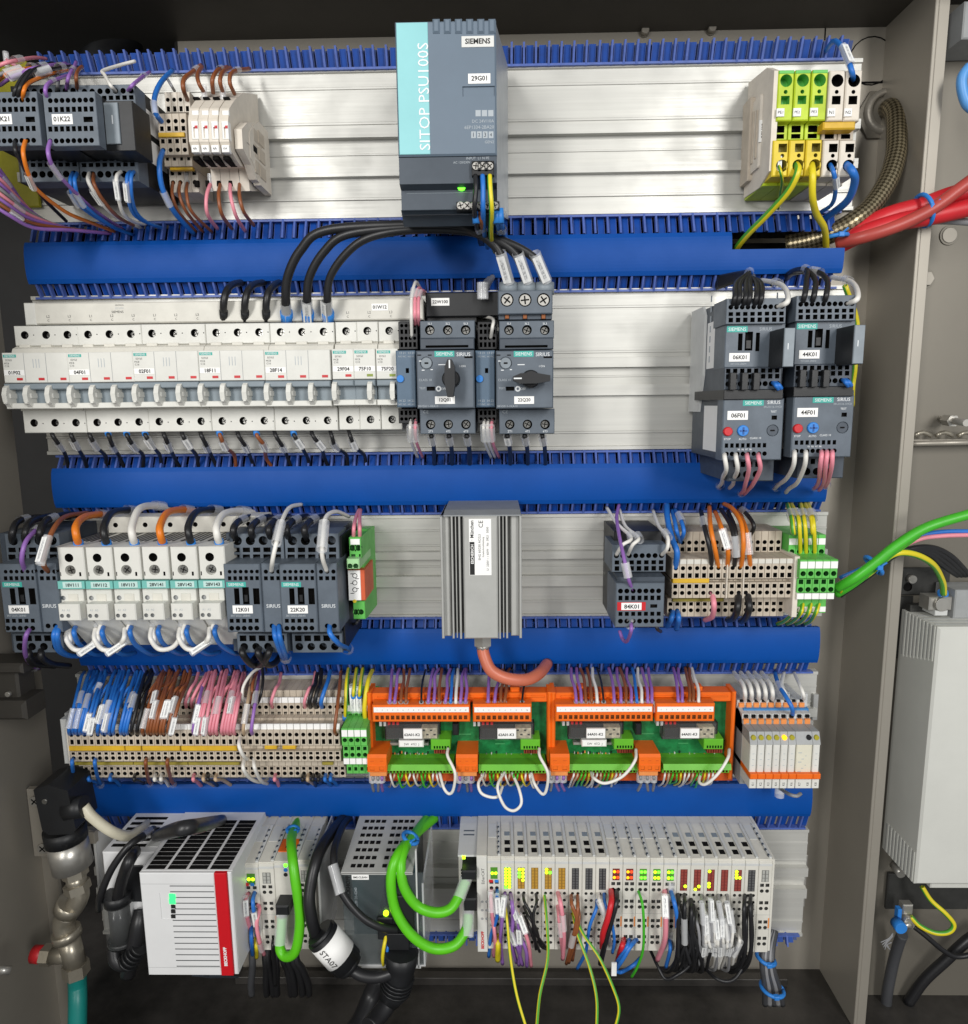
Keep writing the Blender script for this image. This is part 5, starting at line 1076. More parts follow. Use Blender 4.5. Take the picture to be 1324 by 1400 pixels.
# ---- terminal strip beside it (17 slices, four levels)
nS = 17; f = 66; x0, x1 = xspan(I9(302, 300), I9(720, 300), f); p = (x1-x0)/nS
levels = [lv(I9, 262, 332, 4, f, [(283, 306, .62, True, 8), (312, 328, .55, False, 5)], p, 510), lv(I9, 345, 398, 4, f, [(350, 364, .55, False, 5), (368, 392, .62, True, 8)], p, 510),
    lv(I9, 334, 346, 4, f-6, [], p, 510), lv(I9, 398, 462, 4, f-14, [(412, 424, .55, False, 5), (428, 452, .62, True, 8)], p, 510), lv(I9, 168, 250, 4, f-26, [(196, 216, .62, True, 7), (222, 236, .55, False, 5)], p, 510)]
slice_things(nS, x0, p, levels, [beige, voidm], 'terminal_block', 'terminal block', 'slim beige terminal block', 'beside contactor 84K01', 'terminal strip beside contactor 84K01', markers=[(Z(*I9(510, 280), f), Z(*I9(510, 264), f), f, white2)])
solo('jumper_bar', rb(I9(304, 332), I9(430, 347), f-6, f+1), jump, 'yellow jumper bar on the strip beside contactor 84K01', 'jumper', (X(*I9(304, 347), f), f, Z(*I9(304, 347), f)))
solo('jumper_bar', rb(I9(304, 400), I9(480, 411), f-14, f-12), jump_d, 'long olive jumper bar low on the strip beside contactor 84K01', 'jumper', (X(*I9(304, 411), f), f, Z(*I9(304, 411), f)))
for k, x in enumerate((490, 548)): solo('partition_plate', rb(I9(x, 255), I9(x+4, 400), 20, f+2), beige_l, ['thin pale partition plate nearer contactor 84K01', 'thin pale partition plate nearer the green terminals'][k], 'partition', (X(*I9(x, 400), f), f, Z(*I9(x, 400), f)))
solo('end_plate', rb(I9(720, 255), I9(738, 465), 8, f+3), beige_l, 'pale end plate between the beige strip and green terminals', 'end plate', (X(*I9(720, 465), f), 0, Z(*I9(720, 465), f)))
# earth terminals
nP = 5; f = 74; x0, x1 = xspan(I9(742, 300), I9(874, 300), f); p = (x1-x0)/nP
lv3 = [lv(I9, 266, 330, 4, f, [(300, 328, .7, True, 8)], p, 810), lv(I9, 331, 380, 4, f-3, [(334, 350, .6, False, 5), (358, 380, .7, True, 8)], p, 805), lv(I9, 180, 262, 4, f-24, [(226, 250, .7, True, 6)], p, 808), lv(I9, 380, 450, 4, f-16, [(384, 402, .5, False, 3)], p, 800)]
slice_things(nP, x0, p, lv3, [grn, MATS['deep_green']], 'earth_terminal', 'earth terminal', 'green earth terminal', 'at the end of the third row', 'green earth terminals of the third row',
    markers=[(Z(*I9(808, 296), f), Z(*I9(808, 272), f), f, paper), (Z(*I9(805, 402), f-3), Z(*I9(805, 382), f-3), f-3, paper), (Z(*I9(808, 214), f-24), Z(*I9(808, 192), f-24), f-24, paper), (Z(*I9(800, 446), f-16), Z(*I9(800, 428), f-16), f-16, paper)])
# wires of the strip
wg = 'above the strip beside contactor 84K01'; gg = 'wires of the strip beside contactor 84K01'
for c_, P_, mk, r in [('blue', [(312, 296, 62), (318, 240, 72), (300, 190, 60), (285, 120, 30), (283, 72, 6)], (), 2.6), ('blue', [(330, 208, 38), (318, 170, 54), (310, 130, 40), (300, 95, 8)], (), 2.0), ('blue', [(328, 205, 38), (342, 170, 54), (330, 125, 40), (310, 92, 8)], (-.7,), 2.0),
    ('black', [(438, 296, 62), (432, 230, 74), (415, 160, 66), (402, 100, 30)], (-.8,), 2.2), ('orange', [(462, 294, 62), (450, 230, 76), (434, 150, 66), (430, 80, 10)], (), 2.2), ('orange', [(492, 294, 62), (494, 230, 76), (470, 150, 66), (450, 100, 20)], (.5,), 2.2),
    ('black', [(515, 296, 62), (520, 230, 76), (505, 150, 66), (470, 92, 20)], (-.4,), 2.2), ('black', [(524, 230, 74), (520, 160, 70), (495, 100, 30)], (), 2.0), ('orange', [(538, 296, 62), (548, 220, 78), (540, 140, 70), (510, 90, 40), (480, 72, 10)], (), 2.2), ('orange', [(572, 294, 62), (566, 230, 76), (556, 160, 66), (530, 95, 20)], (-.45,), 2.2), ('black', [(566, 190, 46), (584, 150, 60), (560, 110, 44), (530, 84, 10)], (-.8,), 2.0)]:
    wire(c_, [(*I9(x, y), d) for x, y, d in P_], wg, r, mk, gg, mw=7, ml=18)
for c_, P_, r in [('pink', [(438, 378, 60), (446, 420, 72), (440, 462, 60), (415, 474, 40)], 2.4), ('black', [(530, 376, 60), (528, 430, 74), (515, 465, 60), (495, 474, 30)], 3.0), ('black', [(560, 376, 60), (568, 430, 74), (555, 468, 56), (540, 478, 30)], 3.0), ('blue', [(305, 440, 48), (298, 470, 60), (285, 495, 40)], 2.4), ('blue', [(318, 440, 48), (324, 470, 60), (316, 505, 40)], 2.4)]:
    wire(c_, [(*I9(x, y), d) for x, y, d in P_], 'below the strip beside contactor 84K01', r, (), gg)
for k, (x, ex, c_) in enumerate(((718, 700, 'yellow-green'), (740, 712, 'yellow-green'), (760, 745, 'yellow-green'), (786, 760, 'yellow'), (790, 770, 'yellow-green'))):
    wire(c_, [(*I9(x+4, 250 if k in (1, 2, 4) else 175), 46), (*I9(x+2, 170), 62), (*I9(x-4, 120), 54), (*I9(ex, 72), 10)], 'above the green earth terminals, third row', 2.2, (-.72,), 'earth wires of the third row', mw=8, ml=18)
for k in range(4): wire('yellow-green', [(*I9(725+28*k, 415), 56), (*I9(720+26*k, 450), 62), (*I9(690+30*k, 478), 36), (*I9(665+32*k, 488), 10)], 'below the green earth terminals, third row', 2.0, (), 'earth wires of the third row')
# ================================================================ row 4: the long terminal strip
nS = 41; f = 64; x0, x1 = xspan(J(96, 370), J(1166, 370), f); p4 = (x1-x0)/nS; xs4 = x0
zl_ = lambda y, d: Z(*J(630, y), d)
levels = [lv(J, 342, 402, 4, f, [(349, 369, .62, True, 8), (377, 396, .5, False, 5)], p4, 630), lv(J, 402, 425, 4, f-6, [], p4, 630), lv(J, 425, 464, 4, f, [(427, 437, .5, False, 4), (440, 460, .62, True, 8)], p4, 630),
    lv(J, 464, 482, 4, f-10, [], p4, 630), lv(J, 482, 526, 4, f-16, [(486, 497, .5, False, 4), (501, 521, .62, True, 7)], p4, 630), lv(J, 236, 294, 4, f-28, [(241, 261, .62, True, 7), (269, 286, .5, False, 5)], p4, 630), lv(J, 185, 214, 4, f-34, [], p4, 630), lv(J, 294, 342, 4, f-20, [], p4, 630)]
mk = [(zl_(338, f-2), zl_(317, f-2), f-2, paper), (zl_(234, f-28), zl_(213, f-28), f-28, paper)]
slice_things(nS, xs4, p4, levels, [beige, voidm], 'terminal_block', 'terminal block', 'slim beige terminal block', 'in the long fourth-row strip', 'long terminal strip of the fourth row', markers=mk)
ec = Thing('end_clamp', 'pale grey end clamp at the outer end of the long terminal strip', 'end clamp', (X(*J(75, 475), 40), 0, Z(*J(75, 475), 40)))
ec.part('body', rb(J(70, 300), J(96, 475), 4, 52, c=1), lgrey); ec.part('foot', rb(J(82, 275), J(100, 310), 4, 30), lgrey); ec.part('side_plate', rb(J(92, 335), J(97, 480), 8, 66), beige_l)
for (xa, xb, lab) in ((96, 316, 'first'), (320, 381, 'second'), (386, 534, 'third'), (540, 760, 'fourth')):
    solo('jumper_bar', rb(J(xa, 405), J(xb, 423), f-6, f+1.5, c=.5), jump, f'{lab} yellow jumper bar from the left on the long terminal strip', 'jumper', (X(*J(xa, 423), f), f, Z(*J(xa, 423), f)), 'yellow jumpers of the long strip')
for (xa, xb, lab) in ((868, 916, 'first'), (938, 990, 'second')):
    solo('jumper_bar', rb(J(xa, 403), J(xb, 417), f-6, f+1, c=.5), jump, f'{lab} short yellow jumper near the green end of the long strip', 'jumper', (X(*J(xa, 423), f), f, Z(*J(xa, 423), f)), 'yellow jumpers of the long strip')
for (xa, xb, lab) in ((120, 350, 'first'), (353, 565, 'second'), (568, 770, 'third'), (1095, 1138, 'fourth')):
    solo('jumper_bar', rb(J(xa, 467), J(xb, 479), f-10, f-7, c=.4), jump_d, f'{lab} olive lower jumper bar from the left on the long strip', 'jumper', (X(*J(xa, 479), f), f, Z(*J(xa, 479), f)), 'olive jumpers of the long strip')
# earth terminals at its end
n5 = 4; f5 = 72; xa, xb = xspan(J(1172, 380), J(1272, 380), f5); pp = (xb-xa)/n5
slice_things(n5, xa, pp, [lv(J, 335, 402, 4, f5, [(368, 392, .7, True, 8)], pp, 1220), lv(J, 402, 450, 4, f5-3, [(406, 420, .55, False, 5), (428, 448, .7, True, 7)], pp, 1220), lv(J, 240, 330, 4, f5-26, [(270, 296, .7, True, 6)], pp, 1225), lv(J, 450, 512, 4, f5-14, [(486, 500, .5, False, 4)], pp, 1220)], [grn, MATS['deep_green']], 'earth_terminal', 'earth terminal',
    'green earth terminal', 'at the end of the long fourth-row strip', 'green earth terminals of the fourth row', markers=[(Z(*J(1222, 366), f5), Z(*J(1222, 340), f5), f5, paper), (Z(*J(1222, 474), f5-3), Z(*J(1222, 452), f5-3), f5-3, paper), (Z(*J(1228, 266), f5-26), Z(*J(1228, 243), f5-26), f5-26, paper)])
# ---- its wires: (colour, terminal column px in the crop, tier, lean, sleeves)
W4 = []
def fan(col, xs_, tier, lean, mkp=.5, r=1.7, jy=14):
    for x in xs_:
        y0, dd = (256, 32) if tier else (360, 60)
        lean_ = lean+jit(8)
        pts = [(*J(x, y0), dd), (*J(x-6+lean_*.05, y0-28), dd+13), (*J(x+lean_*.35, y0-28-(100 if not tier else 50)), dd+(8 if tier else 2)), (*J(x+lean_*.75, 150+jit(jy)), 26), (*J(x+lean_, 108+jit(8)), 3)]
        mm = ()
        q = random.random()
        if q < mkp: mm = ((.42+jit(.14)),) if q < mkp*.62 else (-(.5+jit(.12)),)
        wire(col, pts, 'above the long fourth-row strip', r, mm, 'wires above the long strip', ml=17, mw=5.5)
fan('blue', (103, 145, 158, 172, 215, 260, 276, 306, 330), False, 62, .7)
fan('blue', (138, 178, 196, 245, 290), True, 52, .7)
fan('black', (350, 372), False, 60, .3); fan('brown', (392, 412, 436, 462, 508), False, 66, .6); fan('brown', (400, 426, 450), True, 70, .6)
fan('pink', (562, 584), True, 55, .3); fan('violet', (592,), False, 55, .5); fan('pink', (620, 640, 682, 704, 728, 752), False, 42, .45); fan('pink', (630, 660, 700), True, 46, .2)
fan('blue', (118, 130, 188, 232, 246, 318), False, 64, .8, 1.5); fan('blue', (156, 222, 268, 310), True, 54, .7, 1.5); fan('brown', (424, 448, 474, 492), False, 62, .6, 1.5); fan('brown', (476, 500, 524), True, 60, .5, 1.5); fan('pink', (608, 656, 668, 716, 740), False, 46, .5, 1.5); fan('pink', (606, 722, 746), True, 44, .3, 1.5); fan('black', (362, 380), True, 56, .4, 1.5)
fan('beige', (790,), False, 40, .2); fan('violet', (822,), False, 30, .9); fan('pink', (900,), True, 38, .6); fan('pink', (1030,), True, 40, 0); fan('black', (1050, 1072), True, 26, 0, 2.1); fan('blue', (1096,), True, 34, 0, 2.1); fan('brown', (1150,), False, 14, .2); fan('brown', (1162,), True, 12, .9)
wire('white', [(*J(815, 256), 32), (*J(785, 225), 46), (*J(785, 170), 44), (*J(820, 115), 34), (*J(865, 88), 20)], 'curling above the long strip near the middle', 1.6); wire('black', [(*J(822, 262), 32), (*J(850, 215), 48), (*J(862, 150), 40), (*J(860, 90), 20)], 'curling above the long strip near the middle', 1.6); wire('brown', [(*J(810, 262), 32), (*J(818, 220), 46), (*J(822, 160), 40), (*J(840, 110), 16)], 'curling above the long strip near the middle', 1.6)
wire('white', [(*J(775, 360), 60), (*J(768, 400), 76), (*J(785, 440), 74), (*J(802, 456), 62)], 'looped down over the long strip', 1.8); wire('white', [(*J(790, 450), 60), (*J(785, 490), 74), (*J(810, 528), 62), (*J(850, 545), 40), (*J(880, 535), 16)], 'looped down over the long strip', 1.8); wire('white', [(*J(826, 450), 60), (*J(830, 490), 72), (*J(855, 540), 54), (*J(880, 552), 20)], 'looped down over the long strip', 1.8)
for col, x, tier, ex, mk_ in [('blue', 115, 0, 20, ()), ('blue', 155, 1, 30, ()), ('blue', 205, 0, 30, (-.6,)), ('blue', 265, 1, 40, ()), ('blue', 180, 1, 55, ()), ('brown', 405, 0, 20, (-.6,)), ('white', 440, 1, 26, ()), ('white', 465, 1, 30, ()), ('brown', 490, 0, 30, (-.6,)), ('black', 360, 1, 34, ()), ('pink', 592, 1, 30, ()), ('beige', 632, 1, 40, ()), ('black', 650, 1, 36, ()), ('beige', 680, 1, 60, ()), ('pink', 912, 1, 14, (-.9,)), ('black', 1022, 1, 20, ()), ('beige', 1042, 1, 22, ()), ('black', 1062, 1, 10, ()), ('black', 1084, 1, 8, ()), ('blue', 1110, 1, 22, ()), ('blue', 1132, 1, 24, ())]:
    y = 512 if tier else 450; dd = 46 if tier else 60
    wire(col, [(*J(x, y), dd), (*J(x-4, y+24), dd+12), (*J(x+ex*.4, 540+jit(6)), 36), (*J(x+ex, 556+jit(8)), 8), (*J(x+ex+14, 552), 2)], 'below the long fourth-row strip', 1.8, mk_, 'wires below the long strip', ml=17, mw=7)
for x, c_ in ((1186, 'yellow-green'), (1218, 'yellow-green'), (1242, 'yellow-green')): wire(c_, [(*J(x, 300 if x < 1190 else 215), 44), (*J(x+2, 250 if x < 1190 else 190), 50), (*J(x+6, 150), 40), (*J(x+14, 95), 6)], 'above the green end of the long strip', 2.0, ((.55,) if x > 1190 else ()), 'earth wires of the fourth row', mw=7, ml=26, ferrule=(bluep, 6, 2.6))
wire('yellow', [(*J(1268, 316), 46), (*J(1262, 250), 54), (*J(1276, 150), 44), (*J(1294, 103), 8)], 'above the green end of the long strip', 2.3, (), 'earth wires of the fourth row')
# ================================================================ row 4: orange carriers
def carrier(dx, dy, codes, lab):
    cr = crop(480, 880, 4.413, dx, dy); dP = 40; dF = 52; dC = 66; dL = 72
    th = Thing('relay_carrier', lab, 'relay carrier', (X(*cr(105, 835), 30), 0, Z(*cr(650, 835), 30)), 'orange relay carriers')
    th.part('board', rb(cr(112, 350), cr(1196, 800), dP-2, dP), pcb)
    th.part('top_rail', rb(cr(105, 300), cr(1205, 356), 38, dF, c=1), orange); th.part('rail_bead', rb(cr(160, 318), cr(1170, 328), dF-.2, dF+1.2, c=.5), orange)
    th.part('bottom_rail', rb(cr(112, 785), cr(1200, 834), 30, dF-4, c=1), mat('deep_orange', 'c9531a', .45, var=.08))
    th.part('end_wall', rb(cr(103, 300), cr(128, 690), 32, dF+3, c=1), orange); th.part('end_wall', rb(cr(1186, 296), cr(1210, 825), 36, dF+3, c=1), orange)
    th.part('latch', rb(cr(962, 266), cr(1018, 302), 38, dF-4, c=1), orange); th.part('latch', rb(cr(262, 266), cr(318, 302), 38, dF-4, c=1), orange)
    for (xa, xb, n) in ((128, 718, 18), (736, 1090, 10)):
        ya = 372 if xa < 500 else 366
        con = th.part('top_connector', MB().box(*rc(cr(xa, ya), cr(xb, 474), dC), dP, dC, 0, grid(cr(xa+14, 434), cr(xb-10, 458), dC, n, 3.5, .66), c=.9), [orange, mat('connector_window', '9c5a2c', .4, var=.2)])
        th.part('marker_strip', rb(cr(xa+8, 386), cr(xb-6, 416), dC, dC+1), paper)
        for k in range(n): xx = xa+14+(xb-xa-24)*(k+.5)/n; text(th, str(k+1), X(*cr(xx, 401), dC+1), Z(*cr(xx, 401), dC+1), dC+1, ink, h=1.1, wd=2.2)
        for k in range(n):
            xx = xa+14+(xb-xa-24)*(k+.5)/n; th.part('wire_funnel', rb(cr(xx-9, 362), cr(xx+9, ya+6), dP+6, dC-6), org_l)
    # relays
    for (xa, code) in ((210, codes[0]), (778, codes[1])):
        e = 60
        th.part('relay_base', rb(cr(xa-6, 480), cr(xa+330, 580), dP, dP+8), blk)
        th.part('relay_core', rb(cr(xa+10, 512), cr(xa+104, 574), dP+8, e-4), mat('relay_dark', '211c1a', .4, var=.2))
        th.part('relay_contacts', rb(cr(xa+215, 510), cr(xa+310, 574), dP+8, e-4), mat('relay_contact', 'cfc4aa', .35, metal=.3, var=.3, vscale=300))
        for k in range(4): th.part('contact_gap', rb(cr(xa+222+22*k, 520+(k % 2)*26), cr(xa+236+22*k, 528+(k % 2)*26), e-4.2, e-3.6, c=0), ink)
        o = th.part('relay_label', rb(cr(xa+106, 518), cr(xa+220, 576), e-2, e+.5, c=.4), paper); textp(th, code, cr(xa+112, 538), cr(xa+206, 562), e+.5, ink, bold=.012, under=o)
        th.part('relay_case', MB().box(*rc(cr(xa, 488), cr(xa+322, 582), e), dP+7, e, 0, c=.8), MATS['case_clear'])
        for k in range(5): th.part('pin', rb(cr(xa-40+26*k, 474), cr(xa-24+26*k, 500), dP, dP+9), redp if k > 1 else lgrey)
        x2 = xa+272 if xa < 500 else xa+246
        th.part('side_connector', MB().box(*rc(cr(x2, 580), cr(x2+118, 642), dP+18), dP, dP+18, 0, grid(cr(x2+14, 618), cr(x2+112, 634), dP+18, 6, 2.5, .6), c=.5), [pgrn, MATS['deep_green']])
        th.part('pin_header', MB().box(*rc(cr(x2+20, 640), cr(x2+112, 664), dP+12), dP, dP+12, 0, grid(cr(x2+22, 642), cr(x2+110, 662), dP+12, 6, 2, .3), c=.2), [mat('header_red', '8a3a2a', .4, var=.1), voidm])
    o = th.part('power_resistor', rb(cr(288, 588), cr(438, 628), dP+2, dP+13, c=1), paper); textp(th, '5W  47Ω  J', cr(312, 600), cr(420, 618), dP+13, ink, under=o)
    for (a, b) in ((236, 290), (436, 470)): th.part('resistor_lead', rb(cr(a, 600), cr(b, 616), dP+1, dP+7, c=.4), zinc)
    th.part('capacitor', rb(cr(612, 488), cr(650, 556), dP, dP+14, c=1), blk)
    rnd = random.Random(3)
    for k in range(34):
        xx = 240+k*10.5 if k < 22 else 785+(k-22)*30; yy = 660+rnd.uniform(-8, 14)
        th.part('chip_component', rb(cr(xx, yy), cr(xx+7, yy+12), dP, dP+1.6, c=.1), [lgrey, blk, org_l, zinc][k % 4])
    for k in range(9): xx, yy = rnd.choice((500, 680, 900, 1120)), rnd.uniform(490, 700); th.part('solder_trace', rb(cr(xx-30, yy), cr(xx+rnd.uniform(10, 60), yy+5), dP-.1, dP+.12, c=0), mat('trace_green', '4a9a62', .4, var=.1))
    # lower green connectors
    for (xa, xb, n) in ((205, 620, 20), (772, 1178, 20)):
        th.part('lower_connector', MB().prism([(dP, Z(*cr(400, 690), dP+8)), (dP+8, Z(*cr(400, 690), dP+8)), (dP+24, Z(*cr(400, 730), dP+24)), (dP+26, Z(*cr(400, 768), dP+26)), (dP, Z(*cr(400, 768), dP+26))], X(*cr(xa, 740), dP+20), X(*cr(xb, 740), dP+20)), pgrn)
        th.part('lower_connector_row', MB().box(*rc(cr(xa, 758), cr(xb, 784), dP+22), dP, dP+22, 0, grid(cr(xa+6, 768), cr(xb-6, 780), dP+22, n, 4, .62), c=.3), [pgrn, mat('socket_red', '6a2a20', .5, var=0)])
    # orange screw terminals
    for (xa, xb, n) in ((98, 214, 2), (634, 764, 3)):
        a0 = X(*cr(xa, 700), dL); a1 = X(*cr(xb, 700), dL); zz = lambda y, d: Z(*cr((xa+xb)/2, y), d)
        th.part('screw_terminal', MB().prism([(dP, zz(618, dP+10)), (dP+12, zz(618, dP+12)), (dL-2, zz(668, dL-2)), (dL, zz(690, dL)), (dL, zz(775, dL)), (dP, zz(775, dL))], a0, a1), orange)
        th.part('terminal_mouth', MB().box(a0+.6, a1-.6, zz(772, dL), zz(732, dL), dL-6, dL+.6, 0, [('r', a0+(a1-a0)*(k+.25)/n, a0+(a1-a0)*(k+.75)/n, zz(763, dL), zz(741, dL), 4) for k in range(n)], c=.4), [orange, blk])
        th.part('terminal_foot', MB().box(a0+1, a1-1, zz(802, dL-4), zz(774, dL-4), dP, dL-4, 0, c=.5), org_l)
        for k in range(n): th.part('slit', MB().box(a0+(a1-a0)*(k+.3)/n, a0+(a1-a0)*(k+.7)/n, zz(711, dL), zz(708, dL), dL-.3, dL+.1, 0, c=0), MATS['deep_orange'])
    # thin loom wires into the lower connectors
    i = 0
    for (xa, xb, n) in ((240, 520, 13), (790, 1080, 13)):
        for k in range(n):
            x = xa+(xb-xa)*k/(n-1)
            c_ = ['green', 'beige', 'white'][k % 3] if k % 2 else ['white', 'yellow', 'green'][k % 3]
            wire(c_, [(*cr(x, 776), dP+18), (*cr(x-2, 800), dP+27), (*cr(x-16+jit(10), 838+jit(8)), dP+14), (*cr(x-34+jit(8), 858+jit(14)), 20), (*cr(x-40, 850), 4)] if (dx or k % 2) else [(*cr(x, 776), dP+18), (*cr(x, 806), dP+28), (*cr(x+22, 862+jit(8)), dP+18), (*cr(x+48, 840), dP), (*cr(x+54, 800), dP-4)], f'thin, under the carrier with {codes[0]}', 1.0, (), 'thin loom wires of the carriers', seg=5)
    return th
ca = carrier(0, 0, ('62A01-K2', '62A01-K3'), 'orange relay carrier next to the green earth terminals')
cb = carrier(1106, -3, ('64A01-K2', '64A01-K3'), 'orange relay carrier next to the slim grey relays')
def k2(x, y): return crop(480, 880, 4.413, 1106, -3)(x, y)
# big white loops
wl = 'looping below the orange carriers'
for P_ in ([(*K(586, 632), 62), (*K(584, 680), 72), (*K(628, 780), 80), (*K(618, 880), 78), (*K(592, 906), 76), (*K(560, 870), 76), (*K(535, 780), 64)], [(*K(1136, 632), 62), (*K(1140, 680), 72), (*K(1188, 780), 80), (*K(1180, 880), 78), (*K(1155, 908), 76), (*K(1110, 850), 76), (*K(1088, 780), 64)],
    [(*K(930, 772), 60), (*K(890, 840), 76), (*K(890, 900), 82), (*K(930, 985), 86), (*K(985, 1008), 86), (*K(1028, 965), 84), (*K(1015, 880), 78), (*K(972, 780), 62)], [(*K(810, 780), 60), (*K(770, 840), 76), (*K(785, 900), 80), (*K(840, 926), 80), (*K(890, 920), 78), (*K(915, 860), 70)],
    [(*L(430, 478), 62), (*L(425, 530), 76), (*L(370, 600), 80), (*L(290, 632), 80), (*L(240, 610), 76), (*L(226, 582), 62)], [(*L(852, 478), 62), (*L(845, 520), 76), (*L(800, 590), 82), (*L(745, 636), 80), (*L(716, 625), 74), (*L(725, 585), 62)]):
    wire('white', P_, wl, 1.5, (), 'white loops of the carriers', what='white wire loop')
# wires into the top connectors
def top(cr, seq, where):
    for x, c_, m_ in seq:
        wire(c_, [(*cr(x, 378), 58), (*cr(x, 345), 62), (*cr(x+6+jit(6), 275), 50), (*cr(x+14+jit(14), 205+jit(14)), 30), (*cr(x+18+jit(16), 150), 4)], where, 1.6 if c_ != 'black' else 1.1, (m_,) if m_ else (), 'wires into the orange carriers', ml=11, mw=5.4, ferrule=(mgrey, 7, 2.1))
top(K, [(235, 'violet', -.62), (264, 'violet', .62), (302, 'brown', .62), (332, 'brown', .62), (425, 'black', 0), (467, 'violet', .6), (502, 'violet', .66), (532, 'brown', .6), (571, 'violet', .6), (602, 'blue', .6), (633, 'white', .6), (662, 'violet', .62), (692, 'violet', -.7)], 'above the carrier with 62A01-K2')
top(K, [(828, 'violet', -.65), (868, 'violet', .62), (905, 'brown', .6), (928, 'brown', .6), (1034, 'black', 0)], 'above the carrier with 62A01-K2')
sc_ = 4.413/3.31
def kl(x, y): return L(x, y)
for x, c_, m_ in [(160, 'violet', .62), (184, 'violet', .62), (204, 'brown', .6), (230, 'brown', .62), (255, 'white', 0), (284, 'black', 0), (332, 'violet', .64), (363, 'violet', .62), (386, 'brown', .6), (410, 'violet', .62), (435, 'blue', .6), (457, 'white', .62), (484, 'violet', .6), (503, 'violet', .62), (622, 'violet', -.7), (640, 'violet', -.6), (674, 'brown', .7), (690, 'brown', .62), (714, 'white', .62)]:
    wire(c_, [(*L(x, 282), 58), (*L(x-1, 258), 62), (*L(x-4+jit(3), 205), 50), (*L(x-16+jit(6), 155+jit(6)), 30), (*L(x-26+jit(8), 108), 4)], 'above the carrier with 64A01-K2', 1.6 if c_ != 'black' else 1.1, (m_,) if m_ else (), 'wires into the orange carriers', ml=11, mw=5.4, ferrule=(mgrey, 7, 2.1))
# sleeves dangling under the orange screw terminals
for cr_, xs_, wh in ((K, (130, 160, 185, 655, 690, 725), '62A01-K2'), (k2, (100, 135, 175, 640, 680, 720), '64A01-K2')):
    for x in xs_: wire('violet' if int(x) % 2 else 'grey', [(*cr_(x, 795), 60), (*cr_(x+3, 815), 64), (*cr_(x+jit(12), 850), 52), (*cr_(x+jit(16), 890), 34)], f'under the screw terminals of the carrier with {wh}', 1.5, (-.62,), 'short wires under the screw terminals', ml=12, mw=7)
# ================================================================ row 4: slim relays
f = 78; xa, xb = X(*L(943, 520), f), X(*L(1268, 520), f); pw = (xb-xa)/9.3
for i in range(8):
    w_ = pw*(2.15 if i == 6 else 1); x0 = xa+pw*(i if i < 7 else 8.15)
    lab = ['slim grey relay nearest the orange carrier', 'second slim grey relay from the orange carrier', 'third slim grey relay from the orange carrier', 'fourth slim grey relay from the orange carrier', 'slim grey relay with its yellow lamp lit', 'slim grey relay next to the wide one', 'wide grey relay module with a printed circuit label', 'slim grey relay outermost in the row'][i]
    th = Thing('slim_relay', lab, 'relay', (x0, 0, Z(*L(1000, 658), f)), 'slim grey relays of the fourth row')
    zz = lambda y, d=f: Z(*L(1100, y), d)
    a, b = x0+.15, x0+w_-.15; nn = 2 if i == 6 else 1
    th.part('socket', MB().prism([(4, zz(640, 60)), (58, zz(640, 60)), (58, zz(350, 58)), (36, zz(240, 36)), (4, zz(225, 20))], a, b), mgrey)
    th.part('upper_tier', MB().box(a-1, b-1, zz(292, 44), zz(255, 44), 6, 44, 0, c=.3), lgrey)
    for k in range(nn):
        c0 = a+(b-a)*(k+.5)/nn
        th.part('push_button', MB().box(c0-2.4, c0+2.2, zz(288, 45), zz(268, 45), 43, 46, 0, c=.3), org_l); th.part('wire_hole', MB().box(c0-1.5, c0+1.5, zz(265, 45), zz(256, 45), 43, 45, 0, c=.1), voidm)
        th.part('push_button', MB().box(c0-2.4, c0+2.4, zz(364, 57), zz(340, 57), 55, 58.5, 0, c=.3), org_l); th.part('wire_hole', MB().box(c0-1.6, c0+1.6, zz(335, 57), zz(322, 57), 50, 58, 0, c=.1), voidm)
    th.part('lower_tier', MB().box(a, b, zz(368, 56), zz(318, 56), 6, 56, 0, c=.3), lgrey)
    th.part('cap', MB().prism([(10, zz(372, 62)), (58, zz(372, 62)), (f-4, zz(408)), (f, zz(458)), (10, zz(458))], a, b), mgrey)
    th.part('indicator', MB().cyl((a+b)/2 if i != 6 else b-3, zz(427, f-1), 2.1, f-6, f-.6, 0, 14), led_o if i == 4 else blk if i == 6 else mat('dim_lamp', 'a8a02e', .4, var=.05))
    rl = th.part('relay', MB().box(a+.3, b-.3, zz(592), zz(460), 10, f, 0, c=.6), white if i != 6 else mat('printed_relay', 'd6d2bf', .45, var=.04))
    if i == 6:
        for k in range(7): th.part('print_line', MB().box(a+2+(k % 3)*3, a+5+(k % 3)*2, zz(580-k*14), zz(577-k*14), f-.1, f+.12, 0, c=0), inkg)
    else:
        for k in range(3): th.part('print_line', MB().box(a+2.3, b-2.3, zz(500+k*26), zz(498+k*26), f-.1, f+.1, 0, c=0), inkg)
    th.part('release_lever', MB().box(a, b, zz(615, f+4), zz(592, f+4), 12, f+4, 0, c=.5), orange)
    th.part('marker_tag', MB().box(a+.2, b-.2, zz(656, f+2), zz(616, f+2), 12, f+2, 0, c=.4), white)
    for k in range(nn): text(th, f'K{i+1+k}', a+(b-a)*(k+.5)/nn, zz(636, f+2), f+2, ink, h=2, wd=6, rot=90)
x0b, x1b, z0b, z1b = rc(L(915, 293), L(1210, 308), 48)
solo('jumper_bar', MB().box(x0b, x1b, z0b, z1b, 38, 49, 0, c=.4), mat('jumper_blue', '3d7fb8', .45, var=.06), 'long blue jumper bar across the slim relays', 'jumper', (x0b, 40, z0b))
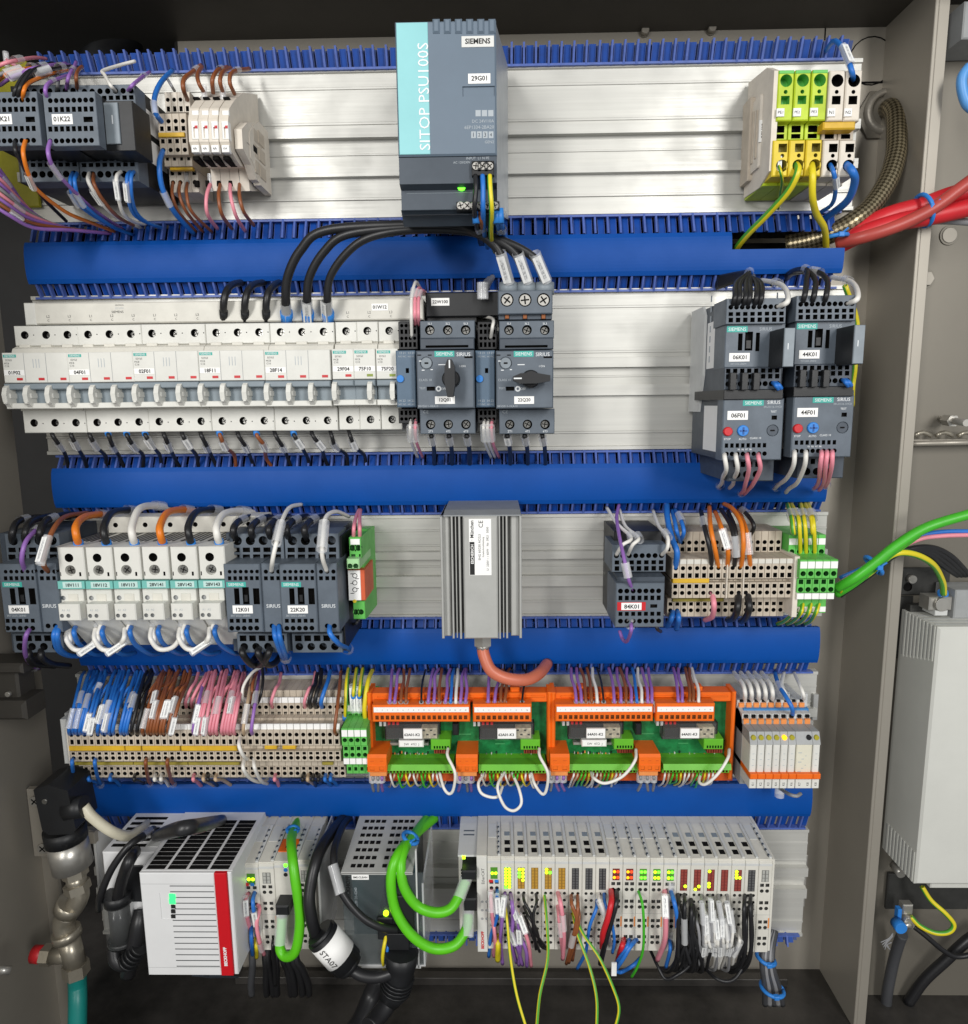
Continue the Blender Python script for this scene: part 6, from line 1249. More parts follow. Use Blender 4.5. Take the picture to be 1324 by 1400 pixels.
ec = Thing('end_clamp', 'grey end clamp between the orange carrier and slim relays', 'end clamp', (X(*L(905, 640), 30), 0, Z(*L(905, 640), 30)))
ec.part('body', MB().prism([(4, Z(*L(925, 640), 40)), (62, Z(*L(940, 635), 62)), (62, Z(*L(930, 380), 62)), (38, Z(*L(915, 250), 38)), (4, Z(*L(905, 240), 20))], X(*L(928, 500), 62), X(*L(942, 500), 62)), mgrey)
for k, (x, c_) in enumerate(((922, 'white'), (952, 'white'), (984, 'white'), (1015, 'white'), (1047, 'white'))): wire(c_, [(*L(x, 258), 42), (*L(x+2, 225), 52), (*L(x-8, 185), 44), (*L(x-30, 155), 26), (*L(x-50, 128), 4)], 'above the slim grey relays', 2.1, (-.7,), 'wires above the slim relays', ml=15, mw=7)
wire('blue', [(*L(1138, 325), 55), (*L(1136, 290), 64), (*L(1105, 235), 56), (*L(1075, 185), 36), (*L(1058, 130), 4)], 'above the slim grey relays', 2.1, (-.7,), 'wires above the slim relays', ml=15, mw=8)
for x in (1110, 1190): wire('white', [(*L(x, 258), 42), (*L(x-2, 230), 50), (*L(x-20, 185), 40), (*L(x-45 if x > 1150 else x-10, 130), 4)], 'above the slim grey relays', 1.8, (-.65,), 'wires above the slim relays', ml=15, mw=6)
wire('grey', [(*L(1080, 655), 30), (*L(1120, 680), 60), (*L(1155, 690), 66), (*L(1175, 680), 60)], 'peeking out under the slim grey relays', 1.8, (-.75,), None, ml=16, mw=9)
# ================================================================ row 5: controller
U = crop(120, 1100, 3.894); V = crop(640, 1110, 6.018); Wc = crop(850, 1110, 5.092); R4 = crop(1180, 680, 6.361); R5 = crop(1160, 1140, 5.384)
def dfor(z, px, py):
    a, b = -80, 200
    for _ in range(40):
        m = (a+b)/2
        if Z(px, py, m) < z: b = m
        else: a = m
    return (a+b)/2
cxw = mat('controller_white', 'd9d9d9', .4, var=.03, vscale=20)
f = 104; x0, x1, z0, z1 = rc(U(298, 367), U(762, 911), f)
db = max(4, dfor(z1, 270, 1131))
cx = Thing('controller', 'white industrial controller with a red vertical stripe', 'controller', (x0, 0, z0))
cx.part('housing', MB().box(x0, x1+3, z0, z1, 5, f-3, 0, c=1.2), cxw)
xr0 = X(*U(694, 640), f); 
hs = []
xg0, xg1 = X(*U(448, 640), f), X(*U(692, 640), f); gz = lambda y: Z(*U(500, y), f)
ys = [432+k*30.5 for k in range(15)]
for y in ys: hs.append(('r', xg0+1, xg1-.3, gz(y+5), gz(y), 2.2, 1))
hs.append(('r', *rc(U(388, 472), U(462, 612), f), .5, 0))
cx.part('front_cover', MB().box(x0, xg1, z0, z1, f-3.2, f, 0, hs, c=.8), [cxw, mat('groove_grey', '6b6d70', .6, var=0)])
cx.part('cover_seam', MB().box(x0+.3, xg1, gz(424)-.12, gz(424)+.12, f-.1, f+.06, 0, c=0), mgrey); cx.part('cover_seam', MB().box(x0+.3, xg1, gz(868)-.12, gz(868)+.12, f-.1, f+.06, 0, c=0), mgrey)
rs = cx.part('red_stripe', MB().box(xg1, X(*U(757, 640), f), z0, z1, f-3.2, f+.3, 0, c=.5), mat('stripe_red', 'c2101c', .4, var=.03)); textp(cx, 'BECKHOFF', U(724, 752), U(742, 868), f+.3, inkw, rot=90, bold=.02, under=rs)
cx.part('right_bevel', MB().prism([(f-3, z0), (f-3, z1), (f-3.01, z1), (f-3.01, z0)], x1, x1+.1) if False else MB().box(X(*U(758, 640), f), x1+3, z0, z1, f-3.4, f-1, 0, c=.9), cxw)
for k, y in enumerate((490, 517, 544, 570, 597)): cx.part('status_light', MB().box(*rc(U(434 if k < 2 else 444, y-13 if k < 2 else y-9), U(468, y+13 if k < 2 else y+9), f), f-.6, f+.2, 0, c=0), mat('lit_green_window', '35e070', .4, emit=1.4, var=0) if k < 2 else ink)
# top vents: dark slots between white ribs
W_ = x1+3-x0; nc, nr = 4, 12
slot = MB().box(-W_*.1, W_*.1, -.2, .35, -2.5, 2.5, 0, c=.1).mesh('vent_slot', voidm)
dent = MB().cyl(0, 0, 1.5, -.2, .4, 0, 10).mesh('vent_rib_end', cxw)
for j in range(nr):
    dd = f-8-(f-8-30)*j/(nr-1)
    for i in range(nc):
        o = link('vent_slot', slot, cx.e); o.location = ((x0+W_*(.125+.235*i)-cx.at[0]+W_*.02)*S, -(dd-cx.at[1])*S, (z1-cx.at[2])*S)
# side module behind left with plugs
xs0, xs1, zs0, zs1 = rc(U(106, 255), U(290, 860), 74)
cx.part('side_module', MB().box(xs0, x0+2, zs0+40, zs1, 5, 74, 0, c=1), cxw)
for j in range(6): cx.part('side_vent_slot', MB().box(xs0+4, x0-14, zs1-.1, zs1+.3, 20+j*8.4, 24+j*8.4, 0, c=0), voidm)
cx.part('side_label', MB().box(x0-12, x0-2, zs1-.05, zs1+.35, 34, 66, 0, c=0), lgrey)
cx.part('port_panel', MB().box(*rc(U(200, 330), U(296, 520), 76), 60, 76, 0, c=.4), blk)
# plugs and cables at the left of the controller
pg = Thing('clear_plug', 'clear cylindrical plug around a black connector beside the controller', 'plug', (X(*U(150, 760), 84), 84, Z(*U(150, 760), 84)))
px0, px1, pz0, pz1 = rc(U(80, 510), U(225, 752), 86); pc = (px0+px1)/2; pr = (px1-px0)/2
pg.part('core', MB().rod((pc, 80, pz0), (pc, 80, pz1), pr*.72, 0, 18), blk); pg.part('collar', MB().rod((pc, 80, pz1-7), (pc, 80, pz1+3), pr*.95, 0, 20), blk); pg.part('collar', MB().rod((pc, 80, pz0-2), (pc, 80, pz0+3), pr*.95, 0, 20), blk); pg.part('clear_shell', MB().rod((pc, 80, pz0), (pc, 80, pz1-6), pr, 0, 24), MATS['case_clear'])
ov = lambda x, y, h=6: (*U(x, y), dfor(z1+h, *U(x, y)))
wire('black', [(*U(160, 500), 84), (*U(190, 380), 96), (*U(240, 270), 94), ov(320, 190, 8), ov(450, 140), ov(600, 112), (*U(720, 82), 8)], 'running up beside the controller', 5.0, (), None, what='thick black cable', n=12)
wire('black', [(*U(60, 560), 78), (*U(70, 480), 90), (*U(130, 340), 90), (*U(220, 220), 84), (*U(290, 170), 70), (*U(350, 130), 40)], 'sleeved white at its end beside the controller', 3.2, (-.86,), None, what='thin black cable', n=10, ml=22, mw=9)
wire('black', [(*U(140, 760), 80), (*U(150, 830), 84), (*U(200, 850), 84), (*U(260, 790), 84), (*U(290, 740), 80)], 'curling under the clear plug', 6.0, (), None, what='thick black cable', n=12)
wire('black', [(*U(215, 900), 76), (*U(240, 800), 84), (*U(270, 650), 84), (*U(290, 560), 76)], 'pressed against the controller side', 7.0, (), None, what='thick black cable', n=12)
blp = Thing('connector_hood', 'black ribbed connector hood at the foot of the controller', 'plug', (X(*U(230, 860), 80), 80, Z(*U(230, 860), 80)))
for k in range(5): a = (X(*U(215+k*14, 840-k*18), 88), 88, Z(*U(215+k*14, 840-k*18), 88)); b = (X(*U(223+k*14, 830-k*18), 88), 88, Z(*U(223+k*14, 830-k*18), 88)); blp.part('rib', MB().rod(a, b, 9.5-k*.5, 0, 14), blk)
# ---- terminals next to the controller
def bus_slice(px0_, px1_, lab, kind, cr, ytop, yfront, ybot, yback, group, extra=None, f=72):
    xa, xb = X(*cr(px0_, (yfront+ybot)/2), f), X(*cr(px1_, (yfront+ybot)/2), f); xm = (px0_+px1_)/2
    z_ = lambda y, d=f: Z(*cr(xm, y), d)
    th = Thing('bus_terminal', lab, 'bus terminal', (xa, 0, z_(ybot)), group)
    g_ = .12; zt, zb_ = z_(yfront), z_(ybot); H_ = zt-zb_; w_ = xb-xa
    hs = []
    cxs = (xa+w_*.30, xa+w_*.70)
    if kind == 'wide':
        for fr in (.30, .49, .70, .88):
            for c_ in cxs: hs += [('r', c_-1.7, c_+1.7, zt-H_*(fr-.02), zt-H_*(fr-.055), 2.5), ('c', c_, zt-H_*(fr+.025), 1.75, 4)]
    elif kind == 'narrow':
        for k in range(8):
            for c_ in cxs: hs.append(('c', c_, zt-H_*(.375+k*.075+(.02 if k > 3 else 0)), 1.45, 4))
    th.part('front', MB().box(xa+g_, xb-g_, zb_, zt, 6, f, 0, hs, c=.4), [white2, mat('hole_grey', '4c4c4a', .6, var=0)])
    zbk = Z(*cr(xm, yback), 24)
    b = MB(); b.prism([(6, zt), (f-1, zt), (f-1, zt+1), (24, zbk), (6, zbk)], xa+g_, xb-g_); th.part('sloped_top', b, white2)
    # ridge and slope details
    nx = f-1-24; sl = lambda t, h: (f-1-(f-25)*t, zt+1+(zbk-zt-1)*t+h)
    rb_ = MB(); rb_.prism([sl(.02, 0), sl(.02, 1.4), sl(.98, 1.4), sl(.98, 0)], xb-w_*.2, xb-g_*2); th.part('rib', rb_, lgrey)
    if kind == 'narrow':
        for t in (.12, .34, .60): q = MB(); q.prism([sl(t, -.1), sl(t, .35), sl(t+.12, .35), sl(t+.12, -.1)], xa+w_*.3, xa+w_*.7); th.part('latch_opening', q, voidm if t < .5 else gb_l)
    else:
        q = MB(); q.prism([sl(.55, -.1), sl(.55, .3), sl(.97, .3), sl(.97, -.1)], xa+w_*.08, xa+w_*.7); th.part('grey_tag', q, lgrey)
        for k in range(6): q = MB(); q.prism([sl(.06+.15*k, -.1), sl(.06+.15*k, 1.5), sl(.11+.15*k, 1.5), sl(.11+.15*k, -.1)], xb-w_*.24, xb-w_*.1); th.part('rib_slot', q, gb_d)
    th.part('front_lip', MB().box(xa+g_*2, xb-g_*2, zt-H_*.055, zt-H_*.03, f-.5, f+.4, 0, c=.15), lgrey)
    for fr in (.50, .66): th.part('seam', MB().box(xa+g_, xb-g_, zt-H_*(fr+.085)-.1, zt-H_*(fr+.085)+.12, f-.1, f+.07, 0, c=0), mgrey)
    return th, xa, xb, zt, zb_, f
def leds(th, xa, xb, zt, zb, f, tall, pattern, base):
    """window of small lamps: pattern rows of two characters, lit letters or '.'"""
    H_ = zt-zb; w_ = xb-xa; y0 = .10; y1 = .33 if tall else .225
    th.part('lamp_window', MB().box(xa+w_*.24, xb-w_*.24, zt-H_*y1, zt-H_*y0, f-.2, f+.25, 0, c=0), base)
    n = len(pattern); hh = (y1-y0)*H_/n
    for r_, row in enumerate(pattern):
        for c_, ch in enumerate(row):
            if ch == ' ': continue
            m_ = {'y': led_y, 'g': led_g, 'o': led_o, 'r': led_r, '.': base}[ch]
            xx = xa+w_*(.255+.255*c_); zz = zt-H_*y0-hh*(r_+1)
            if ch == '.': th.part('lamp', MB().box(xx+.3, xx+w_*.20, zz+.3, zz+hh-.3, f, f+.45, 0, c=.1), mat(base.name+'_lens', {'amber_window': 'b58a35', 'dark_window': '5a5a5a', 'red_window': '8d4038', 'grey_window': 'a8a8a2'}.get(base.name, '5a5a5a'), .4, var=0))
            else: th.part('lamp', MB().cyl(xx+w_*.115, zz+hh/2, min(w_*.115, hh*.62), f, f+.7, 0, 12), m_)
amber = mat('amber_window', '8a6a2c', .4, var=.05); darkw = mat('dark_window', '2e2e30', .4, var=0); redw = mat('red_window', '6e2c28', .4, var=.05); greyw = mat('grey_window', '6e6e6a', .4, var=0); lgw = mat('lamp_green_window', '4f8a2a', .4, var=0)
kinds = [('wide', False, ['yy'], lgw, 'with red and blue clamps at the start of the row'), ('narrow', True, ['yy']*6+['gy'], lgw, 'with every lamp lit yellow-green'), ('narrow', True, ['yy', 'gy', 'gy', '.y', '..', '..'], amber, 'with half its lamps lit yellow-green'), ('narrow', True, ['..']*7, amber, 'with an unlit amber window beside the half-lit one'), ('narrow', True, ['y.', 'yg']+['..']*5, amber, 'with an amber window lit only at the top'),
    ('narrow', True, ['..']*7, amber, 'with an unlit amber window beside the black ones'), ('narrow', True, ['..']*8, darkw, 'with a black window next to the amber ones'), ('narrow', True, ['..']*8, darkw, 'with the middle of three black windows'), ('narrow', True, ['..']*8, darkw, 'with a black window next to the red-lit lamps'),
    ('wide', False, ['or', 'or'], redw, 'with amber and red lamps next to the black windows'), ('wide', False, ['or', 'or'], redw, 'with amber and red lamps next to the green ones'), ('wide', False, ['gg', 'gg'], lgw, 'with four green lamps next to the red-lit ones'), ('wide', False, ['yg', 'yy'], lgw, 'with the middle block of green lamps'), ('wide', False, ['yg', 'yg'], lgw, 'with four green lamps next to the dark red windows'),
    ('narrow', True, ['..']*5+['.y', '..'], redw, 'with a dark red window and one lamp lit low'), ('narrow', True, ['..']*5+['.y', 'y.'], redw, 'with a dark red window and two lamps lit low'), ('narrow', True, ['y.']+['..']*3+['y.', 'y.', '..'], redw, 'with a dark red window lit at top and bottom'), ('narrow', True, ['..']*7, redw, 'with a fully unlit dark red window'), ('narrow', True, ['y.', 'y.', 'yy']+['..']*4, redw, 'with a dark red window lit at upper left'),
    ('narrow', True, ['..']*8, darkw, 'with a black window near the end of the row'), ('wide', False, ['..', '..', '..'], greyw, 'last in the row with a pale window')]
bt0 = 162; SL = []
for i, (kd, tall, pat, base, lab) in enumerate(kinds):
    a = bt0+i*110.8
    th, xa, xb, zt, zb, fz = bus_slice(a, a+110.8, f'light grey bus terminal {lab}', kd, V, 92, 380+i*1.2, 1128+i*1.5, 92+i*.5, 'light grey bus terminals')
    leds(th, xa, xb, zt, zb, fz, tall, pat, base); SL.append((th, xa, xb, zt, zb))
    if i in (0,):
        th.part('red_clamp', MB().box(xa+1.5, xa+5, zt-(zt-zb)*.262, zt-(zt-zb)*.235, fz, fz+.6, 0, c=.1), redp); th.part('blue_clamp', MB().box(xa+6.6, xa+10, zt-(zt-zb)*.262, zt-(zt-zb)*.235, fz, fz+.6, 0, c=.1), bluep)
    if kd == 'wide' and 8 < i < 14 or i == 20: th.part('orange_mark', MB().box(xb-1.4, xb-.3, zt-(zt-zb)*.73, zt-(zt-zb)*.62, fz, fz+.4, 0, c=.1), org_l)
# end cover
xe = SL[-1][2]; solo('end_cover', MB().prism([(6, SL[-1][4]), (70, SL[-1][4]), (70, SL[-1][3]), (24, Z(*V(bt0+21*110.8, 100), 24)), (6, Z(*V(bt0+21*110.8, 100), 24))], xe+.1, xe+2.6), white2, 'flat pale cover closing the row of bus terminals', 'end cover', (xe, 0, SL[-1][4]))
# coupler
f = 72; ek = Thing('bus_coupler', 'light grey bus coupler with two black network plugs', 'bus coupler', (X(*V(0, 1150), f), 0, Z(*V(80, 1150), f)))
z_ = lambda y, d=f: Z(*V(40, y), d)
xa, xb, xc = X(*V(-75, 800), 66), X(*V(76, 800), f), X(*V(160, 800), f)
ek.part('port_block', MB().box(xa, xb-.2, z_(1000, 62), z_(370, 66), 6, 58, 0, c=.6), white2)
ek.part('upper_hood', MB().prism([(6, z_(370)), (66, z_(370, 66)), (66, z_(355, 66)), (22, z_(95, 22)), (6, z_(95, 22))], xa, xb-.2), lgrey)
ek.part('front_strip', MB().box(xb, xc, z_(1155), z_(370), 6, f, 0, c=.5), white)
ek.part('strip_top', MB().prism([(6, z_(370)), (f-1, z_(370)), (f-1, z_(365)), (24, z_(95, 24)), (6, z_(95, 24))], xb, xc), white2)
for k in range(5): ek.part('vent_slot', MB().box(*rc(V(104+k*5, 320-k*42), V(142+k*3, 326-k*42), 60-k*8), 40, 62.5-k*7.6, 0, c=0), gb_d)
for k in range(2): t_ = .25+.13*k; ek.part('hood_slot', MB().prism([(66-44*(1-t_)-1.5, z_(355, 66)+(z_(95, 22)-z_(355, 66))*(1-t_)), (66-44*(1-t_)+.6, z_(355, 66)+(z_(95, 22)-z_(355, 66))*(1-t_)+.5), (66-44*(1-t_)+1.6, z_(355, 66)+(z_(95, 22)-z_(355, 66))*(1-t_)-1.2), (66-44*(1-t_), z_(355, 66)+(z_(95, 22)-z_(355, 66))*(1-t_)-2)], xa+4, xb-3), gb_d)
textp(ek, 'EtherCAT', V(112, 450), V(136, 610), f, ink, rot=90); textp(ek, 'BECKHOFF', V(108, 975), V(134, 1135), f, redp, rot=90, bold=.02)
for k in range(6): ek.part('print_dot', MB().cyl(X(*V(118+(k % 2)*36, 740+(k//2)*70), f), z_(740+(k//2)*70), 1.4, f-.1, f+.15, 0, 10), mgrey)
ek.part('port_lamp', rb(V(-48, 366), V(-22, 392), 66, 67), led_y)
def rj(px, py, pz, qx, qy, qz, lab, r=6.2):
    th = Thing('network_plug', lab, 'plug', (X(px, py, pz), pz, Z(px, py, pz)), 'black network plugs')
    a = Vector((X(px, py, pz), pz, Z(px, py, pz))); b = Vector((X(qx, qy, qz), qz, Z(qx, qy, qz)))
    x0_, z0_, z1_ = a.x, b.z, a.z
    th.part('shell', MB().box(a.x-r, a.x+r, min(a.z, b.z)+abs(a.z-b.z)*.35, max(a.z, b.z), 40, max(pz, qz)+5, 0, c=1.2), blk)
    for k in range(4): t0, t1 = .45+.14*k, .53+.14*k; th.part('strain_relief_rib', MB().rod(tuple(a.lerp(b, t0)), tuple(a.lerp(b, t1)), r*(.98-.1*k), 0, 14), blk)
    th.part('boot', MB().rod(tuple(a.lerp(b, .4)), tuple(b), r*.8, 0, 14, r*.55), blk)
rj(*N(1185, 325), 66, *N(1165, 425), 74, 'upper black network plug in the bus coupler', 6.5); rj(*N(1192, 455), 66, *N(1180, 590), 76, 'lower black network plug in the bus coupler', 5.8)
# green network cables
wire('lime', [(*N(1165, 420), 74), (*N(1140, 480), 82), (*N(1090, 560), 92), (*N(1010, 580), 96), (*N(920, 545), 96), (*N(855, 450), 96), (*N(840, 330), 90), (*N(870, 240), 72), (*N(930, 160), 34), (*N(975, 100), 6)], 'upper loop from the coupler', 4.4, (-.04,), 'green network cables', what='thick green network cable', n=12, ml=26, mw=11)
wire('lime', [(*N(1180, 590), 76), (*N(1170, 660), 84), (*N(1110, 745), 94), (*N(1000, 760), 98), (*N(890, 690), 100), (*N(810, 560), 98), (*N(790, 400), 96), (*N(830, 280), 84), (*N(920, 180), 40), (*N(1015, 100), 6)], 'lower loop from the coupler', 4.4, (-.05,), 'green network cables', what='thick green network cable', n=12, ml=26, mw=11)
tie = mat('tie_blue', '2f7fd0', .4, var=.05)
def cable_tie(px, py, d, r, ang, lab, tail=True):
    th = Thing('cable_tie', lab, 'cable tie', (X(px, py, d), d, Z(px, py, d)), 'blue cable ties'); c = Vector((X(px, py, d), d, Z(px, py, d)))
    ax = Vector((math.sin(ang), 0, math.cos(ang))); u = Vector((math.cos(ang), 0, -math.sin(ang))); v = Vector((0, 1, 0)); P = [c+(u*math.cos(t)+v*math.sin(t))*r for t in [2*math.pi*k/20 for k in range(21)]]
    th.part('band', MB().tube(P, 1.9, 0, 6), tie); h = c+v*r*.9; th.part('head', MB().box(h.x-2.4, h.x+2.4, h.z-2, h.z+2, h.y-1, h.y+3, 0, c=.5), tie)
    if tail: th.part('tail', MB().rod(tuple(h), tuple(h+Vector((5, 3, 5))), .9, 0, 6), tie)
cable_tie(*N(888, 205), 64, 7.2, .5, 'blue cable tie around the pair of green network cables')
wire('lime', [(*U(1035, 600), 82), (*U(1030, 680), 86), (*U(1025, 770), 90), (*U(1060, 810), 94), (*U(1110, 770), 98), (*U(1130, 600), 98), (*U(1105, 400), 96), (*U(1090, 280), 86), (*U(1085, 180), 60), (*U(1110, 110), 20), (*U(1130, 75), 4)], 'looping down beside the orange-topped terminal', 4.4, (-.06,), 'green network cables', what='thick green network cable', n=12, ml=30, mw=11)
cable_tie(*U(1092, 135), 44, 5.0, .1, 'blue cable tie around the single green network cable')
rj(*U(1060, 480), 72, *U(1040, 600), 82, 'black network plug in the orange-topped terminal', 6.0)
# terminals between controller and the perforated module
gl = 'light grey terminals beside the controller'
cu = crop(120, 1100, 3.894)
for k, (a, b, kd, lab) in enumerate(((838, 922, 'wide', 'light grey terminal touching the controller, lamps lit green'), (922, 1004, 'wide', 'light grey terminal second from the controller'), (1004, 1128, 'plain', 'light grey terminal with an orange top panel'), (1128, 1200, 'wide', 'light grey terminal farthest from the controller'))):
    th, xa, xb, zt, zb, fz = bus_slice(a, b, lab, kd, cu, 110, 322-k*6, 778-k*2, 112, gl)
    if k == 0: leds(th, xa, xb, zt, zb, fz, False, ['yy'], lgw); th.part('red_clamp', MB().box(xa+1.5, xa+5, zt-(zt-zb)*.24, zt-(zt-zb)*.205, fz, fz+.6, 0, c=.1), redp); th.part('blue_clamp', MB().box(xa+6.6, xa+10, zt-(zt-zb)*.24, zt-(zt-zb)*.205, fz, fz+.6, 0, c=.1), bluep)
    if k in (1, 3): leds(th, xa, xb, zt, zb, fz, False, ['..', '..', '..'], greyw)
    if k == 1: th.part('orange_mark', MB().box(xb-1.4, xb-.2, zt-(zt-zb)*.75, zt-(zt-zb)*.6, fz, fz+.4, 0, c=.1), org_l)
    if k == 2:
        zbk = Z(*cu(1066, 112), 24); sl2 = lambda t, h: (fz-1-(fz-25)*t, zt+1+(zbk-zt-1)*t+h)
        q = MB(); q.prism([sl2(.24, -.2), sl2(.24, 1.0), sl2(.58, 1.0), sl2(.58, -.2)], xa+.6, xb-.6); th.part('orange_panel', q, orange)
        q = MB(); q.prism([sl2(.33, .8), sl2(.33, 1.3), sl2(.49, 1.3), sl2(.49, .8)], xa+6, xa+11); th.part('panel_window', q, voidm)
        for j, m_ in enumerate((led_g, bluep, ink)): th.part('lamp', MB().cyl(X(*cu(1054, 324+j*25), fz), Z(*cu(1054, 324+j*25), fz), 1.9, fz-.2, fz+.4, 0, 12), m_)
for i, (c_, P_, mk) in enumerate([('pink', [(855, 470, 70), (842, 520, 82), (850, 600, 78), (868, 680, 70), (890, 760, 60)], (.35,)), ('blue', [(890, 462, 70), (880, 520, 84), (890, 600, 82), (905, 680, 74), (880, 740, 60)], (.5,)), ('pink', [(905, 530, 70), (915, 560, 78), (900, 640, 84), (918, 740, 80), (940, 800, 60)], (-.8,)), ('blue', [(872, 640, 70), (870, 700, 82), (874, 760, 78), (878, 800, 60)], (.6,)), ('yellow', [(895, 700, 70), (898, 760, 78), (900, 815, 60)], ())]):
    wire(c_, [(*U(x, y), d) for x, y, d in P_], 'at the terminal touching the controller', 2.0, mk, 'wires beside the controller', ml=20, mw=6)
for k, (x, ex) in enumerate(((875, 870), (945, 950), (960, 985), (1000, 1005), (1040, 1080), (1060, 1100), (1090, 1140), (1110, 1175))): wire('black' if k else 'dark grey', [(*U(x, 760), 30), (*U(x+2, 830), 34), (*U((x+ex)/2+4, 880), 30), (*U(ex, 960), 20), (*U(ex+4, 1010), 10)], 'dropping behind the terminals beside the controller', 3.4, (), 'black cables under the terminals', n=10)
wire('black', [(*U(990, 720), 72), (*U(988, 760), 80), (*U(995, 850), 60), (*U(1000, 960), 30)], 'thin, out of the second terminal beside the controller', 2.2)
for k in range(2): solo('cable_strap', MB().prism([(20, Z(*U(620+k*120, 960), 30)), (22, Z(*U(620+k*120, 960), 30)), (60, Z(*U(680+k*60, 915), 60)), (58, Z(*U(680+k*60, 915), 60))], X(*U(640+k*90, 940), 40)-6, X(*U(640+k*90, 940), 40)+6), gb_d, ['flat grey strap under the controller, first of two', 'flat grey strap under the controller, nearer the red stripe'][k], 'strap', (X(*U(640, 950), 40), 20, Z(*U(640, 960), 30)))
# ---- perforated grey module with clear front
f = 96; x0, x1, z0, z1 = rc(N(548, 383), N(905, 850), f)
ps = Thing('power_module', 'grey module with a perforated top and smoked clear front', 'power module', (x0, 0, z0))
ps.part('housing', MB().box(x0+1, x1-1, z0+2, z1, 6, 60, 0, c=1), mat('module_dark', '3b4346', .4, var=.08))
dbk = max(4, dfor(z1, 470, 1090+175/3.678))
ps.part('top_plate', MB().box(x0, x1, z1-2, z1+.5, 8, f, 0, c=.6), mat('module_top', 'b4b4b0', .45, var=.05))
hole = MB().box(-2.0, 2.0, -.2, .35, -2.2, 2.2, 0, c=.1).mesh('top_hole', voidm)
for j in range(7):
    for i in range(9):
        if i == 4: continue
        o = link('top_hole', hole, ps.e); dd = f-9-j*11; o.location = ((x0+9+(x1-x0-18)*i/8-x0)*S, -dd*S, (z1+.5-z0)*S)
ps.part('front_band', MB().box(x0, x1, Z(*N(720, 388), f), Z(*N(720, 380), f), 60, f, 0, c=.3), MATS['module_top'])
ps.part('front_sheet', MB().box(x0+2, x1-2, z0+4, Z(*N(720, 390), f), 60, 63, 0, c=.2), mat('module_teal_grey', '4d6468', .3, var=.15, vscale=12))
ps.part('clear_front', MB().box(x0+.5, x1+9, z0, Z(*N(720, 389), f), f-3, f-1.5, 0, c=.2), smoke); ps.part('clear_side', MB().box(x1+7.5, x1+9.2, z0-1, Z(*N(720, 270), 50), 12, f-1, 0, c=.2), clear); ps.part('clear_bottom', MB().box(x0, x1+9, z0-1.2, z0+.3, 12, f-1, 0, c=.2), clear)
for (xa_, ya_, xb_, yb_) in ((918, 270, 926, 860), (640, 850, 940, 862)): ps.part('clear_edge', rb(N(xa_, ya_), N(xb_, yb_), f-4, f-1, c=.2), lgrey)
sticker(ps, 'SMS.CLEAN', N(592, 388), N(678, 416), f-1.2, frac=.42)
textp(ps, 'BECKHOFF', N(562, 395), N(588, 520), f-1.4, ink, rot=90, bold=.02); textp(ps, 'CU8130-0240', N(606, 455), N(622, 555), f-1.4, inkg, rot=90)
ps.part('lamp', MB().cyl(X(*N(764, 588), f), Z(*N(764, 588), f), 2.4, f-2, f, 0, 14), led_y)
ps.part('connector', MB().box(*rc(N(722, 610), N(800, 720), f+2), 66, f+2, 0, c=.8), blk); ps.part('connector_block', MB().box(*rc(N(790, 500), N(905, 700), f+1), 70, f+1, 0, c=.8), blk); ps.part('connector_latch', rb(N(770, 690), N(880, 770), 70, f+4), blk)
pp = Thing('clear_terminal_cover', 'clear plastic cover leaning between the terminals and perforated module', 'cover', (X(*N(440, 800), 40), 40, Z(*N(440, 800), 40)))
pp.part('sheet', MB().box(X(*N(440, 500), 60), X(*N(440, 500), 60)+1.2, Z(*N(430, 760), 60), Z(*N(450, 150), 30), 10, 68, 0, c=.2), clear); pp.part('rim', MB().box(X(*N(440, 500), 60)-.3, X(*N(440, 500), 60)+1.6, Z(*N(430, 760), 60), Z(*N(450, 300), 60), 67, 68.4, 0, c=.2), lgrey)
# black cables and the ferrite core
wire('black', [(*N(410, 690), 100), (*N(388, 600), 104), (*N(380, 480), 100), (*N(420, 300), 84), (*N(490, 180), 46), (*N(560, 100), 6)], 'dropping from the duct into the ferrite core', 5.2, (), None, what='thick black cable', n=12)
wire('black', [(*N(820, 665), 98), (*N(740, 655), 106), (*N(640, 600), 108), (*N(550, 490), 104), (*N(510, 380), 96), (*N(505, 270), 80), (*N(545, 150), 36), (*N(585, 100), 6)], 'with a white marker in front of the perforated module', 3.4, (-.55,), None, what='black cable', n=10, ml=24, mw=9)
wire('black', [(*N(570, 850), 102), (*N(640, 895), 106), (*N(720, 905), 106), (*N(800, 880), 104), (*N(838, 840), 100)], 'curving from the ferrite core to the plug', 5.0, (), None, what='thick black cable', n=12)
fe = Thing('ferrite_core', 'black ferrite core with a white printed band', 'ferrite core', (X(*N(510, 820), 100), 100, Z(*N(510, 820), 100)))
A0 = Vector((X(*N(440, 690), 102), 102, Z(*N(440, 690), 102))); A1 = Vector((X(*N(570, 835), 102), 102, Z(*N(570, 835), 102)))
fe.part('core', MB().rod(tuple(A0), tuple(A1), 14, 0, 20), blk); fe.part('end_ring', MB().rod(tuple(A0-(A1-A0)*.08), tuple(A0+(A1-A0)*.08), 12, 0, 18), blk); fe.part('end_ring', MB().rod(tuple(A1-(A1-A0)*.02), tuple(A1+(A1-A0)*.12), 11.5, 0, 18), blk)
fe.part('white_band', MB().rod(tuple(A0.lerp(A1, .12)), tuple(A0.lerp(A1, .74)), 14.3, 0, 20), paper)
am = A0.lerp(A1, .43); ag = math.degrees(math.atan2(A1.z-A0.z, A1.x-A0.x)); text(fe, 'STA07', am.x, am.z, 102+14.6, ink, h=5, rot=ag)
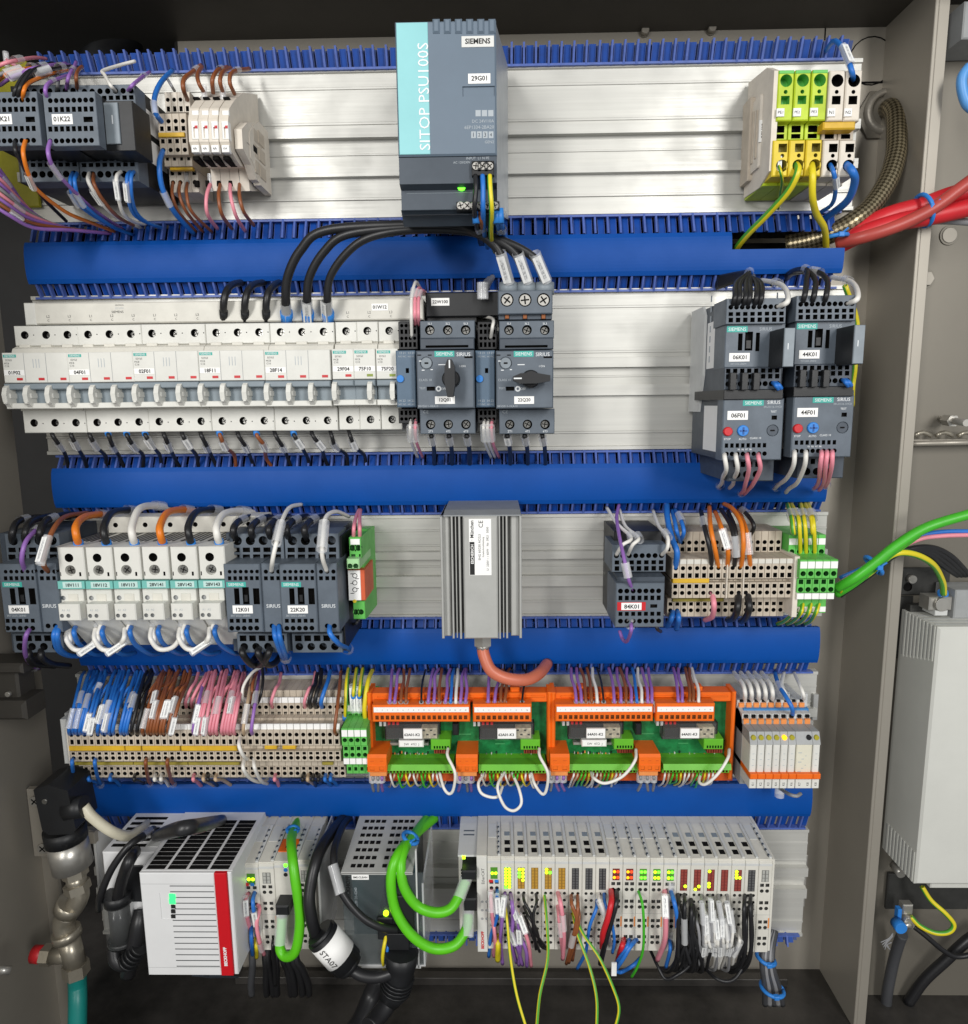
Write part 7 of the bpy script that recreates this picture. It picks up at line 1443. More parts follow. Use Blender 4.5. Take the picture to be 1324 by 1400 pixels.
ip = Thing('power_plug', 'black mains plug hanging in front of the perforated module', 'plug', (X(*N(840, 1000), 96), 96, Z(*N(840, 1000), 96)))
def seg(pts, d_): return [(X(*N(x, y), d_), d_, Z(*N(x, y), d_)) for x, y in pts]
Pp = seg(((845, 770), (842, 830), (830, 900), (810, 970), (780, 1020)), 98); ip.part('body', MB().tube(Pp, 12, 0, 16, rads=[15, 14, 12, 13, 10]), blk)
for k in range(4): a, b = Vector(Pp[2]).lerp(Vector(Pp[3]), k*.25), Vector(Pp[2]).lerp(Vector(Pp[3]), k*.25+.13); ip.part('grip_rib', MB().rod(tuple(a), tuple(b), 14.2, 0, 16), blk)
wire('black', [(*N(790, 1005), 98), (*N(760, 1060), 104), (*N(720, 1110), 112), (*N(680, 1160), 122)], 'leaving the mains plug towards the floor', 8.0, (), None, what='very thick black cable', n=14)
wire('black', [(*N(730, 900), 40), (*N(690, 1000), 44), (*N(640, 1120), 60), (*N(600, 1180), 70)], 'behind the mains plug', 9.0, (), None, what='very thick black cable', n=14)
wire('yellow', [(*N(768, 690), 96), (*N(755, 750), 102), (*N(748, 810), 100), (*N(755, 860), 90)], 'inside the clear front of the perforated module', 1.8); wire('blue', [(*N(776, 720), 96), (*N(770, 780), 100), (*N(765, 840), 92)], 'inside the clear front of the perforated module', 1.6)
# ---- field wires of the bus terminals
wb = 'hanging from the bus terminals'; gb5 = 'field wires of the bus terminals'
for c_, P_, mk, r in [('pink', [(195, 640, 70), (190, 720, 84), (200, 860, 84), (215, 1000, 76), (210, 1180, 60)], (-.3,), 1.9), ('blue', [(240, 640, 70), (240, 720, 86), (240, 860, 84), (190, 1020, 76), (172, 1190, 62)], (.35,), 1.9), ('pink', [(205, 850, 70), (215, 960, 82), (225, 1080, 78), (215, 1190, 60)], (.7,), 1.8), ('violet', [(305, 665, 70), (295, 760, 86), (280, 900, 86), (270, 1080, 78), (285, 1250, 60)], (.32,), 1.9), ('violet', [(350, 670, 70), (365, 760, 88), (370, 900, 88), (360, 1080, 82), (400, 1240, 60)], (), 1.9), ('violet', [(355, 760, 70), (395, 830, 88), (420, 950, 90), (430, 1100, 86), (420, 1260, 66)], (.28, .62), 1.9), ('pink', [(380, 760, 70), (430, 880, 90), (480, 1020, 92), (505, 1120, 88), (520, 1270, 70)], (.35,), 1.9), ('violet', [(330, 860, 70), (345, 960, 84), (400, 1100, 86), (450, 1260, 70)], (.5,), 1.9), ('violet', [(380, 940, 70), (440, 1040, 86), (480, 1150, 86), (485, 1270, 74)], (), 1.9), ('yellow', [(245, 1010, 70), (250, 1100, 80), (245, 1220, 70)], (), 2.6),
    ('black', [(455, 665, 70), (465, 740, 84), (520, 850, 88), (545, 1000, 86), (560, 1130, 76)], (), 1.5), ('black', [(560, 665, 70), (565, 750, 84), (540, 850, 88), (560, 1000, 88), (640, 1110, 76)], (), 1.5), ('black', [(460, 770, 70), (490, 850, 84), (560, 960, 88), (600, 1100, 80), (650, 1130, 70)], (), 1.5), ('black', [(465, 850, 70), (500, 930, 84), (540, 1040, 84), (590, 1150, 70)], (), 1.5),
    ('pink', [(738, 660, 70), (760, 740, 88), (780, 880, 90), (790, 1050, 86), (780, 1210, 70)], (-.55,), 2.2), ('pink', [(740, 770, 70), (750, 850, 86), (765, 1000, 86), (785, 1180, 70)], (-.6,), 2.2), ('brown', [(850, 680, 70), (855, 760, 86), (900, 900, 88), (880, 1080, 84), (830, 1240, 66)], (), 1.8), ('brown', [(900, 680, 70), (905, 780, 86), (890, 920, 88), (850, 1100, 82), (810, 1250, 62)], (-.7,), 1.8), ('brown', [(900, 760, 70), (915, 860, 86), (890, 1020, 84), (860, 1220, 64)], (), 1.8),
    ('blue', [(1065, 720, 70), (1055, 800, 86), (1000, 950, 88), (970, 1150, 80), (900, 1290, 60)], (), 1.7), ('white', [(1070, 660, 70), (1085, 740, 86), (1130, 850, 88), (1150, 960, 84), (1180, 1100, 70)], (-.4,), 1.7), ('blue', [(1120, 665, 70), (1130, 760, 86), (1180, 900, 88), (1205, 1050, 84), (1190, 1160, 72)], (), 1.6), ('red', [(1178, 640, 70), (1180, 740, 90), (1150, 880, 94), (1110, 1010, 90), (1105, 1120, 76)], (), 2.6), ('black', [(1222, 640, 70), (1222, 740, 88), (1180, 900, 90), (1130, 1080, 86), (1090, 1250, 66)], (), 2.4), ('red', [(1285, 1045, 70), (1270, 1100, 84), (1250, 1160, 76), (1225, 1250, 56)], (), 2.4), ('blue', [(1330, 1045, 70), (1310, 1110, 84), (1240, 1220, 80), (1190, 1290, 70)], (), 2.0)]:
    wire(c_, [(*V(x, y), d) for x, y, d in P_], wb, r, mk, gb5, ml=17, mw=6)
for c_, P_, mk, r in [('pink', [(300, 545, 70), (305, 640, 86), (308, 760, 88), (300, 900, 84), (250, 1030, 62)], (.3,), 2.4), ('blue', [(342, 545, 70), (365, 620, 86), (385, 720, 88), (385, 800, 82)], (-.6,), 2.2), ('blue', [(335, 880, 70), (340, 960, 80), (310, 1080, 64)], (-.7,), 2.0), ('blue', [(110, 885, 70), (60, 940, 84), (0, 1040, 84), (-60, 1120, 70)], (), 2.2), ('blue', [(130, 1020, 50), (80, 1070, 60), (0, 1115, 56), (-40, 1110, 60)], (), 2.0), ('green', [(115, 545, 70), (145, 640, 86), (155, 780, 88), (150, 960, 84), (110, 1080, 76), (70, 1150, 66)], (), 1.4)]:
    wire(c_, [(*Wc(x, y), d) for x, y, d in P_], wb, r, mk, gb5, ml=19, mw=7)
for k, x in enumerate((395, 412, 438, 440, 485, 490, 395, 436, 500, 860, 902, 875, 910)):
    y = [565, 640, 565, 700, 600, 720, 760, 820, 640, 570, 570, 660, 640][k]; hi = x > 800
    ex = [330, 360, 400, 420, 480, 500, 340, 440, 560, 780, 830, 760, 800][k]
    wire('black', [(*Wc(x, y), 70), (*Wc(x+(2 if not hi else -6), y+90), 86), (*Wc(x+(40 if not hi else -8)*(k % 2), y+230), 88), (*Wc((x+ex)/2+(20 if not hi else 30), 1020), 84), (*Wc(ex, 1100+jit(18)), 60), (*Wc(ex-70, 1090), 40)], wb, 1.9, ((-.45,) if k == 2 else ()), gb5, ml=26, mw=6)
for k in range(11):
    x = 556+k*20; y = 570+(k % 3)*50
    wire('white' if k % 3 else 'grey', [(*Wc(min(x, 735), y), 70), (*Wc(x+4, y+80), 86), (*Wc(x+12+jit(10), y+220), 90), (*Wc(x+14+jit(14), 960), 86), (*Wc(x-4+jit(20), 1050+jit(30)), 64), (*Wc(x-20, 1090), 44)], wb, 1.6, ((.32+jit(.08), -.58) if k % 2 else (-.3, .6)), gb5, ml=19, mw=5)
for k, (x, y, ex, c_) in enumerate(((400, 600, 380, 'black'), (430, 660, 410, 'dark grey'), (470, 760, 470, 'black'), (520, 690, 530, 'grey'), (540, 780, 545, 'black'), (510, 860, 520, 'black'), (600, 860, 590, 'black'), (640, 900, 650, 'grey'), (790, 860, 740, 'grey'), (815, 800, 770, 'white'), (850, 760, 800, 'black'))):
    wire(c_, [(*Wc(x, y), 70), (*Wc(x+5, y+70), 84), (*Wc(x+12+jit(16), (y+1000)/2+20), 88), (*Wc(ex+16, 1010+jit(20)), 82), (*Wc(ex, 1090+jit(16)), 60), (*Wc(ex-50, 1090), 42)], wb, 1.6, ((-.5,) if c_ == 'white' else ()), gb5, ml=20, mw=5)
wire('black', [(*Wc(200, 960), 50), (*Wc(250, 1070), 66), (*Wc(310, 1165), 74), (*Wc(400, 1130), 76), (*Wc(480, 1060), 70), (*Wc(495, 980), 64)], 'in a long low loop under the bus terminals', 1.7); wire('black', [(*Wc(590, 1100), 60), (*Wc(660, 1160), 72), (*Wc(740, 1182), 74), (*Wc(810, 1140), 72), (*Wc(880, 1000), 64)], 'in a long low loop under the bus terminals', 1.7)
for P_ in ([(*O(228, 335), 70), (*O(238, 430), 88), (*O(250, 560), 100), (*O(272, 690), 112), (*O(310, 820), 124)], [(*O(368, 335), 70), (*O(376, 430), 90), (*O(380, 560), 102), (*O(352, 690), 114), (*O(340, 820), 124)], [(*O(465, 400), 70), (*O(485, 480), 88), (*O(525, 590), 102), (*O(550, 700), 114), (*O(550, 820), 124)], [(*O(462, 380), 70), (*O(500, 470), 90), (*O(560, 560), 104), (*O(610, 670), 114), (*O(628, 740), 120), (*O(610, 820), 124)]):
    wire('yellow-green', P_, 'hanging far below the bus terminals', 1.5, (), 'long loose earth wires', what='long loose yellow-green wire')
solo('wire_label', MB().box(*rc(O(602, 580), O(620, 624), 84), 82, 84, 0, c=.3), paper, 'small white tag hanging on the blue wire under the bus terminals', 'tag', (X(*O(610, 624), 84), 84, Z(*O(610, 624), 84)))
# grey cable bundle under the end of the row
for k in range(5): wire('grey' if k % 2 else 'dark grey', [(*Wc(1040+k*8, 830), 6), (*Wc(985+k*16, 980), 20), (*Wc(985+k*18, 1100), 26), (*Wc(1000+k*24, 1220), 20), (*Wc(1000+k*30, 1340), 8)], 'in the tied bundle below the last bus terminal', 3.0, (), 'grey cables below the bus terminals', what='grey cable', n=10)
cable_tie(*Wc(1005, 1020), 24, 9, .3, 'upper blue cable tie on the grey bundle below the bus terminals'); cable_tie(*Wc(1050, 1230), 22, 11, .15, 'lower blue cable tie on the grey bundle below the bus terminals')
# ================================================================ left: pressure sensor and its fittings
d = 70; at = (X(*M7(300, 800), d), d, Z(*M7(300, 800), d))
sn = Thing('pressure_sensor', 'pressure sensor with a black square plug and nickel pipe fittings', 'sensor', at)
def mp(x, y, dd=d): return (X(*M7(x, y), dd), dd, Z(*M7(x, y), dd))
xs0, xs1, zs0, zs1 = rc(M7(152, 62), M7(285, 250), d+12)
b = MB(); w0 = xs1-xs0; h0 = zs1-zs0
b.ext([(xs0, zs1-h0*.08), (xs0+w0*.45, zs1+h0*.02), (xs0+w0, zs1-h0*.1), (xs0+w0*1.12, zs0+h0*.1), (xs0+w0*1.0, zs0), (xs0+w0*.3, zs0-h0*.02), (xs0+w0*.12, zs0+h0*.08)], d-18, d+16); sn.part('plug_housing', b, blk)
sn.part('plug_screw', MB().cyl(*[mp(222, 92)[i] for i in (0, 2)], 2.4, d+15, d+17, 0, 12), scr)
sn.part('cable_nut', MB().rod(mp(262, 165, d+10), mp(335, 150, d+10), 9.5, 0, 10), blk)
sn.part('plug_collar', MB().rod(mp(252, 232), mp(262, 285), 17.5, 0, 22), blk)
sn.part('steel_body', MB().rod(mp(262, 283), mp(288, 388), 16.8, 0, 28), zinc); textp(sn, 'CE', M7(240, 300), M7(268, 318), d+16.5, ink)
sn.part('hex_neck', MB().rod(mp(290, 385), mp(298, 425), 11, 0, 6), brass); sn.part('thread', MB().rod(mp(298, 420), mp(305, 470), 8.5, 0, 16), brass)
sn.part('elbow', MB().tube(spline([mp(303, 462), mp(312, 500), mp(296, 540), mp(268, 578)], 5), 8.6, 0, 18), brass); sn.part('elbow', MB().tube(spline([mp(268, 572), mp(250, 604), mp(254, 640), mp(266, 672)], 5), 9.2, 0, 18), brass); sn.part('hex_collar', MB().rod(mp(300, 452), mp(308, 482), 11.2, 0, 6), brass); sn.part('elbow_ring', MB().rod(mp(282, 528), mp(262, 562), 12, 0, 16), brass); sn.part('elbow_ring', MB().rod(mp(258, 640), mp(268, 668), 12.5, 0, 18), brass)
sn.part('tee', MB().rod(mp(270, 672), mp(298, 775), 9.5, 0, 18), brass); sn.part('branch', MB().rod(mp(288, 735), mp(205, 738), 7.5, 0, 16), brass); sn.part('branch_nut', MB().rod(mp(205, 738), mp(170, 736), 9.5, 0, 6), brass); sn.part('red_cap', MB().rod(mp(175, 735), mp(132, 733), 7.8, 0, 18), redp); sn.part('hose_nut', MB().rod(mp(296, 768), mp(302, 812), 11.5, 0, 6), brass)
wire('teal', [mp(302, 805), mp(305, 860), mp(306, 920, d+6), mp(304, 1040, d+14)], 'under the pressure sensor fittings', 8.0, (), None, what='teal air hose', px=False, n=14, cat='hose', name='hose')
wire('cream', [mp(330, 152, d+10), mp(365, 195, d+10), mp(440, 250, d+4), mp(505, 268, d-10), mp(560, 240, 40), mp(598, 205, 12)], 'from the pressure sensor plug', 4.6, (), None, what='pale cream cable', px=False, n=12)
br = Thing('wall_bracket', 'steel angle bracket with two bolts behind the pressure sensor', 'bracket', mp(120, 350, 30))
br.part('plate', MB().box(*rc(M7(118, 85), M7(190, 350), 34), 28, 34, 0, c=.6), steel); br.part('arm', MB().box(*rc(M7(180, 255), M7(372, 300), 40), 30, 40, 0, c=.6), steel)
for x, y in ((136, 132), (168, 318), (360, 262)): screw(br, *[mp(x, y, 36)[i] for i in (0, 2)], 5, 36, zinc, name='bolt')
solo('wall_pin', MB().rod(mp(-10, 795, 120), mp(42, 797, 116), 3.4, 0, 12), zinc, 'short steel pin on the left cabinet wall', 'pin', mp(0, 797, 118))
solo('wall_post', MB().box(*rc(M7(158, 345), M7(262, 1020), 10), 4, 10, 0, c=1.5), steel, 'upright steel post behind the pressure sensor', 'post', mp(210, 1000, 6))
cb_ = Thing('wall_catch', 'dark steel catch on the left cabinet wall below contactor 04K01', 'catch', (X(16, 985, 60), 60, Z(16, 985, 60)))
cb_.part('plate', MB().box(*rc((-30, 912), (26, 984), 62), 40, 62, 0, c=2), steel_d); cb_.part('lip', MB().box(*rc((-30, 908), (30, 922), 70), 44, 70, 0, c=2), steel_d); cb_.part('lip', MB().box(*rc((-30, 960), (34, 986), 72), 44, 72, 0, c=3), steel_d)
cb_.part('screw', MB().cyl(X(13, 948, 62), Z(13, 948, 62), 2.4, 61, 65, 0, 12), zinc)
cl = Thing('clear_cover', 'clear plastic cover strip at the lower rail beside the sensor', 'cover', mp(380, 520, 20)); cl.part('sheet', MB().box(*rc(M7(375, 250), M7(520, 500), 34), 32, 34, 0, c=.3), clear); cl.part('rim', MB().box(*rc(M7(375, 262), M7(384, 500), 36), 30, 36, 0, c=.3), lgrey)
# ================================================================ right side: cables, conduit, inverter
ring = Thing('cable_gland', 'steel cable gland ring in the back wall at the top', 'cable gland', (X(*C(990, 460), BW), BW, Z(*C(990, 460), BW)))
gx, gz = X(*C(988, 455), BW+4), Z(*C(988, 455), BW+4)
b = MB(); n = 28
for (ra, rb2, da, db2) in ((20, 20, BW-1, BW+7), (20, 15, BW+7, BW+9), (15, 13, BW+9, BW-20)):
    for k in range(n):
        t0, t1 = 2*math.pi*k/n, 2*math.pi*(k+1)/n; b.q([(gx+ra*math.cos(t0), da, gz+ra*math.sin(t0)), (gx+ra*math.cos(t1), da, gz+ra*math.sin(t1)), (gx+rb2*math.cos(t1), db2, gz+rb2*math.sin(t1)), (gx+rb2*math.cos(t0), db2, gz+rb2*math.sin(t0))], 0, True)
ring.part('ring', b, steel); ring.part('bore', MB().cyl(gx, gz, 13, BW-20, BW+1.5, 0, 24), voidm)
hexn = MB(); hexn.cyl(gx-3, gz-2, 24, BW-1, BW+3.5, 0, 6); ring.part('lock_nut', hexn, steel_s)
wire('braided metal', [(*C(985, 455), BW-12), (*C(1008, 440), -58), (*C(1030, 470), -44), (*C(1034, 560), -30), (*C(1028, 640), -20), (*C(995, 740), -10), (*C(930, 840), -2), (*C(860, 900), 2), (*C(780, 945), -2), (*C(680, 980), -10), (*C(580, 1000), -18)], 'from the wall gland into the notched duct', 8.6, (), None, what='braided metal conduit', n=18, cat='conduit', name='conduit')
for c_, P_, r, wh in (('red', [(*C(790, 985), -6), (*C(860, 945), 2), (*C(1000, 880), 6), (*C(1140, 840), 8), (*C(1250, 800), 10), (*C(1400, 760), 14)], 8.0, 'thick, uppermost of the three leaving past the braided conduit'), ('red', [(*C(800, 998), -4), (*C(900, 950), 10), (*C(1040, 905), 14), (*C(1180, 880), 16), (*C(1400, 830), 18)], 7.5, 'thick, middle one leaving past the braided conduit'), ('dull red', [(*C(790, 990), 0), (*C(900, 965), 14), (*C(1050, 915), 20), (*C(1180, 850), 24), (*C(1290, 770), 28), (*C(1400, 690), 32)], 5.4, 'leaving past the braided conduit'), ('grey', [(*C(960, 955), -10), (*C(1060, 920), 4), (*C(1200, 900), 6), (*C(1400, 910), 8)], 3.0, 'thin, below the red hoses')):
    wire(c_, P_, wh, r, (), None, what=('dark red cable' if c_ == 'red' else c_+' cable'), n=14)
cable_tie(*C(1142, 858), 14, 13, 1.25, 'blue cable tie around the red cables'); cable_tie(*C(785, 965), 6, 9, -.1, 'blue cable tie at the notch of the upper duct')
wire('light blue', [(*C(1330, 270), 20), (*C(1302, 310), 20), (*C(1300, 360), 20), (*C(1318, 420), 20), (*C(1350, 450), 20)], 'looping in at the upper edge of the picture', 4.0, (), None, what='pale blue cable', n=12)
solo('wall_box', MB().box(*rc((1318, 0), (1400, 52), 0), -38, 0, 0, c=1), mgrey, 'grey box cut off by the upper picture edge', 'box', (X(1320, 52, 0), 0, Z(1320, 52, 0)))
# bolts on walls
def bolt(px, py, d_, r, lab, hexa=True, ln=4):
    th = Thing('bolt', lab, 'bolt', (X(px, py, d_), d_, Z(px, py, d_)), 'cabinet bolts'); x, z = X(px, py, d_), Z(px, py, d_)
    th.part('washer', MB().cyl(x, z, r*1.25, d_-.5, d_+1.2, 0, 22), steel_s); th.part('head', MB().cyl(x, z, r, d_+1, d_+ln, 0, 6 if hexa else 16, None, .5), steel)
bolt(*C(1148, 1138), -40, 7, 'large hex bolt on the side sheet near the upper contactors'); bolt(881, 45, BW, 3.6, 'small bolt at the top beside the power supply, first of two', False, 7); bolt(972, 42, BW, 3.6, 'small bolt at the top beside the power supply, second of two', False, 7); bolt(945, 4, BW, 4.5, 'small bolt at the top picture edge above the other two', True, 4)
bolt(102, 28, -300, 9, 'small bolt in the dark top corner'); bolt(220, 5, -300, 12, 'dark bolt at the top edge above the fuse terminals'); bolt(*C(1145, 665), -40, 5, 'dark bolt near the braided conduit', False); bolt(*C(1120, 995), -40, 4, 'small bolt under the red cables', False); bolt(*C(1245, 960), -40, 7, 'large washer-headed bolt under the red cables', False, 2)
st = Thing('threaded_stud', 'threaded steel stud sticking out of the side sheet', 'stud', (X(1270, 570, -30), -38, Z(1270, 575, -30))); P0 = (X(1288, 573, -38), -39, Z(1288, 573, -38)); P1 = (X(1318, 578, 0), 4, Z(1318, 578, 0)); st.part('shank', MB().rod(P0, P1, 3.2, 0, 12), zinc); st.part('nut', MB().rod(tuple(Vector(P0).lerp(Vector(P1), .2)), tuple(Vector(P0).lerp(Vector(P1), .5)), 5.6, 0, 6), zinc)
hr = Thing('hinge_rod', 'horizontal steel rod with clips on the side sheet', 'rod', (X(1238, 610, -20), -25, Z(1238, 610, -20))); hr.part('rod', MB().rod((X(1236, 607, -25), -25, Z(1236, 607, -25)), (X(1400, 603, -25), -25, Z(1400, 603, -25)), 2.6, 0, 10), steel); hr.part('plate', MB().box(*rc((1236, 600), (1400, 606), -32), -40, -32, 0, c=.4), steel)
for k in range(3): hr.part('clip', MB().tube([(X(1250+k*30+t*6, 596-5*math.sin(t*.8), -26), -26, Z(1250+k*30+t*6, 596-5*math.sin(t*.8), -26)) for t in range(5)], 2, 0, 8), brass)
# seam lines of the back sheet at the top
sm = MB(); sm.box(X(1130, 20, BW)-.6, X(1130, 20, BW)+.6, Z(1130, 55, BW), 560, BW, BW+.4, 0, c=0); solo('wall_seam', sm, voidm, 'thin upright seam in the back wall above the earth terminals', 'seam', (X(1130, 55, BW), BW, Z(1130, 55, BW)))
rg = MB(); x, z = X(*C(930, 248), BW), Z(*C(930, 248), BW)
rg.tube([(x+21*math.cos(t*.3), BW+.3, z+21*math.sin(t*.3)) for t in range(22)], .55, 0, 6); solo('knockout_ring', rg, voidm, 'round knock-out outline in the back wall near block 29X03', 'knockout', (x, BW, z-20))
pl_ = MB(); x1_, x2_, z1_, z2_ = rc((1180, -20), (1258, 115), BW+2)
pl_.tube([(X(1175, 113, BW), BW+.3, Z(1175, 113, BW)), (X(1235, 112, BW), BW+.3, Z(1235, 112, BW)), (X(1246, 100, BW), BW+.3, Z(1246, 100, BW)), (X(1252, 60, BW), BW+.3, Z(1252, 60, BW)), (X(1254, -10, BW), BW+.3, Z(1254, -10, BW))], .9, 0, 6); solo('panel_joint', pl_, voidm, 'curved joint line in the back wall above the cable gland', 'joint', (X(1180, 113, BW), BW, Z(1180, 113, BW)))
# dark hoses and posts at the top left
wire('black', [(*A(600, -60), -60), (*A(610, 40), -70), (*A(580, 120), -80), (*A(500, 200), -90), (*A(440, 290), -110)], 'behind the top duct', 20, (), None, what='thick black hose', n=16, cat='hose', name='hose')
solo('dark_post', MB().box(*rc((255, -60), (280, 80), -80), -120, -80, 0, c=1), mat('rusty_post', '4a382c', .6, var=.3, vscale=30), 'dark rusty upright strip behind the top duct', 'post', (X(265, 80, -80), -80, Z(265, 80, -80)))
solo('dark_post', MB().box(*rc((-20, -60), (36, 90), -120), -160, -120, 0, c=1), mat('near_black_steel', '1e1c1a', .5, var=.2), 'near-black upright strip in the top corner', 'post', (X(0, 90, -120), -120, Z(0, 90, -120)))
# green cable bundle leaving on the right
for c_, P_, r, w_ in (('green', [(*I9(868, 365), 30), (*I9(930, 330), 40), (*I9(1005, 275), 44), (*I9(1080, 215), 46), (*I9(1180, 155), 48), (*I9(1324, 110), 50), (*I9(1420, 85), 52)], 4.3, 'thick green cable'), ('green', [(*I9(868, 385), 20), (*I9(930, 345), 30), (*I9(1000, 290), 36), (*I9(1060, 240), 38), (*I9(1150, 175), 40)], 4.0, 'shorter green cable'), ('blue', [(*I9(880, 330), 20), (*I9(990, 280), 26), (*I9(1120, 200), 30), (*I9(1230, 170), 30), (*I9(1420, 170), 30)], 2.2, 'thin blue wire'), ('pink', [(*I9(880, 340), 20), (*I9(990, 285), 28), (*I9(1130, 205), 32), (*I9(1230, 184), 32), (*I9(1420, 180), 32)], 2.2, 'thin pink wire'), ('yellow-green', [(*I9(880, 375), 24), (*I9(980, 315), 34), (*I9(1060, 250), 38), (*I9(1130, 245), 36), (*I9(1200, 280), 24), (*I9(1235, 340), 4), (*I9(1240, 385), -8)], 2.9, 'yellow-green earth wire')):
    wire(c_, P_, 'leaving the green earth terminals towards the side sheet', r, (), 'cables leaving to the side sheet', what=w_, n=12, ferrule=None)
for k in range(4): wire('black', [(*I9(880, 390-4*k), 16), (*I9(990, 315-6*k), 24), (*I9(1080, 245-5*k), 24), (*I9(1180, 222+8*k), 20), (*I9(1260-10*k, 250+10*k), 8), (*I9(1330-14*k, 320), -10)], 'leaving the green earth terminals towards the side sheet', 2.6, (), 'cables leaving to the side sheet', what='thin black wire', n=10)
cable_tie(*I9(998, 285), 36, 9.5, .9, 'blue cable tie around the green cable bundle')
# mounting plate and inverter
mpz = Thing('mounting_plate', 'dark slotted steel plate above the grey inverter', 'plate', (X(1225, 820, -38), -38, Z(1225, 820, -38)))
mpz.part('plate', MB().box(*rc(R4(250, 615), R4(760, 850), -36), -40, -36, 0, [('c', X(*R4(392, 780), -36), Z(*R4(392, 780), -36), 4.5, 2)], c=1), [mat('plate_dark', '4a4a48', .45, metal=.5, var=.15), voidm]); mpz.part('bolt', MB().cyl(X(*R4(412, 705), -36), Z(*R4(412, 705), -36), 4.2, -36, -31, 0, 14), zinc)
mpz.part('lower_plate', MB().box(*rc(R4(240, 860), R4(420, 1400), -38), -40, -38, 0, c=.5), MATS['plate_dark'])
d1_ = 22; xv0 = X(1268, 1030, d1_); zt_, zb2 = Z(1268, 858, d1_), Z(1268, 1210, d1_)
iv = Thing('inverter', 'large light grey inverter on the side sheet with vented edges', 'inverter', (xv0, -36, zb2))
iv.part('housing', MB().box(xv0, xv0+130, zb2, zt_, -36, d1_, 0, c=2), paintg)
z835 = Z(1232, 838, -30)
for k in range(9):
    dd = d1_-4-k*5.6
    iv.part('vent_rib', MB().box(xv0-.8, xv0+1, zt_-34-k*1.5, zt_-.5, dd-2.4, dd, 0, c=.2), paintg); iv.part('vent_gap', MB().box(xv0-.25, xv0+.5, zt_-33-k*1.5, zt_-1, dd-4.6, dd-2.4, 0, c=0), mgrey)
    iv.part('vent_rib', MB().box(xv0-.8, xv0+1, zb2+.5, zb2+32, dd-2.4, dd, 0, c=.2), paintg); iv.part('vent_gap', MB().box(xv0-.25, xv0+.5, zb2+1, zb2+31, dd-4.6, dd-2.4, 0, c=0), mgrey)
for k in range(4): iv.part('top_groove', MB().box(xv0+2, xv0+120, zt_-.1, zt_+.25, d1_-10-k*9, d1_-8.6-k*9, 0, c=0), mgrey)
iv.part('connector', MB().box(xv0+30, xv0+130, zt_, zt_+28, -34, -4, 0, c=1), mgrey); iv.part('lower_hood', MB().box(xv0+26, xv0+130, zb2-16, zb2, -30, 6, 0, c=1), paintg)
iv.part('fin_stack', MB().box(xv0+2, xv0+22, zt_, zt_+7, -34, -26, 0, c=.4), MATS['plate_dark'])
el = Thing('earth_clamp', 'bright steel earth clamp on top of the grey inverter', 'clamp', (X(*R4(660, 990), -6), -6, Z(*R4(660, 990), -6))); el.part('bracket', MB().box(*rc(R4(580, 868), R4(780, 985), -6), -22, -6, 0, c=1), zinc); el.part('screw', MB().cyl(X(*R4(675, 925), -6), Z(*R4(675, 925), -6), 6.5, -7, -2, 0, 18), zinc); el.part('foot', MB().box(*rc(R4(630, 985), R4(740, 1030), -4), -24, -4, 0, c=.5), lgrey); el.part('blue_sleeve', MB().rod((X(*R4(700, 870), -12), -12, Z(*R4(700, 870), -12)), (X(*R4(697, 820), -10), -10, Z(*R4(697, 820), -10)), 4.6, 0, 14), bluep)
# below the inverter
ek2 = Thing('shield_clamp', 'bright crumpled shield clamp with a blue tie under the inverter', 'clamp', (X(*R5(420, 640), -10), -10, Z(*R5(420, 640), -10)))
ek2.part('plate', MB().box(*rc(R5(405, 528), R5(480, 600), -8), -16, -8, 0, c=1), zinc); ek2.part('nut', MB().cyl(X(*R5(440, 640), -8), Z(*R5(440, 640), -8), 7, -14, -4, 0, 6), zinc); ek2.part('shield', MB().tube([(X(*R5(350+18*t, 690+26*math.sin(t)), -4), -4, Z(*R5(350+18*t, 690+26*math.sin(t)), -4)) for t in range(7)], 3.2, 0, 8), zinc); ek2.part('blue_tie', MB().cyl(X(*R5(385, 690), 2), Z(*R5(385, 690), 2), 6, -6, 4, 0, 14), tie); ek2.part('blue_tie_tail', MB().box(*rc(R5(365, 560), R5(395, 680), -6), -12, -6, 0, c=.5), tie)
for k in range(9): wire('grey', [(*R5(330, 730+k*3), -8), (*R5(300-k*3, 770+k*6), -6), (*R5(240+k*10, 800+(k % 4)*18), -4)], 'frayed under the inverter clamp', .6, (), 'frayed shield strands', what='thin metal shield strand', n=5, seg=4)
for c_, P_, r, w_ in (('yellow-green', [(*R5(545, 390), -8), (*R5(610, 490), -4), (*R5(720, 590), 2), (*R5(778, 670), 4), (*R5(740, 725), 4), (*R5(640, 730), 2), (*R5(530, 680), -2), (*R5(460, 610), -6)], 2.4, 'yellow-green wire loop'), ('black', [(*R5(480, 680), -10), (*R5(580, 760), -6), (*R5(700, 860), -4), (*R5(800, 905), -4), (*R5(960, 880), -4)], 2.6, 'thin black wire'), ('black', [(*R5(1000, 700), -20), (*R5(860, 800), -20), (*R5(720, 930), -22), (*R5(560, 1080), -26), (*R5(440, 1250), -30)], 5.4, 'thick black cable'), ('dark grey', [(*R5(400, 740), -12), (*R5(370, 820), -18), (*R5(330, 960), -24), (*R5(290, 1160), -28), (*R5(280, 1260), -30)], 5.4, 'thick dark grey cable')):
    wire(c_, P_, 'below the grey inverter', r, (), 'cables below the inverter', what=w_, n=12)
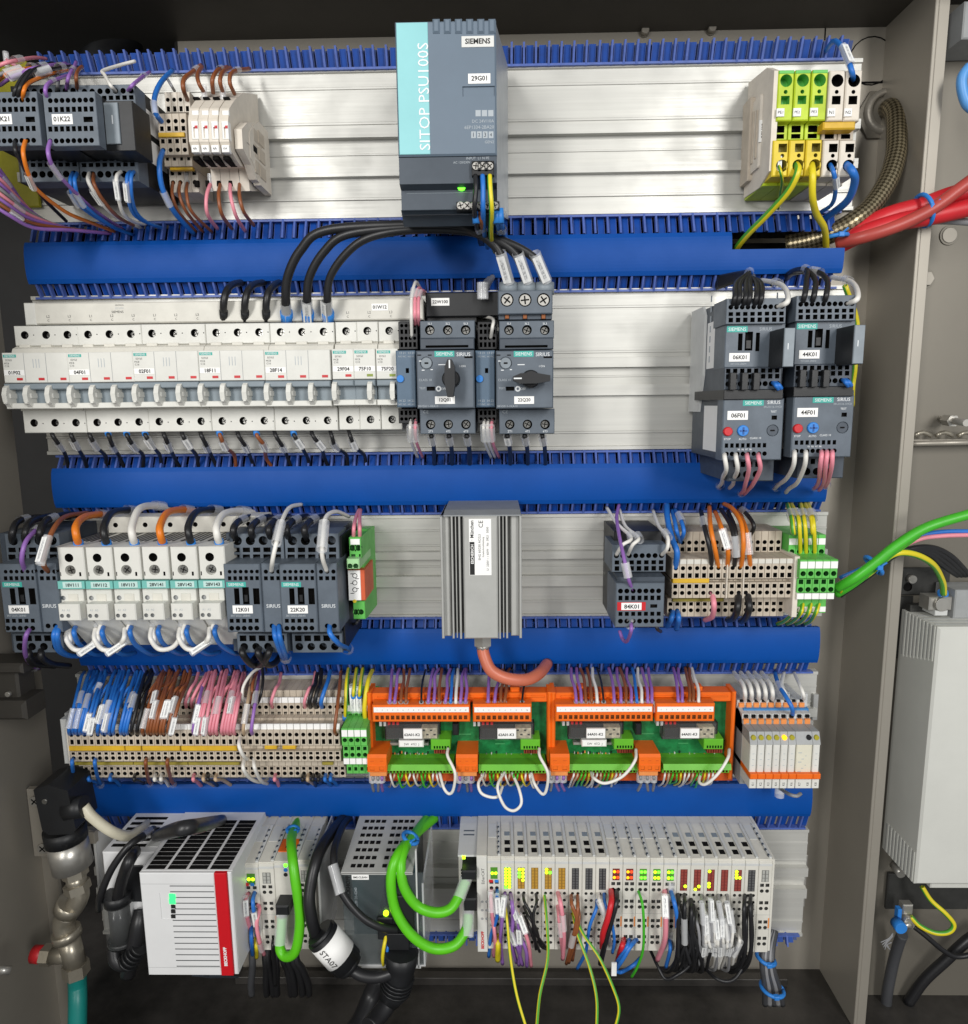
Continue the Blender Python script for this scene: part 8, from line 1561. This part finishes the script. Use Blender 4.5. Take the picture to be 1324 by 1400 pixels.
sp = Thing('shield_plate', 'dark steel plate hanging below the grey inverter', 'plate', (X(*R5(400, 600), -34), -36, Z(*R5(400, 600), -34))); sp.part('plate', MB().box(*rc(R5(290, 300), R5(900, 560), -34), -38, -34, 0, c=1), MATS['plate_dark']); sp.part('bolt', MB().rod((X(*R5(352, 245), -26), -30, Z(*R5(352, 245), -26)), (X(*R5(392, 300), -16), -16, Z(*R5(392, 300), -16)), 4.5, 0, 10), zinc)
# floor details
pz = zf; hp = Thing('floor_plug', 'round pale plug in the black floor sheet', 'plug', (X(*O(392, 690), 0), 40, pz)); xx, dd = 0, 0
for dd in range(-60, 200, 1):
    if Z(755, 1362, dd) <= pz: break
b = MB(); n = 20; R_ = 7
for k in range(n):
    t0, t1 = 2*math.pi*k/n, 2*math.pi*(k+1)/n; cxp = X(755, 1362, dd)
    b.q([(cxp, dd, pz+1.6), (cxp+R_*math.cos(t0), dd+R_*math.sin(t0), pz+.6), (cxp+R_*math.cos(t1), dd+R_*math.sin(t1), pz+.6)], 0, True); b.q([(cxp+R_*math.cos(t0), dd+R_*math.sin(t0), pz+.6), (cxp+R_*math.cos(t0), dd+R_*math.sin(t0), pz-1), (cxp+R_*math.cos(t1), dd+R_*math.sin(t1), pz-1), (cxp+R_*math.cos(t1), dd+R_*math.sin(t1), pz+.6)], 0)
hp.part('disc', b, paper)
# ================================================================ wires: the 290 largest stay single things, the thin rest is one mass
def join_stuff(objs, name):
    V_, F_, MI, UV, SM, mats = [], [], [], [], [], []
    def walk(o, M):
        me = o.data
        if me:
            base = len(V_); V_.extend([tuple(M @ v.co) for v in me.vertices]); ul = me.uv_layers.active
            for p_ in me.polygons:
                F_.append([base+i for i in p_.vertices]); m = me.materials[p_.material_index]
                if m not in mats: mats.append(m)
                MI.append(mats.index(m)); SM.append(p_.use_smooth); UV.extend([tuple(ul.data[i].uv) if ul else (0, 0) for i in p_.loop_indices])
        for c in list(o.children): walk(c, M @ c.matrix_local)
    kids = []
    for o in objs:
        walk(o, Matrix.Translation(o.location))
    me = bpy.data.meshes.new(name); me.from_pydata(V_, [], F_)
    for m in mats: me.materials.append(m)
    me.polygons.foreach_set('material_index', MI); me.polygons.foreach_set('use_smooth', SM)
    ul = me.uv_layers.new(name='UVMap'); ul.data.foreach_set('uv', [c for u in UV for c in u]); me.update()
    def kill(o):
        for c in list(o.children): kill(c)
        bpy.data.objects.remove(o)
    for o in objs: kill(o)
    o = link(name, me); return tag(o, None, None, None, 'stuff')
thin = sorted([w_ for w_ in WIRES if w_[3] == 'wire'], key=lambda t: -t[0])
rest = thin[290:]; gone = {id(w_) for w_ in rest}
for w_ in WIRES:
    if id(w_) not in gone: fam(None, *w_[2])
join_stuff([w_[1] for w_ in rest], 'thin_loose_wiring')
finish_labels()
